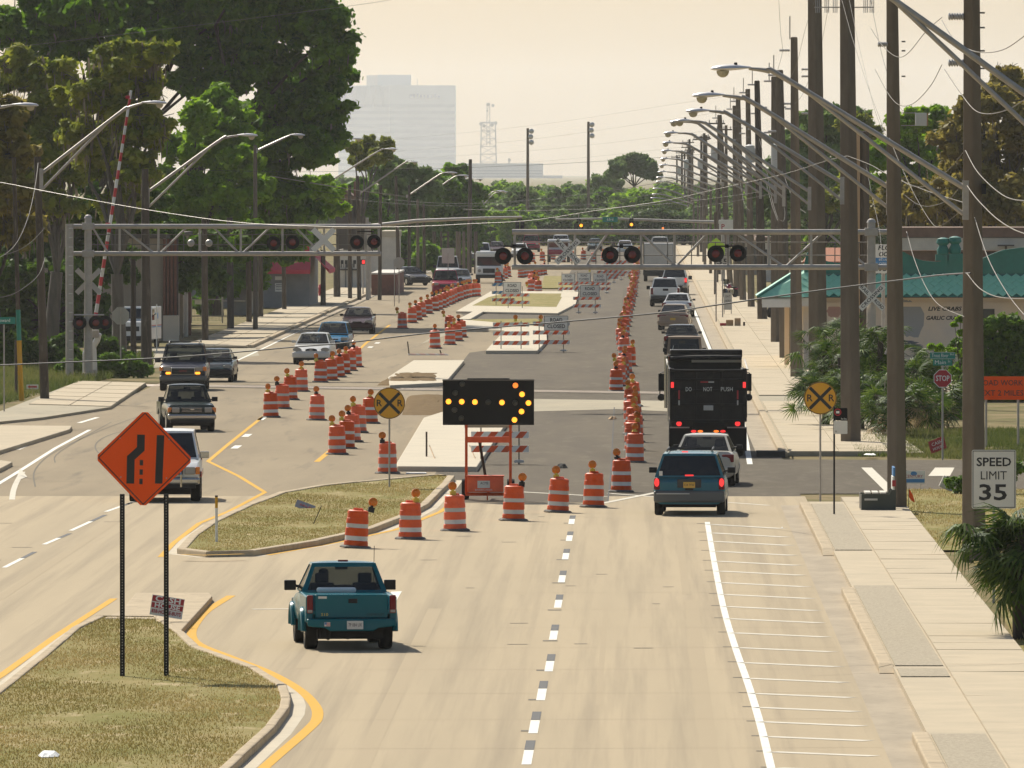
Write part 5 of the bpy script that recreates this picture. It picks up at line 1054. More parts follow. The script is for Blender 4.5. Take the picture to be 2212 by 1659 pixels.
p0 = at(1974,1060); t = thing('yard_sign', 'white and blue real estate sign right of the concrete pole with the bench', 'yard sign', (p0.x,p0.y,0)); o = panel(t, .62, .36, 'white_sign', (0,0,.38), .005); bar(o, 0, -.10, .6, .1, 'blue_sign', y=-.006); text('CENTURY', .12, 'red_letter', o, (0,-.0065,.02), width=.5); oval(o, 'round_emblem', (.0,-.007,.10), .09, .06, 'blue_sign', .003)
for x in (-.2,.2): MB().tube([(x,0,0),(x,0,.3)], .008, 'galvanised', 4).build('stake', t)
p0 = at(1962,1106); t = thing('marker_flag', 'small orange survey flag stuck in the grass by the pole', 'flag', (p0.x,p0.y,0)); MB().tube([(0,0,0),(.02,0,.62)], .008, 'cable_black', 4).build('wire_stake', t); MB().sheet([(.02,0,.62),(.12,.02,.45),(.18,-.01,.25),(.08,0,.30),(.015,0,.40)], 'orange_sheeting').build('pennant', t)
# delineator and litter on the medians
p0 = at(467,1181); t = thing('delineator_post', 'thin white delineator post with yellow band at the tip of the middle median', 'post', (p0.x,p0.y,.1)); MB().tube([(0,0,0),(0,0,.82)], .033, 'litter_white', 8).build('post', t); MB().tube([(0,0,.82),(0,0,1.08)], .034, 'yellow_paint', 8).build('yellow_band', t); MB().tube([(0,0,1.08),(0,0,1.12)], .035, 'black_plastic', 8).build('cap', t)
def debris(lab, u, v, w, h, m, z=.12, name='litter'):
    p0 = at(u, v, z); n = 9; mb = MB(); vs_ = [(w/2*math.cos(6.28*k/n)*random.uniform(.6,1.1), w*random.uniform(.8,1.4)*math.sin(6.28*k/n), 0) for k in range(n)]; vs_ += [(x*.6, y*.6, h*random.uniform(.5,1)) for x,y,_ in vs_]
    mb.add(vs_, [tuple(range(n,2*n))]+[(i,(i+1)%n,(i+1)%n+n,i+n) for i in range(n)], m); return tag(mb.build(name, None, p0), lab, 'litter')
debris('crumpled white paper on the near grass median', 102, 1634, .42, .08, 'litter_white'); debris('white rag lying on the weeds left of the concrete pole', 1880, 982, .5, .05, 'litter_white', .1); debris('scrap of white paper on the grass by the palm', 1690, 1140, .05, .03, 'litter_white', .01)
o = panel(None, .52, .36, 'mural_dark', at(659,1094,.16), .02, 'fallen_sign'); o.rotation_euler = (R(-60),R(20),0); tag(o, 'small dark sign lying tilted on the middle median', 'sign'); text('SALE', .12, 'red_letter', o, (0,-.0065,.0), width=.3)
o = MB().tube([(0,0,0),(.20,0,.45)], .012, 'wood_pole', 5).build('leaning_stake', None, at(677,1132,.12)); tag(o, 'thin wooden stake leaning beside the fallen sign on the median', 'stake')
# bench and boards by the concrete pole
p0 = at(1905,1110); t = thing('bench', 'grey concrete bench with advertising panels at the foot of the concrete pole', 'bench', (p0.x,p0.y,.1))
mat('bench_dark', (.075,.08,.062), .9)
for y in (-.75,.75): MB().prism([(-.55,0),(.35,0),(.35,.55),(.22,.55),(.18,.44),(-.55,.44)], y, y+.09, 'bench_dark', axis='Y').build('bench_leg', t, bevel=.015); MB().box((-.56,y+.045,.22), (.025,.11,.44), 'white_wall').build('leg_edge', t)
for k in range(3): MB().box((-.38+k*.2,.05,.465), (.15,1.66,.04), 'white_wall').build('seat_slat', t)
for z, h, m in ((.72,.34,'white_sign'),(1.02,.22,'blue_sign')): MB().box((.28+.06*(z-.6),.05,z), (.05,1.6,h), m).build('backrest_panel', t)
bar(t, .30, .72, .10, .16, 'red_letter', y=-.76, th=.01, name='poster'); MB().box((-.3,-.80,.30), (.34,.03,.05), 'white_wall').build('armrest', t)
o = MB().box((0,0,0), (.34,.25,.06), 'litter_white').build('white_block', None, at(1944,1108,.04)); tag(o, 'flat white block at the base of the concrete pole', 'block')
p0 = at(1572,683); t = thing('sandwich_board', 'tall white sandwich board with scribbled writing on the right sidewalk', 'board', (p0.x,p0.y,.1)); o = panel(t, .52, 1.05, 'grey_sign', (0,0,.82), .02); text('EAT', .2, 'black_letter', o, (.02,-.0065,.3), width=.3); text('HERE', .2, 'black_letter', o, (0,-.0065,.02), width=.36)
for x in (-.22,.22): MB().tube([(x,0,0),(x,0,.4)], .025, 'galvanised', 4).build('leg', t)
p0 = at(1580,709)
for k, (dx, s, m, lb) in enumerate(((-.45,(.4,.3,.16),'red_sign','red flat crate on the right sidewalk'),(-.1,(.42,.4,.34),'cardboard','open cardboard box beside the red crate'),(.35,(.35,.35,.44),'pale_wood','taller brown box on the right sidewalk'),(.72,(.12,.12,.22),'brown_paint','small dark jug beside the cardboard boxes'))):
    o = MB().box((0,0,s[2]/2), s, m).build(('crate','cardboard_box','wooden_box','jug')[k], None, (p0.x+dx,p0.y,.14), bevel=.015); tag(o, lb, 'box' if k < 3 else 'jug')
# left side: green street name, cable markers, stop sign back, arrow sign
p0 = at(8,895); t = thing('street_name_sign', 'green street name sign at the far left edge', 'street sign', (p0.x,p0.y,0)); MB().tube([(0,0,0),(0,0,3.3)], .028, 'galvanised', 6).build('post', t); o = panel(t, .84, .25, 'green_sign', (0,-.04,3.45), .01, 'street_name_blade'); text('Broward', .18, 'white_letter', o, (-.04,-.0065,0), width=.52)
p0 = at(46,866); t = thing('marker_pole', 'slanting pole painted green and yellow beside the railway track', 'pole', (p0.x,p0.y,0)); mb = MB(); mb.tube([(0,0,0),(-.06,0,1.15)], .10, 'yellow_paint', 10).build('lower_band', t); MB().tube([(-.06,0,1.15),(-.10,0,2.35)], .095, 'yellow_paint', 10).build('middle_band', t); MB().tube([(-.10,0,2.35),(-.14,0,3.55)], .09, 'green_sign', 10).build('upper_band', t); MB().tube([(-.14,0,3.55),(-.3,0,9.5)], .085, 'wood_pole', 10).build('shaft', t)
p0 = at(34,862); o = MB().tube([(0,0,0),(0,0,2.3)], .06, 'wood_pole', 6).build('fence_post', None, p0); tag(o, 'short grey post standing left of the green and yellow pole', 'post')
p0 = at(260,812); t = thing('stop_sign', 'grey back of an octagonal stop sign in front of the mail van', 'road sign', (p0.x,p0.y,0)); MB().tube([(0,-.03,0),(0,-.03,3.0)], .032, 'galvanised', 6).build('post', t); o = panel(t, 1, 1, 'sign_back', (0,0,2.62), poly=[(x*1.35,z*1.35) for x,z in oc])
p0 = at(80,852); t = thing('direction_sign', 'small red and white arrow plate at the foot of the wooden pole', 'sign', (p0.x-.2,p0.y,0)); o = panel(t, .48, .18, 'white_sign', (0,0,.30), .01); bar(o, .03, 0, .3, .07, 'red_sign'); MB().prism([(-.2,0),(-.1,.07),(-.1,-.07)], -.0085, -.0065, 'red_sign', axis='Y').build('arrow_head', o)
MB().tube([(0,.01,0),(0,.01,.3)], .015, 'galvanised', 5).build('stake', t)
p0 = at(338,762); t = thing('road_marker', 'thin white marker post in front of the mail van', 'post', (p0.x,p0.y,0)); MB().tube([(0,0,0),(0,0,2.4)], .03, 'white_paint', 6).build('post', t)
# hazy signs on the far left sidewalk
for (u, v, kind, lab) in ((862,655,'stop','grey back of a stop sign near the brick wall'),(852,662,'post','slim sign post left of the grey stop sign back'),(968,640,'rect','tall grey sign back beside the far left trunk row')):
    p0 = at(u, v); t = thing('road_sign', lab, 'road sign', (p0.x,p0.y,0)); MB().tube([(0,-.03,0),(0,-.03,3.1)], .03, 'galvanised', 5).build('post', t)
    if kind == 'stop': panel(t, 1, 1, 'sign_back', (0,0,2.75), poly=[(x*1.3,z*1.3) for x,z in oc])
    elif kind == 'rect': panel(t, .9, 1.1, 'grey_sign', (0,0,2.9))
# ------------------------------------------------------------------ railway signals
def flasher(t, x, z, y=-.16, back=False, r=.315, tilt=0):
    """one flashing light: black disc, hood, dark red lens"""
    if back:
        mb = MB(); mb.lathe([(.03,.0),(.12,.03),(.15,.10),(.16,.16)], 'sign_back', 14, (x,y,z), axis='Y'); return mb.build('signal_back', t, smooth=True)
    o = MB().lathe([(r,-.01),(r,.01)], 'signal_black', 28, (x,y,z), axis='Y').build('signal_disc', t)
    MB().lathe([(.15,-.02),(.14,-.045),(.08,-.06),(.01,-.065)], 'red_lens_dark', 18, (x,y,z), axis='Y').build('lens', o, smooth=True)
    vs_ = []; n = 12
    for k in range(n+1):
        a = R(-10+200*k/n); vs_ += [(x+.165*math.cos(a),y-.01,z+.165*math.sin(a)),(x+.175*math.cos(a),y-.26*max(.25,math.sin(a)),z+.175*math.sin(a))]
    MB().add(vs_, [(2*k,2*k+1,2*k+3,2*k+2) for k in range(n)], 'signal_black').build('hood', o); return o
def crossbuck(t, loc, L_=1.22, w=.20, front=True, rz=0.0, lettering=True):
    """X-shaped sign; lettered RAIL ROAD CROSSING on its face"""
    r_ = thing('crossbuck', None, None, loc, rz) ; r_.parent = t
    for a, words in ((-45, None), (45, None)):
        o = MB().box((0,0,0), (L_,.012,w), 'white_sign' if front else 'grey_sign').build('crossbuck_blade', t, (loc[0],loc[1]-.007*(a > 0),loc[2])); o.rotation_euler = (0,R(-a),rz)
        if front and lettering:
            if a > 0: text('CROSSING', w*.78, 'black_letter', o, (0,-.0085,0), width=L_*.86, bold=.015)
            else:
                text('RAIL', w*.78, 'black_letter', o, (-L_*.31,-.0085,0), width=L_*.33, bold=.015); text('ROAD', w*.78, 'black_letter', o, (L_*.30,-.0085,0), width=L_*.36, bold=.015)
    bpy.data.objects.remove(r_)
def gantry(name, lab, mast, x_end, d, ztop, zlow, over, posts, diags, nrail):
    t = thing(name, lab, 'signal gantry', (mast, d, 0)); L_ = x_end-mast; s = 1 if L_ > 0 else -1
    for y in (0, .75):
        for z in (ztop, zlow):
            r = .105 if y == 0 else .07
            mb = MB(); mb.tube([(-over*s,y,z),(L_,y,z)], r, 'galvanised', 12); mb.build('chord', t, smooth=True)
    for x in posts:
        MB().tube([(x,0,zlow),(x,0,ztop)], .048, 'galvanised', 8).build('web_post', t); MB().tube([(x,0,zlow),(x,.75,zlow)], .03, 'galvanised', 6).build('cross_tie', t)
    for x0, x1 in diags: MB().tube([(x0,.02,zlow+.06),(x1,.02,ztop-.06)], .045, 'galvanised', 8).build('web_diagonal', t)
    for z in (zlow+(ztop-zlow)*.33, zlow+(ztop-zlow)*.70): MB().tube([(0,.95,z),(L_-s*.1,.95,z)], .02, 'galvanised_dark', 5).build('handrail', t)
    n = nrail
    for k in range(n+1): MB().tube([(L_*(k+.5)/(n+1),.95,zlow-.05),(L_*(k+.5)/(n+1),.95,zlow+(ztop-zlow)*.70)], .018, 'galvanised_dark', 4).build('rail_post', t)
    MB().box((L_/2,.6,zlow+.06), (abs(L_)*.98,.5,.03), 'galvanised_dark').build('walkway', t)
    MB().tube([(0,0,0),(0,0,ztop+.35)], [.20,.15], 'galvanised', 14).build('mast', t, smooth=True)
    MB().lathe([(.18,ztop+.35),(.12,ztop+.47),(.03,ztop+.50)], 'galvanised', 12).build('mast_cap', t); MB().box((0,0,.15), (.55,.55,.3), 'kerb_concrete').build('footing', t, bevel=.03)
    for z in (ztop, zlow): MB().box((0,0,z), (.5,.4,.3), 'galvanised').build('clamp', t, bevel=.02)
    return t
dR = 414.0; sR = F/dR; mR = (1882-VU)/sR
def gx(u, s, m): return (u-VU)/s-m
zt_, zl_ = HC-(501-VV)/sR, HC-(577-VV)/sR
t = gantry('signal_gantry', 'railway signal gantry reaching over the right lanes with RAILROAD CROSSING sign', mR, (1106-VU)/sR, dR, zt_, zl_, .6,
    [gx(u,sR,mR) for u in (1112,1242,1385,1457,1572,1660,1752,1840)], [(gx(1267,sR,mR),gx(1312,sR,mR)),(gx(1457,sR,mR),gx(1386,sR,mR)),(gx(1462,sR,mR),gx(1528,sR,mR)),(gx(1690,sR,mR),gx(1590,sR,mR)),(gx(1700,sR,mR),gx(1775,sR,mR)),(gx(1870,sR,mR),gx(1790,sR,mR))], 14)
for u, v in ((1087,553),(1134,553),(1318,551),(1366,550),(1546,548),(1594,547)): flasher(t, gx(u,sR,mR), HC-(v-VV)/sR)
for a, b in ((1087,1134),(1318,1366),(1546,1594)): MB().tube([(gx(a,sR,mR),-.08,zl_+.78),(gx(b,sR,mR),-.08,zl_+.78)], .03, 'signal_black', 6).build('signal_arm', t); MB().box((gx((a+b)/2,sR,mR),-.09,zl_+.78), (.14,.14,.14), 'signal_black').build('junction_box', t)
crossbuck(t, (gx(1226,sR,mR),-.14,HC-(543-VV)/sR), 1.20, .22)
crossbuck(t, (.02,-.24,HC-(642-VV)/sR), 1.24, .22)
dL = 476.0; sL = F/dL; mL = (190-VU)/sL; zt2, zl2 = HC-(489-VV)/sL, HC-(548-VV)/sL
t = gantry('signal_gantry', 'long railway signal gantry reaching over the oncoming lanes from the left', mL, (822-VU)/sL, dL, zt2, zl2, .8,
    [gx(u,sL,mL) for u in (258,342,431,520,610,700,790,818)], [(gx(232,sL,mL),gx(200,sL,mL)),(gx(330,sL,mL),gx(262,sL,mL)),(gx(348,sL,mL),gx(402,sL,mL)),(gx(514,sL,mL),gx(462,sL,mL)),(gx(526,sL,mL),gx(582,sL,mL)),(gx(690,sL,mL),gx(640,sL,mL))], 16)
for u, v in ((771,523),(808,522),(591,525),(632,523)): flasher(t, gx(u,sL,mL), HC-(v-VV)/sL, r=.30)
for u in (412,451): flasher(t, gx(u,sL,mL), HC-(525-VV)/sL, y=-.1, back=True)
MB().tube([(gx(771,sL,mL),-.06,zl2+.95),(gx(808,sL,mL),-.06,zl2+.95)], .03, 'signal_black', 6).build('signal_arm', t)
crossbuck(t, (gx(699,sL,mL),-.12,HC-(518-VV)/sL), 1.30, .24, True, lettering=False)
crossbuck(t, (-.0,.26,HC-(608-VV)/sL), 1.45, .22, False)
MB().tube([(gx(150,sL,mL),-.15,0),(gx(150,sL,mL),-.15,zt2+.1)], .17, 'galvanised', 10).build('ladder_mast', t, smooth=True)
for k in range(15): MB().box((gx(150,sL,mL)+.06,-.33,.9+k*.40), (.16,.04,.035), 'lamp_metal').build('rung', t)
for u in (172,207): flasher(t, gx(u,sL,mL), HC-(697-VV)/sL, y=-.3, r=.30)
MB().tube([(gx(160,sL,mL),-.2,HC-(680-VV)/sL),(gx(225,sL,mL),-.2,HC-(680-VV)/sL)], .03, 'lamp_metal', 6).build('signal_arm', t); flasher(t, gx(226,sL,mL), HC-(697-VV)/sL, y=.3, r=.30)
# crossing gate with raised striped arm
p0 = at(196,818); t = thing('crossing_gate', 'railway crossing gate with red and white arm raised upright', 'crossing gate', (p0.x,p0.y-.8,0)); s0 = F/(p0.y-.8)
mb = MB(); mb.prism([(-.32,0),(.30,0),(.30,.5),(.26,1.35),(.42,1.62),(.50,1.95),(.30,2.0),(.12,1.62),(-.22,1.38),(-.32,1.1)], -.22, .22, 'lamp_metal', axis='Y'); mb.build('gate_machine', t, bevel=.06, seg=3); MB().box((.25,-.28,1.95), (.30,.12,.34), 'galvanised').build('pivot', t, bevel=.03)
MB().box((-.05,-.24,.55), (.12,.03,.3), 'galvanised_dark').build('access_door', t); MB().box((.12,-.3,.2), (.35,.3,.4), 'galvanised').build('base_box', t, bevel=.02)
g0 = Vector(((205-VU)/s0-p0.x,-.36,HC-(694-VV)/s0)); g1 = Vector(((284-VU)/s0-p0.x,-.36,HC-(195-VV)/s0)); n = 26
for k in range(n):
    a, b = g0.lerp(g1,k/n), g0.lerp(g1,(k+.995)/n); MB().tube([a,b], .085*(1-k/n*.35), 'gate_red' if k%2 == 0 else 'white_sheeting', 6).build('arm_stripe', t)
for f in (.97,.42): q = g0.lerp(g1,f); MB().box(q+Vector((-.1,-.06,0)), (.18,.08,.14), 'gate_red').build('arm_light', t)
# ------------------------------------------------------------------ poles
def pole(name, lab, u, v, vtop, wtop, wbase, m, group=None, square=True, z=None, utop=None, parts=True):
    p = at(u, v); s = sc(v); zt = z if z else HC-(vtop-VV)/s; dx = ((utop-u)/s) if utop is not None else 0
    t = thing(name, lab, 'utility pole' if 'marker' not in name else 'pole', (p.x,p.y,0), 0, group); mb = MB(); n = 4 if square else 10; k = .707 if square else .5
    mb.tube([(0,0,-.02),(dx*.5,0,zt*.5),(dx,0,zt)], [wbase*k*(1.0 if square else 1),(wbase+wtop)*.5*k,wtop*k], m, n); o = mb.build('shaft', t, bevel=.055 if square else 0, smooth=not square); o.rotation_euler = (0,0,R(0))
    return t, zt, s
G = 'utility poles along the right sidewalk'
BIG = []
def insul(t, x, y, z, s=1, r=.07, L_=.5):
    mb = MB(); prof = [(.02,0)]
    for k in range(6): prof += [(r*.55,k*L_/6),(r,k*L_/6+.02),(r,k*L_/6+.045),(r*.55,k*L_/6+.06)]
    prof += [(.02,L_)]; rot = Matrix.Rotation(R(90 if s > 0 else -90),3,'Y'); mb.lathe(prof, 'insulator', 10, (x,y,z), rot=rot); return mb.build('insulator', t, smooth=True)
for (u, v, vt, wt, wb, ut, lab) in ((2104,1212,-60,.29,.42,2098,'thick square concrete pole behind the speed limit sign'),(1938,1105,-60,.24,.40,1926,'thick square concrete pole beside the bench'),(1838,962,-60,.36,.50,1829,'wide concrete pole rising out of the palmettos'),(1768,871,-60,.40,.56,1759,'widest concrete pole rising behind the round railway sign'),(1721,820,80,.24,.42,1715,'square concrete pole left of the palmettos topped below the frame edge')):
    t, zt, s = pole('utility_pole', lab, u, v, vt, wt, wb, 'concrete_pole', G, utop=ut); BIG.append((t, zt, s, u, v))
t, zt, s, u, v = BIG[0]
for vz in (36,136): insul(t, -.32-.28, -.0, HC-(vz-VV)/s, -1 if False else 1, .085, .36); MB().tube([(-.62+.38,0,HC-(vz-8-VV)/s),(-.12,0,HC-(vz-12-VV)/s)], .012, 'galvanised', 5).build('bracket', t)
for vz in (28,60,110,148): MB().box((.18,0,HC-(vz-VV)/s), (.12,.05,.04), 'galvanised_dark').build('step_bolt', t)
MB().box((.22,-.1,HC-(408-VV)/s), (.10,.14,.24), 'black_plastic').build('clamp_box', t); MB().box((-.22,-.05,HC-(415-VV)/s), (.08,.1,.14), 'galvanised_dark').build('clamp_box', t)
t, zt, s, u, v = BIG[1]; insul(t, -.52, 0, HC-(96-VV)/s, 1, .07, .32); MB().tube([(-.2,0,HC-(94-VV)/s),(-.1,0,HC-(92-VV)/s)], .012, 'galvanised', 5).build('bracket', t)
o = MB().box((.62,0,HC-(258-VV)/s), (.30,.22,.34), 'transformer_grey').build('control_box', t, bevel=.01); MB().box((.78,0,HC-(258-VV)/s), (.05,.2,.32), 'cardboard').build('box_door', t)
for vz in (244,271): MB().tube([(.1,0,HC-(vz-VV)/s),(.5,0,HC-(vz-VV)/s)], .012, 'galvanised', 5).build('bracket', t)
for vz in (90,110,165,385): MB().box((.16,0,HC-(vz-VV)/s), (.1,.05,.04), 'galvanised_dark').build('step_bolt', t)
t, zt, s, u, v = BIG[2]
for x0 in (-1.15,-.85,-.58,.42,.62):
    mb = MB()
    for k in range(3): mb.tube([(x0+k*.06,0,HC-(28-VV)/s),(x0+k*.06,0,HC+(VV+6)/s)], .014, 'insulator', 5)
    mb.build('antenna', t)
MB().tube([(-1.2,0,HC-(16-VV)/s),(.75,0,HC-(16-VV)/s)], .02, 'galvanised', 5).build('antenna_arm', t)
t, zt, s, u, v = BIG[4]
MB().box((-.3,0,HC-(60-VV)/s), (.05,.05,1.0), 'galvanised').build('top_pin', t); insul(t, -.75, 0, HC-(109-VV)/s, 1, .06, .45)
for vz in (150,235,165,245): insul(t, -.5 if vz in (235,) else .2, 0, HC-(vz-VV)/s, 1, .05, .4)
pole('utility_pole', 'square brown wooden post with a pale left side between two concrete poles', 1866, 836, 283, .34, .38, 'wood_pole', G)[0]
p0 = at(1866,836); o = MB().box((p0.x-.27,p0.y-.02,5.3), (.20,.34,10.5), 'pale_wood').build('conduit_board', None); tag(o, 'pale board facing the left side of the square wooden post', 'board')
FARP = []
for i, (u, v, vt, ut, wt, wb) in enumerate(((1697,779,151,1684,.26,.44),(1677,744,165,1673,.28,.44),(1647,694,174,1635,.26,.46),(1623,667,192,1615,.25,.36),(1605,652,211,1594,.26,.36),(1591,644,228,1586,.22,.34),(1578,622,248,1554,.28,.36))):
    t, zt, s = pole('utility_pole', 'concrete pole beside the right sidewalk, %s beyond the palmettos' % ORD[i], u, v, vt, wt, wb, 'concrete_pole' if i != 2 else 'wood_pole', G, utop=ut); FARP.append((t, zt, s, u, v))
    dx = (ut-u)/s
    for k, z in enumerate((zt-.25, zt-1.6, zt-2.9)): insul(t, dx-.55+(k%2)*.75, 0, z, 1, .055, .4)
    MB().box((dx-.28,0,zt+.25), (.05,.05,.9), 'galvanised').build('top_pin', t)
def transformer(t, x, z, h=1.0):
    mb = MB(); mb.lathe([(.05,-h/2-.02),(.28,-h/2),(.29,0),(.28,h/2),(.1,h/2+.08)], 'transformer_grey', 14, (x,-.32,z)); mb.build('transformer', t, smooth=True)
t, zt, s, u, v = FARP[2]; transformer(t, -.75, HC-(333-VV)/s, 1.0)
t, zt, s, u, v = FARP[1]; transformer(t, .0, HC-(338-VV)/s, 1.2)
t, zt, s, u, v = FARP[3]; transformer(t, .35, HC-(335-VV)/s, .8)
for i in range(16):
    y = 960+i*62+random.uniform(-12,12); s = F/y; x = 6.6+random.uniform(-.5,.9)+(.7 if i % 2 else 0); vt = np.interp(s, [10,16,22,26], [352,318,282,258])+random.uniform(-9,9)
    zt = HC-(vt-VV)/s; t = thing('utility_pole', 'hazy pole far along the right sidewalk, %s of the receding row' % ORD[i], 'utility pole', (x,y,0), 0, 'hazy far poles on the right'); MB().tube([(0,0,-.02),(0,0,zt)], [.20,.13], 'concrete_pole' if i%2 else 'wood_pole', 6).build('shaft', t)
    MB().box((-.2,0,zt-.4), (1.5,.1,.12), 'wood_pole').build('crossarm', t)
    for k in range(3): MB().tube([(-.8+k*.6,0,zt-.35),(-.8+k*.6,0,zt-.1)], .05, 'insulator', 5).build('insulator', t)
    if i % 3 == 0: transformer(t, -.4, zt-3, 1.0)
# wooden poles and posts on the left
for (u, v, vt, ut, w0, w1, lab, m) in ((96,868,338,80,.26,.36,'tall wooden pole left of the gantry carrying a long lamp arm','wood_pole'),(316,802,365,313,.30,.52,'thick wooden pole in front of the mail van carrying a lamp arm','wood_pole'),(443,740,470,441,.30,.36,'short weathered wooden post in front of the dark gate','wood_pole'),(498,714,470,496,.34,.40,'weathered wooden post right of the dark gate','wood_pole'),(538,700,480,536,.30,.34,'dark wooden post beside the white shed','wood_pole'),(563,688,480,562,.26,.32,'brown wooden post left of the red awning','wood_pole'),(614,672,430,611,.22,.30,'dark metal pole in front of the red awning','wood_pole'),(288,790,560,287,.24,.28,'dark slim tree post in front of the mail van','bark'),
    (698,664,540,698,.3,.36,'dark post right of the red awning','wood_pole'),(728,645,540,727,.46,.5,'wide brown post near the white building','wood_pole'),(756,648,400,755,.24,.3,'grey pole left of the white building','wood_pole'),(776,648,380,772,.24,.3,'grey pole carrying far lamp arms beside the white building','wood_pole'),(794,648,470,793,.22,.26,'light grey pole at the corner of the white building','galvanised'),(820,648,400,822,.22,.28,'grey pole in front of the brick wall','wood_pole'),(862,626,380,855,.22,.34,'dark red-brown pole right of the white building','wood_pole'),(884,612,400,884,.2,.3,'slim pole beyond the white building','wood_pole'),(903,605,430,902,.2,.3,'pale pole in the far left tree shade','concrete_pole'),(917,606,440,915,.2,.3,'pale pole beside the tall grey sign','wood_pole'),(1014,590,344,1016,.3,.4,'dark far pole rising above the left tree line','wood_pole')):
    pole('wooden_pole', lab, u, v, vt, w0, w1, m, 'poles along the left sidewalk', square=False, utop=ut)
# trunk-like posts in the far left shade
for i, (u, w) in enumerate(((938,.5),(953,.3),(968,.34),(990,.7),(1012,.34),(1002,.4),(1028,.5))):
    pole('wooden_pole', 'pale far post in the left tree shade, %s from the left' % ORD[i], u, 600-i*1.5, 500 if i != 4 else 470, w*.6, w*.7, 'concrete_pole' if i in (3,5,4) else 'wood_pole', 'pale posts in the far left shade', square=False)
# two tall floodlight poles
for i, (u, vt, lab) in enumerate(((1140,277,'tall floodlight pole on the horizon, left of the pair'),(1271,263,'tall floodlight pole on the horizon, right of the pair'))):
    y = 1500.0; s = F/y; t = thing('floodlight_pole', lab, 'floodlight pole', ((u-VU)/s,y,0), 0, 'two floodlight poles'); zt = HC-(vt-VV)/s; MB().tube([(0,0,0),(0,0,zt)], [.24,.17], 'concrete_pole', 8).build('shaft', t)
    for k in range(3): mb = MB(); mb.lathe([(.1,-.2),(.34,-.1),(.36,.1)], 'lamp_metal', 10, (.5-.1*(k%2),-.3,zt-.4-k*.75), axis='Y'); mb.build('floodlight', t, smooth=True)
# ------------------------------------------------------------------ street lamps
def cobra(t, tip, ax, L_=.85, r=.17):
    """lamp head along x, tip at 'tip', body towards ax (+1: fixed on its right end)"""
    n = 12; prof = [(0,.03),(.06,.10),(.25,.155),(.5,.17),(.72,.13),(.9,.075),(1.0,.05)]; vs_ = []
    for f, h in prof:
        for j in range(n): a = 2*math.pi*j/n; vs_.append((tip[0]+ax*L_*f, tip[1]+math.cos(a)*h*1.15, tip[2]+.02+math.sin(a)*h*(.55 if math.sin(a) > 0 else .30)+.03*f))
    k = len(prof); fs = [(i*n+j,i*n+(j+1)%n,(i+1)*n+(j+1)%n,(i+1)*n+j) for i in range(k-1) for j in range(n)]+[tuple(range(n)),tuple(range((k-1)*n,k*n))]
    MB().add(vs_, fs, 'lamp_metal').build('lamp_head', t, smooth=True)
    MB().lathe([(.145,.0),(.14,-.05),(.11,-.11),(.06,-.145),(.01,-.155)], 'lamp_glass', 14, (tip[0]+ax*L_*.30,tip[1],tip[2]-.02)).build('lamp_lens', t, smooth=True)
    MB().lathe([(.035,.0),(.04,.06),(.03,.08)], 'black_plastic', 8, (tip[0]+ax*L_*.62,tip[1],tip[2]+.09)).build('photocell', t)
def lamp(lab, d, head, tip_side, elbow, foot, foot2, group, base=None):
    """head: (u0,u1,v) ends of the lamp head, elbow: list of arm points (u,v) towards the pole, foot/foot2: where the two tubes meet the pole"""
    s = F/d; P = lambda u, v: Vector(((u-VU)/s, 0, HC-(v-VV)/s)); u0, u1, v = head; ax = 1 if tip_side == 'left' else -1; ut = u0 if ax > 0 else u1; ub = u1 if ax > 0 else u0
    a = P(ut, v); b = P(ub, v); f = P(*foot); t = thing('street_lamp', lab, 'street lamp', (f.x,d,0), 0, group); o = Vector((f.x,0,0)); a, b, f = a-o, b-o, f-o
    cobra(t, a, ax, abs(b.x-a.x)); pts = [b+Vector((-ax*.05,0,.03))]+[P(*e)-o for e in elbow]+[f]; pts = smoothline(pts, 6)
    MB().tube(pts, [.035+.03*min(1,k/8) for k in range(len(pts))], 'aluminium_arm', 8).build('upper_arm', t, smooth=True)
    if foot2: e = P(*elbow[-1])-o; f2 = P(*foot2)-o; q = e.lerp(f, .12); MB().tube([q, f2], .05, 'aluminium_arm', 8).build('lower_arm', t, smooth=True)
    MB().box(f+Vector((ax*.06,0,-.3 if foot2 else 0)), (.14,.16,.9 if foot2 else .3), 'galvanised').build('arm_bracket', t)
    if base is not None: MB().tube([(ax*.12,0,0),(ax*.12,0,f.z+.3)], [.14,.10], 'concrete_pole', 8).build('pole', t, smooth=True)
    return t
GR = 'cobra-head street lamps on the right poles'
lamp('street lamp arms crossing the top right corner above the frame', 215, (1740,1845,-46), 'left', [(1890,-28)], (2238,220), (2238,290), GR, base=1)
lamp('largest street lamp, on the concrete pole behind the speed limit sign', 254, (1535,1622,151), 'left', [(1660,154),(1700,172)], (2080,404), (2080,462), GR)
lamp('second largest street lamp on the right, on the concrete pole by the bench', 293, (1495,1565,209), 'left', [(1600,212),(1636,228)], (1915,402), (1915,446), GR)
lamp('third street lamp on the right, fixed to the wide concrete pole', 362, (1481,1535,242), 'left', [(1560,243),(1590,256)], (1815,392), (1815,430), GR)
lamp('fourth street lamp on the right, fixed behind the round sign pole', 425, (1457,1494,263), 'left', [(1520,265),(1545,280)], (1745,412), (1745,440), GR)
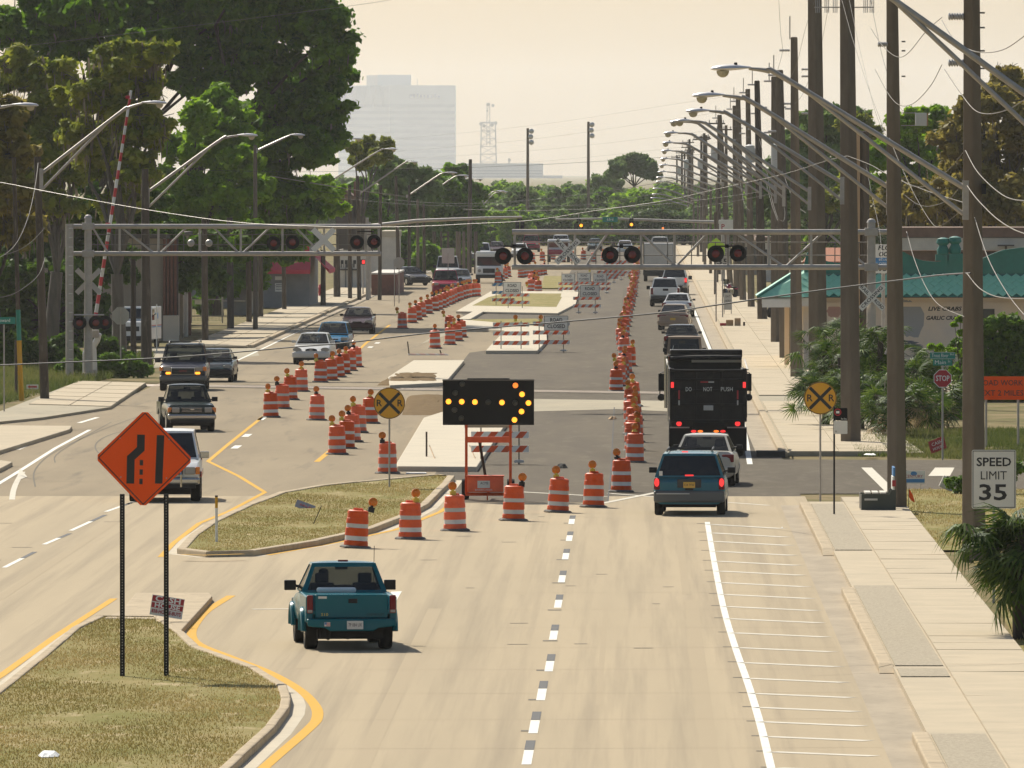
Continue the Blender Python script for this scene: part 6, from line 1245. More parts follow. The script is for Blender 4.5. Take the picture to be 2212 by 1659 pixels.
for i, (u0, u1, v, fu, fv, d) in enumerate(((1446,1478,265,1690,408,477),(1433,1466,289,1672,405,527),(1430,1456,310,1640,398,573),(1428,1452,327,1610,396,690),(1426,1447,344,1590,400,760),(1423,1445,358,1560,398,800),(1420,1442,372,1545,404,880),(1417,1437,384,1532,412,960),(1416,1434,393,1520,420,1050),(1410,1428,408,1505,432,1150),(1408,1424,420,1496,440,1250),(1405,1421,428,1488,446,1350))):
    lamp('small street lamp far on the right, %s in the dense receding row' % ORD[i], d, (u0,u1,v), 'left', [(u1+(fu-u1)*.12,v+.5),(u1+(fu-u1)*.22,v+(fv-v)*.10)], (fu,fv), (fu,fv+18) if i < 4 else None, GR, base=1 if i > 5 else None)
GL = 'cobra-head street lamps on the left poles'
lamp('white street lamp head entering at the left frame edge', 395, (25,83,229), 'right', [(0,232),(-30,240)], (-260,390), None, GL, base=1)
lamp('left street lamp with the longest arm, on the tall wooden pole', 428, (306,361,224), 'right', [(276,233),(255,246)], (92,372), (92,408), GL)
lamp('left street lamp on the thick wooden pole in front of the mail van', 498, (512,557,294), 'right', [(490,297),(470,306)], (322,412), (322,446), GL)
for i, (u0, u1, v, eu, ev, fu, fv, d) in enumerate(((626,659,293,612,299,556,325,620),(748,786,301,740,303,640,368,760),(830,860,323,815,328,716,390,830),(880,903,351,870,354,780,416,900),(958,988,374,945,380,880,424,960),(912,934,399,900,401,832,424,990),(988,1014,380,978,384,949,404,1040),(984,1011,393,972,396,916,440,1100),(1022,1044,388,1010,391,950,437,1160),(1072,1092,413,1062,416,1042,436,1300),(1078,1098,415,1066,419,1046,440,1380))):
    lamp('far street lamp over the left road, %s beyond the big oak' % ORD[i], d, (u0,u1,v), 'right', [(eu,ev)], (fu,fv), None, GL, base=1 if i in (0,3,5,7,8) else None)
# ------------------------------------------------------------------ distant traffic lights
def signal_head(lab, u, v, d, lit, facing=True, two=False):
    s = F/d; t = thing('traffic_light', lab, 'traffic light', ((u-VU)/s,d,HC-(v-VV)/s), 0, 'traffic lights at the far junction'); 
    for k in range(3 if not two else 5):
        x, z = (0, (1-k)*.34) if not two else ((0,.36) if k == 0 else (-.2 if k < 3 else .2, 0 if k%2 else -.34))
        MB().box((x,0,z), (.33,.22,.33), 'signal_black').build('signal_section', t, bevel=.02)
        if facing: MB().lathe([(.13,-.01),(.12,-.03),(.02,-.04)], lit if (lit and ((not two and k == 1) or (two and k == 3))) else 'unlit_lamp', 12, (x,-.115,z), axis='Y').build('signal_lens', t)
    MB().tube([(0,.05,.5),(0,.05,.9)], .03, 'galvanised', 5).build('hanger', t)
signal_head('five-section signal head seen dark against the trees', 1123, 481, 890, None, False, True)
signal_head('five-section signal with an amber light, left of the green street name sign', 1250, 487, 890, 'lit_amber', True, True)
signal_head('single amber signal head right of the green street name sign', 1364, 485, 890, 'lit_amber')
signal_head('tiny far signal with an orange light below the green street sign', 1322, 497, 1300, 'lit_orange'); signal_head('tiny far signal with an orange light on the right', 1432, 493, 1300, 'lit_orange')
d = 892.0; s = F/d
def mast_arm(lab, pts, m='aluminium_arm', r=.10, base=None):
    P = [Vector(((u-VU)/s,d,HC-(v-VV)/s)) for u,v in pts]; t = thing('signal_mast', lab, 'signal mast', (P[0].x,d,0)); P = [p-Vector((P[0].x,d,0)) for p in P] if True else P
    return t, P
pts = [(1562,480),(1450,477),(1320,472),(1200,474)]; P = [Vector(((u-VU)/s,0,HC-(v-VV)/s)) for u,v in pts]; o = Vector((P[0].x,0,0)); t = thing('signal_mast', 'grey mast arm over the far junction carrying the amber lights', 'signal mast', (P[0].x,d,0)); MB().tube([p-o for p in P], [.13,.11,.09,.07], 'galvanised', 8).build('arm', t, smooth=True); MB().tube([(0,0,0),(0,0,(P[0]).z+.4)], .16, 'galvanised', 8).build('mast', t)
o_ = panel(t, 1.22, .42, 'green_sign', ((1318-1562)/s,-.15,HC-(474-VV)/s), .03, 'street_name_blade'); text('63rd', .3, 'white_letter', o_, (0,-.0065,0), width=.5)
d2 = 780.0; s2 = F/d2; pts = [(796,489),(900,477),(1045,471),(1128,469)]; P = [Vector(((u-VU)/s2,0,HC-(v-VV)/s2)) for u,v in pts]; o = Vector((P[0].x,0,0)); t = thing('signal_mast', 'long mast arm from the left continuing the line of the gantry', 'signal mast', (P[0].x,d2,0)); MB().tube([p-o for p in P], [.16,.13,.1,.08], 'galvanised', 8).build('arm', t, smooth=True); MB().tube([(0,0,0),(0,0,P[0].z+.3)], .17, 'galvanised', 8).build('mast', t)
p0 = at(784,640); t = thing('pedestrian_signal', 'small red pedestrian signal lit on the far left corner', 'pedestrian signal', (p0.x,p0.y,0)); MB().tube([(0,0.05,0),(0,.05,2.7)], .05, 'galvanised', 6).build('post', t); MB().box((0,0,2.45), (.34,.2,.36), 'signal_black').build('housing', t, bevel=.02); slab(t, 'lit_hand', (.04,-.105,2.45), (.2,.01,.26), 'lit_red', .003)
p0 = at(1545,640); t = thing('shop_sign', 'white pole sign with a red letter P above the gantry', 'sign', (p0.x,p0.y,0)); sP = sc(640); MB().tube([(0,.2,0),(0,.2,6)], .1, 'wood_pole', 6).build('post', t); o = slab(t, 'sign_box', ((1575-1545)/sP,0,HC-(490-VV)/sP), (1.45,.2,1.0), 'white_sign', .02); text('P', .5, 'red_letter', o, (-.45,-.105,0), width=.24, bold=.02); text('Z', .5, 'red_letter', o, (.4,-.105,0), width=.24, bold=.02)
# ------------------------------------------------------------------ wires
def wire(lab, pts, r=.012, m='cable_black', group=None, sub=8):
    """pts: (u, v, metres away)"""
    P = smoothline([W(*p) for p in pts], sub); o = MB().tube(P, r*.58, m, 5, cap=True).build('cable', None, smooth=True); return tag(o, lab, 'cable', group)
def lin(uv, d0, d1):
    n = len(uv); return [(u, v, d0+(d1-d0)*k/(n-1)) for k,(u,v) in enumerate(uv)]
wire('black twisted cable sagging right across the road in front of all the traffic', lin([(-60,792),(0,789),(316,775),(475,764),(633,750),(754,740),(944,718),(1218,695),(1434,675),(1540,660),(1750,630),(1944,605),(2031,594),(2096,590)], 330, 254), .034)
wire('pale cable running along the top chord of the left gantry to the right poles', lin([(-60,388),(0,394),(123,418),(316,453),(510,480),(691,489),(867,490),(1025,483),(1148,476),(1288,455),(1434,434),(1560,406),(1694,376),(1790,346),(1831,337)], 400, 350), .020, 'galvanised_dark')
wire('pale cable going on from the wide concrete pole to the bench pole', lin([(1831,337),(1880,356),(1915,376),(1960,396),(2018,418),(2083,438)], 352, 258), .016, 'cable_grey')
wire('thin dark wire stretched level in front of the left trees', lin([(-60,350),(0,351),(210,360),(598,371),(850,367),(1007,362),(1218,353),(1468,337),(1600,325)], 560, 600), .014)
wire('thick pale cable from the oak towards the far left poles', lin([(583,380),(691,398),(780,412),(874,424)], 600, 760), .045, 'cable_grey')
wire('dark cable rising from the far left road to the right poles', lin([(583,381),(700,415),(930,438),(1078,437),(1253,421),(1380,402),(1468,386),(1640,345)], 640, 560), .018)
wire('second dark cable rising beneath it to the right poles', lin([(691,423),(860,440),(1007,445),(1253,443),(1380,425),(1468,408),(1600,378)], 700, 600), .016)
wire('third thin cable low over the far junction', lin([(1000,452),(1130,455),(1300,450),(1468,437),(1640,415)], 760, 640), .014, 'galvanised_dark')
wire('thin wire from the top left corner past the oak', lin([(-60,108),(0,105),(380,60),(777,10),(860,-4)], 330, 360), .010, 'cable_grey')
for i, (a, b) in enumerate(((303,223),(345,290),(366,318),(330,255))): wire('faint hair-thin wire across the pale sky, %s from the top' % ORD[i], lin([(830,a),(1150,(a+b)/2+8),(1470,b),(1620,b-22)], 900, 620), .009, 'cable_grey')
wire('cable looping down from the tall left wooden pole', lin([(82,352),(75,405),(60,470),(35,525),(0,555),(-50,570)], 428, 400), .022, 'cable_grey'); wire('lower cable drooping from the left wooden pole', lin([(96,492),(70,520),(40,540),(5,552)], 428, 410), .014, 'cable_grey'); wire('lowest cable drooping from the left wooden pole', lin([(97,556),(85,590),(60,615),(20,638),(-40,648)], 428, 400), .016, 'cable_grey')
# loops between the right poles
for i, (pts, d0, d1, r) in enumerate(((([(2034,38),(2000,68),(1960,116),(1935,122),(1905,98),(1880,60)]),254,300,.016),(([(2034,140),(2010,185),(1975,222),(1945,228),(1920,205),(1890,150)]),254,300,.016),(([(2034,44),(2060,85),(2095,108),(2130,114),(2170,106),(2212,78),(2260,40)]),254,225,.018),(([(2040,150),(2070,195),(2105,238),(2140,246),(2180,235),(2212,215),(2260,180)]),254,225,.018),
    (([(2085,325),(2110,370),(2150,410),(2185,430),(2230,434)]),254,228,.02),(([(2088,400),(2110,430),(2150,470),(2190,496),(2230,510)]),254,228,.022),(([(2088,590),(2115,622),(2150,640),(2200,645),(2250,640)]),254,228,.020),(([(2083,325),(2050,365),(2010,395),(1990,404),(1960,398),(1945,385)]),254,293,.010),(([(2083,390),(2050,430),(2010,445),(1980,440),(1950,418)]),254,293,.010),
    (([(1918,290),(1940,345),(1975,420),(2010,478),(2030,488),(2070,460),(2083,445)]),293,254,.011),(([(1880,0),(1905,120),(1935,215),(1950,240)]),300,293,.012),(([(1818,0),(1840,80),(1872,180),(1905,270),(1915,295)]),362,293,.012),(([(1834,0),(1860,120),(1890,240),(1912,292)]),362,293,.010),(([(1790,8),(1770,110),(1735,200),(1716,225)]),425,477,.012),(([(1760,0),(1740,60),(1720,140),(1700,180)]),425,477,.012),(([(1682,0),(1686,70),(1690,110),(1680,150)]),470,500,.014),
    (([(1870,355),(1885,430),(1900,500),(1905,560)]),362,330,.010),(([(1958,500),(1975,560),(2000,620),(2030,660),(2083,684)]),293,254,.016),(([(2105,470),(2135,560),(2180,640),(2230,700)]),254,228,.018))):
    wire('pale looping wire among the right poles, %s strand' % ORD[i], lin(pts, d0, d1), r, 'cable_grey', 'loose wires among the right poles')
for i, (pts, d0, d1) in enumerate((([(1640,300),(1652,345),(1665,420),(1680,470),(1690,476)],560,520),([(1665,355),(1685,410),(1695,455),(1692,478),(1680,470)],527,520),([(1690,370),(1705,410),(1718,440),(1740,460)],520,480),([(1655,395),(1668,445),(1685,485),(1705,505)],560,520),([(1590,330),(1600,400),(1608,440),(1620,455)],700,640),([(1560,420),(1590,400),(1640,360),(1690,340)],760,520),([(1500,448),(1600,432),(1660,420)],900,560))):
    wire('thin drop wire hanging between the far right poles, %s strand' % ORD[i], lin(pts, d0, d1), .014, 'cable_grey', 'drop wires of the far right poles')
# guy rod of the concrete pole
o = MB().tube([W(1925,735,330), W(1912,765,330)], .03, 'galvanised', 5).build('guy_rod', None); tag(o, 'short pale guy rod behind the concrete pole by the bench', 'rod')
# ------------------------------------------------------------------ buildings
def bldg(name, lab, cat='building', loc=(0,0,0), rz=0): return thing(name, lab, cat, loc, rz)
def bx(t, name, x0, x1, y0, y1, z0, z1, m, bevel=0): return MB().box(((x0+x1)/2,(y0+y1)/2,(z0+z1)/2), (x1-x0,y1-y0,z1-z0), m).build(name, t, bevel=bevel)
def X(u, d): return (u-VU)*d/F
def Z(v, d): return HC-(v-VV)*d/F
# seafood restaurant on the right
d = 497.0; sR_ = F/d; x0 = X(1736,d); t = bldg('restaurant', 'cream seafood restaurant with teal shingle awning and curved teal parapet', loc=(0,d,0)); RST = t
bx(t, 'front_wall', x0, 26, 0, .3, 0, Z(618,d), 'cream_stucco'); bx(t, 'side_wall', x0, x0+.3, .31, 34, 0, Z(618,d), 'cream_stucco'); bx(t, 'roof', x0+.3, 26, .31, 34, 3.7, 4.0, 'roof_dark')
bx(t, 'cornice', x0-.02, 26, -.06, -.003, Z(642,d)-.42, Z(642,d)-.22, 'cream_stucco')
flat('bounce_lot', [(x0-.5,444),(34,444),(34,d-.01),(x0-.5,d-.01)], 'sidewalk_concrete', .01)  # unseen pale lot, added to bounce sunlight onto the shaded front wall
# curved parapet
pts = [(1737,575),(1745,548),(1765,560),(1800,570),(1850,571),(1900,566),(1945,548),(1960,552),(1985,564),(2010,568),(2030,568),(2042,563),(2062,562),(2080,567),(2110,568),(2125,560),(2160,545),(2190,540),(2215,538),(2270,545),(2330,560),(2400,568)]
top = smoothline([Vector((X(u,d),0,Z(v,d))) for u,v in pts], 4); poly = [(p.x,p.z) for p in top]+[(top[-1].x,Z(592,d)),(top[0].x,Z(592,d))]
MB().prism(poly, .05, .30, 'teal_trim', axis='Y').build('parapet', t); cp = MB()
for a, b in zip(top[:-1], top[1:]): cp.add([(a.x,.0,a.z),(b.x,.0,b.z),(b.x,.36,b.z),(a.x,.36,a.z),(a.x,.0,a.z+.07),(b.x,.0,b.z+.07),(b.x,.36,b.z+.07),(a.x,.36,a.z+.07)], [(0,1,5,4),(4,5,6,7),(2,3,7,6),(0,3,2,1)], 'teal_trim')
cp.build('parapet_coping', t)
xf = X(2052,d); mb = MB()
for k, (dx, s_) in enumerate(((-.35,.8),(.25,1.0))): mb.box((xf+dx,.17,Z(566,d)+.2), (.75*s_,.4,.35*s_), 'teal_trim'); mb.lathe([(.12,0),(.26,.12),(.28,.3),(.18,.5),(.30,.62),(.26,.8),(.08,.86)], 'teal_trim', 12, (xf+dx*.9,.17,Z(566,d)+.3*s_))
mb.build('parapet_finial', t, smooth=True)
# awning of diamond shingles, in front of the wall
za, zb = Z(590,d), Z(641,d); ya, yb = -.02, -1.15; xe = X(1652,d)
bx(t, 'awning_deck', x0-.02, 26, yb+.05, 0, zb-.03, zb+.0, 'roof_dark'); ad = MB(); ad.add([(x0,ya,za-.05),(26,ya,za-.05),(26,yb,zb),(x0,yb,zb)], [(0,1,2,3)], 'teal_trim'); ad.build('awning_board', t)
sl_ = Vector((0, yb-ya, zb-za)); L_ = sl_.length; sdir = sl_.normalized(); nrm = Vector((1,0,0)).cross(sdir).normalized(); nrm = nrm if nrm.z > 0 else -nrm
wd = .40; hd = L_/3.6; shp = MB(); shp.add([Vector((0,0,0)), Vector((wd/2,0,0))+sdir*hd*.5+nrm*.015, sdir*hd+nrm*.03, Vector((-wd/2,0,0))+sdir*hd*.5+nrm*.015, Vector((0,0,0))-nrm*.02, Vector((wd/2,0,0))+sdir*hd*.5-nrm*.01, sdir*hd-nrm*.0, Vector((-wd/2,0,0))+sdir*hd*.5-nrm*.01], [(0,1,2,3),(4,7,6,5),(0,4,5,1),(1,5,6,2),(2,6,7,3),(3,7,4,0)], 'teal_shingle'); shm = shp.mesh('shingle'); rows_ = 6; nsh = 0
for j in range(rows_):
    x = x0+.1+(wd/2 if j%2 else 0)
    while x < X(2225,d):
        o = link('shingle', shm, t, Vector((x,ya,za-.02))+sdir*(hd*.5*j*1.03)+nrm*(.02+.006*j)); o.rotation_euler = (random.gauss(0,.012),0,random.gauss(0,.02)); x += wd*1.02; nsh += 1
# hipped porch corner on the road side
hx0, hx1 = X(1636,d), X(1768,d); hy0, hy1 = -1.2, 9.0; zt = Z(574,d)
mb = MB(); mb.add([(hx0,hy0,zb-.0),(hx1,hy0,zb),(hx1,hy0+1.6,zt),(hx0+2.2,hy0+1.9,zt),(hx0,hy1,zb),(hx0+2.2,hy1,zt),(hx1,hy1,zt)], [(0,1,2,3),(0,3,5,4),(3,2,6,5)], 'teal_shingle'); mb.build('porch_roof', t)
MB().tube([(hx0,hy0-.03,zb+.03),(hx0+2.2,hy0+1.87,zt+.03)], .07, 'teal_trim', 6).build('hip_ridge', t)
bx(t, 'porch_soffit', hx0+.3, hx1-.2, hy0+.15, hy1, zb-.42, zb-.03, 'white_wall'); bx(t, 'porch_panel', hx0+.2, X(1706,d), hy0+.06, hy0+.12, zb-.46, zb-.10, 'white_sign')
for xx, yy in ((X(1707,d),hy0+1.0),(X(1700,d),hy1-.3)): bx(t, 'porch_post', xx, xx+.22, yy, yy+.2, 0, zb-.40, 'cream_stucco')
# wall lettering and mural
for s_, u, v, w, h in (('LIVE CRABS',2040,693-26,1.52,.26),('GARLIC CRABS',2038,687,1.60,.24)): text(s_, h, 'black_letter', t, (X(u,d)*1.0,-.006,Z(v,d)), width=w, shear=.25, bold=.035)
def blob(name, u, v, ru, rv, m, y=-.004): mb = MB(); mb.add([(X(u+ru*math.cos(6.28*k/18)*(1+.12*math.sin(3*k)),d), y, Z(v+rv*math.sin(6.28*k/18)*(1+.12*math.cos(2*k)),d)) for k in range(18)], [tuple(range(18))], m); mb.build(name, t)
blob('mural_patch', 1970, 690, 26, 40, 'mural_blue'); blob('mural_patch', 1952, 660, 14, 14, 'mural_blue', -.0045); blob('mural_patch', 1802, 672, 16, 14, 'mural_pink')
for k in range(7): blob('mural_stroke', 1966+random.uniform(-14,14), 737+k*2.6, random.uniform(10,22), 1.5, 'mural_dark', -.005-.0002*k)
for k in range(5): bx(t, 'sign_scribble', X(1893,d), X(1893+random.uniform(14,24),d), -.012, -.002, Z(706+k*7,d), Z(703.5+k*7,d), 'black_letter')
MB().prism([(X(1806,d),Z(735,d)),(X(1824,d),Z(683,d)),(X(1820,d),Z(735,d))], -.03, -.003, 'roof_dark', axis='Y').build('mural_shape', t)
bx(t, 'vent_window', X(2118,d), X(2148,d), -.02, .01, Z(768-100,d)-.42, Z(768-100,d)+.02, 'window_dark')
# pool and floor shop sign behind it
d1 = 470.0; t = bldg('shop_sign', 'white and blue sign with black letters between two concrete poles', 'sign', (X(1908,d1),d1,0)); MB().tube([(0,.1,0),(0,.1,5.5)], .08, 'galvanised', 6).build('post', t)
w_ = 40*d1/F; o = panel(t, w_, .92, 'white_sign', (0,0,Z(551,d1)), .01); text('FLO', .26, 'black_letter', o, (.02,-.0065,.30), width=.52, shear=.2, bold=.03); text('OOL', .26, 'black_letter', o, (.05,-.0065,.03), width=.52, shear=.2, bold=.03); bar(o, 0, -.28, w_*.96, .34, 'blue_sign', y=-.0062); text('BLUE &', .12, 'white_letter', o, (.06,-.0085,-.2), width=.5); text('OFFEE', .12, 'white_letter', o, (.06,-.0085,-.36), width=.5)
o = panel(t, w_, .36, 'white_sign', (0,0,Z(581,d1)), .01); text('950', .26, 'black_letter', o, (.06,-.0065,.0), width=.55, bold=.03)
# buildings behind the restaurant
d2 = 610.0; t = bldg('commercial_building', 'long low building with a pale fascia behind the teal parapet', loc=(0,d2,0)); bx(t, 'wall', X(1935,d2), 34, .3, 14, 0, Z(541,d2), 'brown_roof'); bx(t, 'fascia', X(1935,d2), 34, 0, .28, Z(540,d2), Z(514,d2), 'white_wall'); bx(t, 'upper_roof', X(1935,d2), 34, 3, 14, Z(513,d2), Z(492,d2), 'brown_roof'); bx(t, 'fascia_trim', X(1935,d2), 34, -.05, .3, Z(514,d2)+.002, Z(513,d2)+.03, 'roof_dark')
for u0, u1 in ((2075,2110),(2130,2165)): bx(t, 'window', X(u0,d2), X(u1,d2), .24, .29, Z(561,d2), Z(545,d2), 'window_dark')
MB().box((X(2172,d2),-.4,Z(530,d2)), (.9,.5,.08), 'roof_dark').build('roof_vent', t); MB().box((X(2172,d2),-.4,Z(536,d2)), (.12,.12,.3), 'roof_dark').build('vent_pipe', t)
d3 = 640.0; t = bldg('tile_roof_house', 'house with an orange tile roof glimpsed between the concrete poles', loc=(0,d3,0)); bx(t, 'wall', X(1720,d3), X(1830,d3), .6, 8, 0, Z(566,d3), 'beige_wall')
mb = MB(); xa, xb = X(1735,d3), X(1835,d3)
for k in range(30):
    xx = xa+(xb-xa)*k/30; mb.tube([(xx,0,Z(567,d3)),(xx+.6,4,Z(538,d3))], .07, 'roof_tile', 6)
mb.build('roof', t); bx(t, 'window', X(1745,d3), X(1775,d3), .56, .61, Z(610,d3), Z(585,d3), 'window_dark'); bx(t, 'pillar', X(1698,d3), X(1708,d3), 0, .5, 0, Z(558,d3), 'cream_stucco')
# brick shop with vines between the poles
# left: beige building with brick piers
d4 = 585.0; t = bldg('commercial_building', 'beige building with brown brick piers behind the mail van', loc=(0,d4,0)); xr = X(352,d4); bx(t, 'front_wall', -42, xr, 0, .3, 0, 5.4, 'beige_wall'); bx(t, 'side_wall', xr-.3, xr, .31, 34, 0, 5.4, 'beige_wall'); bx(t, 'roof', -42, xr+.2, -.2, 34, 5.4, 5.6, 'roof_dark')
x_ = xr+.01
for k in range(4): bx(t, 'brick_pier', x_+k*.19, x_+k*.19+.13, -.25+k*.04, .3, 1.35, 5.38, 'brick')
bx(t, 'pier_base', x_, x_+.82, -.30, .4, 0, 1.34, 'cream_stucco'); bx(t, 'recess', x_, x_+.78, .05, .3, 1.35, 5.38, 'roof_dark')
for k, (u, m) in enumerate(((388,'beige_wall'),(398,'white_wall'),(405,'brick'))): bx(t, 'column', X(u,d4+8+k*6), X(u+7,d4+8+k*6), 8+k*6, 8.6+k*6, 0, 5.3, m)
for k in range(2): bx(t, 'window', -35+k*3.4, -33.2+k*3.4, -.03, .01, 1.2, 2.8, 'window_dark')
# dark gate
d5 = 655.0; t = bldg('metal_gate', 'dark metal gate between the beige building and the white shed', 'gate', (0,d5,0)); zg = Z(645,d5)
for u in (413,480,493): MB().tube([(X(u,d5),0,0),(X(u,d5),0,zg+.1)], .05, 'galvanised', 6).build('gate_post', t)
for v in (647,683): MB().tube([(X(413,d5),0,Z(v,d5)),(X(480,d5),0,Z(v,d5))], .03, 'galvanised', 6).build('gate_rail', t)
MB().tube([(X(482,d5),0,Z(650,d5)),(X(530,d5),0,Z(650,d5))], .03, 'galvanised', 6).build('gate_rail', t); o = panel(t, .42, .25, 'white_sign', (X(428,d5),-.03,Z(653,d5)), .01)
for k in range(22): MB().tube([(X(414+k*3,d5),0,.1),(X(414+k*3,d5),0,zg)], .008, 'galvanised_dark', 4).build('gate_bar', t)
# white shed
d6 = 690.0; t = bldg('white_shed', 'narrow white boarded shed left of the red awning', 'shed', (0,d6,0)); bx(t, 'wall', X(500,d6), X(560,d6), .05, 6, 0, 2.7, 'grey_wall')
for k in range(6): bx(t, 'board', X(540+k*3.4,d6), X(543+k*3.4,d6), 0, .045, .1, 2.6, 'white_wall')
bx(t, 'roof', X(496,d6), X(563,d6), -.2, 6, 2.7, 2.85, 'roof_dark')
# red awning shop
d7 = 727.0; t = bldg('awning_shop', 'grey shop with a big red canvas awning on the left sidewalk', loc=(0,d7,0)); xa, xb = X(567,d7), X(668,d7); bx(t, 'front_wall', xa-8, xb, 0, .3, 0, 5.0, 'grey_wall'); bx(t, 'side_wall', xb-.3, xb, .31, 20, 0, 5.0, 'grey_wall'); bx(t, 'roof', xa-8, xb, .0, 20, 5.001, 5.2, 'roof_dark')
mb = MB(); za, zb = Z(545,d7), Z(583,d7); n = 8; vs_ = []
prof = [(-.02,za)]+[(-.02-1.3*(k/n), za+(zb-za)*(k/n)**.8) for k in range(1,n+1)]+[(-1.32,zb-.25)]
for yy, zz in prof: vs_ += [(X(572,d7),yy,zz),(xb+.1,yy,zz)]
k = len(prof); mb.add(vs_, [(2*i,2*i+1,2*i+3,2*i+2) for i in range(k-1)]+[tuple(range(0,2*k,2)),tuple(range(1,2*k,2))], 'red_canvas'); mb.build('awning', t)
mb = MB(); vs_ = []
for yy, zz in prof: vs_ += [(xb+.12-(yy*.9 if yy < 0 else 0),.6,zz),(xb+.12-(yy*.9),14,zz)]
mb.add(vs_, [(2*i,2*i+1,2*i+3,2*i+2) for i in range(k-1)]+[tuple(range(0,2*k,2))], 'red_canvas'); mb.build('awning', t); bx(t, 'sign_board', X(648,d7), X(668,d7), -.1, -.02, Z(545,d7), Z(532,d7), 'red_canvas')
for v0, v1, m in ((597,605,'white_sign'),(612,617,'white_sign'),(618,630,'white_sign')): bx(t, 'poster', X(594,d7), X(611,d7), -.02, -.001, Z(v1,d7), Z(v0,d7), m)
for k in range(3): bx(t, 'poster_line', X(596,d7), X(609,d7), -.024, -.0205, Z(616-.6+k*5,d7), Z(614+k*5,d7), 'black_letter')
for k in range(4): bx(t, 'wall_panel', X(612+k*10,d7), X(620+k*10,d7), -.03, -.001, .3, 2.3, 'grey_wall')
# white building and brick wall
d8 = 842.0; t = bldg('white_building', 'white two-part building with a bright roof edge beyond the red awning', loc=(0,d8,0)); bx(t, 'front_wall', X(730,d8), X(826,d8), 0, .3, 0, Z(540,d8), 'white_wall'); bx(t, 'tall_block', X(824,d8), X(857,d8), -.05, 14, 0, Z(512,d8), 'white_wall'); bx(t, 'roof_edge', X(822,d8), X(859,d8), -.15, 14, Z(511.9,d8), Z(499,d8), 'fresh_concrete'); bx(t, 'side_wall', X(730,d8), X(731,d8), .31, 14, 0, Z(540,d8), 'white_wall')
bx(t, 'shelf_band', X(735,d8), X(776,d8), -.25, -.002, Z(584,d8), Z(581,d8), 'roof_dark'); bx(t, 'orange_mural', X(731,d8), X(744,d8), -.03, -.002, Z(645,d8)+.02, Z(628,d8), 'pale_wood')
for k in range(5): bx(t, 'window', X(736+k*9,d8), X(742+k*9,d8), -.03, -.002, Z(578,d8), Z(562,d8), 'window_dark')
for k in range(6): bx(t, 'wall_board', X(738+k*7,d8), X(741+k*7,d8), -.06, -.002, .05, 1.9, 'grey_wall' if k%2 else 'white_wall')
t = bldg('brick_wall', 'low dark red brick wall with white coping on the far left', 'wall', (0,800,0)); bx(t, 'wall', X(802,800), X(856,800), 0, 26, 0, 1.5, 'brick'); bx(t, 'coping', X(801,800), X(857,800), -.05, 26.1, 1.5, 1.62, 'white_wall')
d9 = 880.0; t = bldg('gabled_house', 'dark gabled house with a brown chimney above the white building', loc=(0,d9,0)); bx(t, 'wall', X(726,d9), X(770,d9), 0, 6, 0, Z(430,d9), 'roof_dark'); MB().prism([(X(720,d9),Z(432,d9)),(X(745,d9),Z(408,d9)),(X(775,d9),Z(432,d9))], -.2, 6.2, 'brown_roof', axis='Y').build('roof', t); bx(t, 'chimney', X(764,d9), X(776,d9), 0, .6, Z(470,d9), Z(392,d9), 'brick'); bx(t, 'window', X(738,d9), X(752,d9), -.05, -.002, Z(462,d9), Z(444,d9), 'window_dark')
# fire hydrant
p0 = at(692,641); t = thing('fire_hydrant', 'red fire hydrant with white band on the left verge', 'fire hydrant', (p0.x,p0.y,.05)); MB().lathe([(.19,0),(.19,.06),(.15,.08),(.15,.55),(.20,.57),(.20,.62),(.16,.66),(.12,.78),(.03,.86)], 'gate_red', 12).build('barrel', t, smooth=True); MB().tube([(-.28,0,.45),(.28,0,.45)], .08, 'white_paint', 8).build('outlets', t)
# hazy shops beyond the gantry on the right
for i, (u0, u1, v0, v1, dd, m) in enumerate(((1604,1640,516,600,960,'beige_wall'),(1640,1690,520,600,900,'white_wall'))):
    t = bldg('low_shop', 'hazy low shop along the far road, %s of the scattered far shops' % ORD[i], loc=(0,dd,0)); xa, xb = X(u0,dd), X(u1,dd); bx(t, 'wall', xa, xb, 0, 12, 0, Z(v0,dd), m); bx(t, 'roof', xa-.3, xb+.3, -.4, 12.3, Z(v0,dd)+.001, Z(v0,dd)+.3, 'brown_roof'); n = max(2, int((xb-xa)/1.6))
    for k in range(n): bx(t, 'window', xa+(xb-xa)*(k+.2)/n, xa+(xb-xa)*(k+.8)/n, -.05, -.002, max(.6,Z(v0,dd)-2.2), Z(v0,dd)-.7, 'window_dark')
# ------------------------------------------------------------------ the far skyline
D = 19000.0; t = bldg('office_tower', 'broad hazy office tower with banded floors rising on the horizon', 'office tower', (0,D,0)); xl, xm, xr = X(728,D), X(842,D), X(982,D); zt = Z(184,D)
MB().prism([(xl,84),(xm,0),(xr,54),(xr,148),(xl,168)], 0, zt, 'tower_face').build('tower_body', t)
nb = 13; fl = (zt-10)/nb
for k in range(nb-2):
    z0 = 6+fl*k
    mb = MB(); mb.prism([(xl+.3,83.4),(xm,-.9),(xm,0),(xl+.3,84.4)], z0, z0+fl*.45, 'tower_window'); mb.build('window_band', t); mb = MB(); mb.prism([(xm+.2,-.8),(xr-1.0,52.6),(xr-1.0,54.2),(xm+.2,.4)], z0, z0+fl*.45, 'tower_window'); mb.build('window_band', t)
for k in range(5): f = .12+k*.185; x_ = xl+(xm-xl)*f; y_ = 84*(1-f); MB().prism([(x_-5.5,zt-2),(x_+5.5,zt-2),(x_,zt-39)], y_-5, y_-.2, 'tower_window', axis='Y').build('tapered_bay', t)
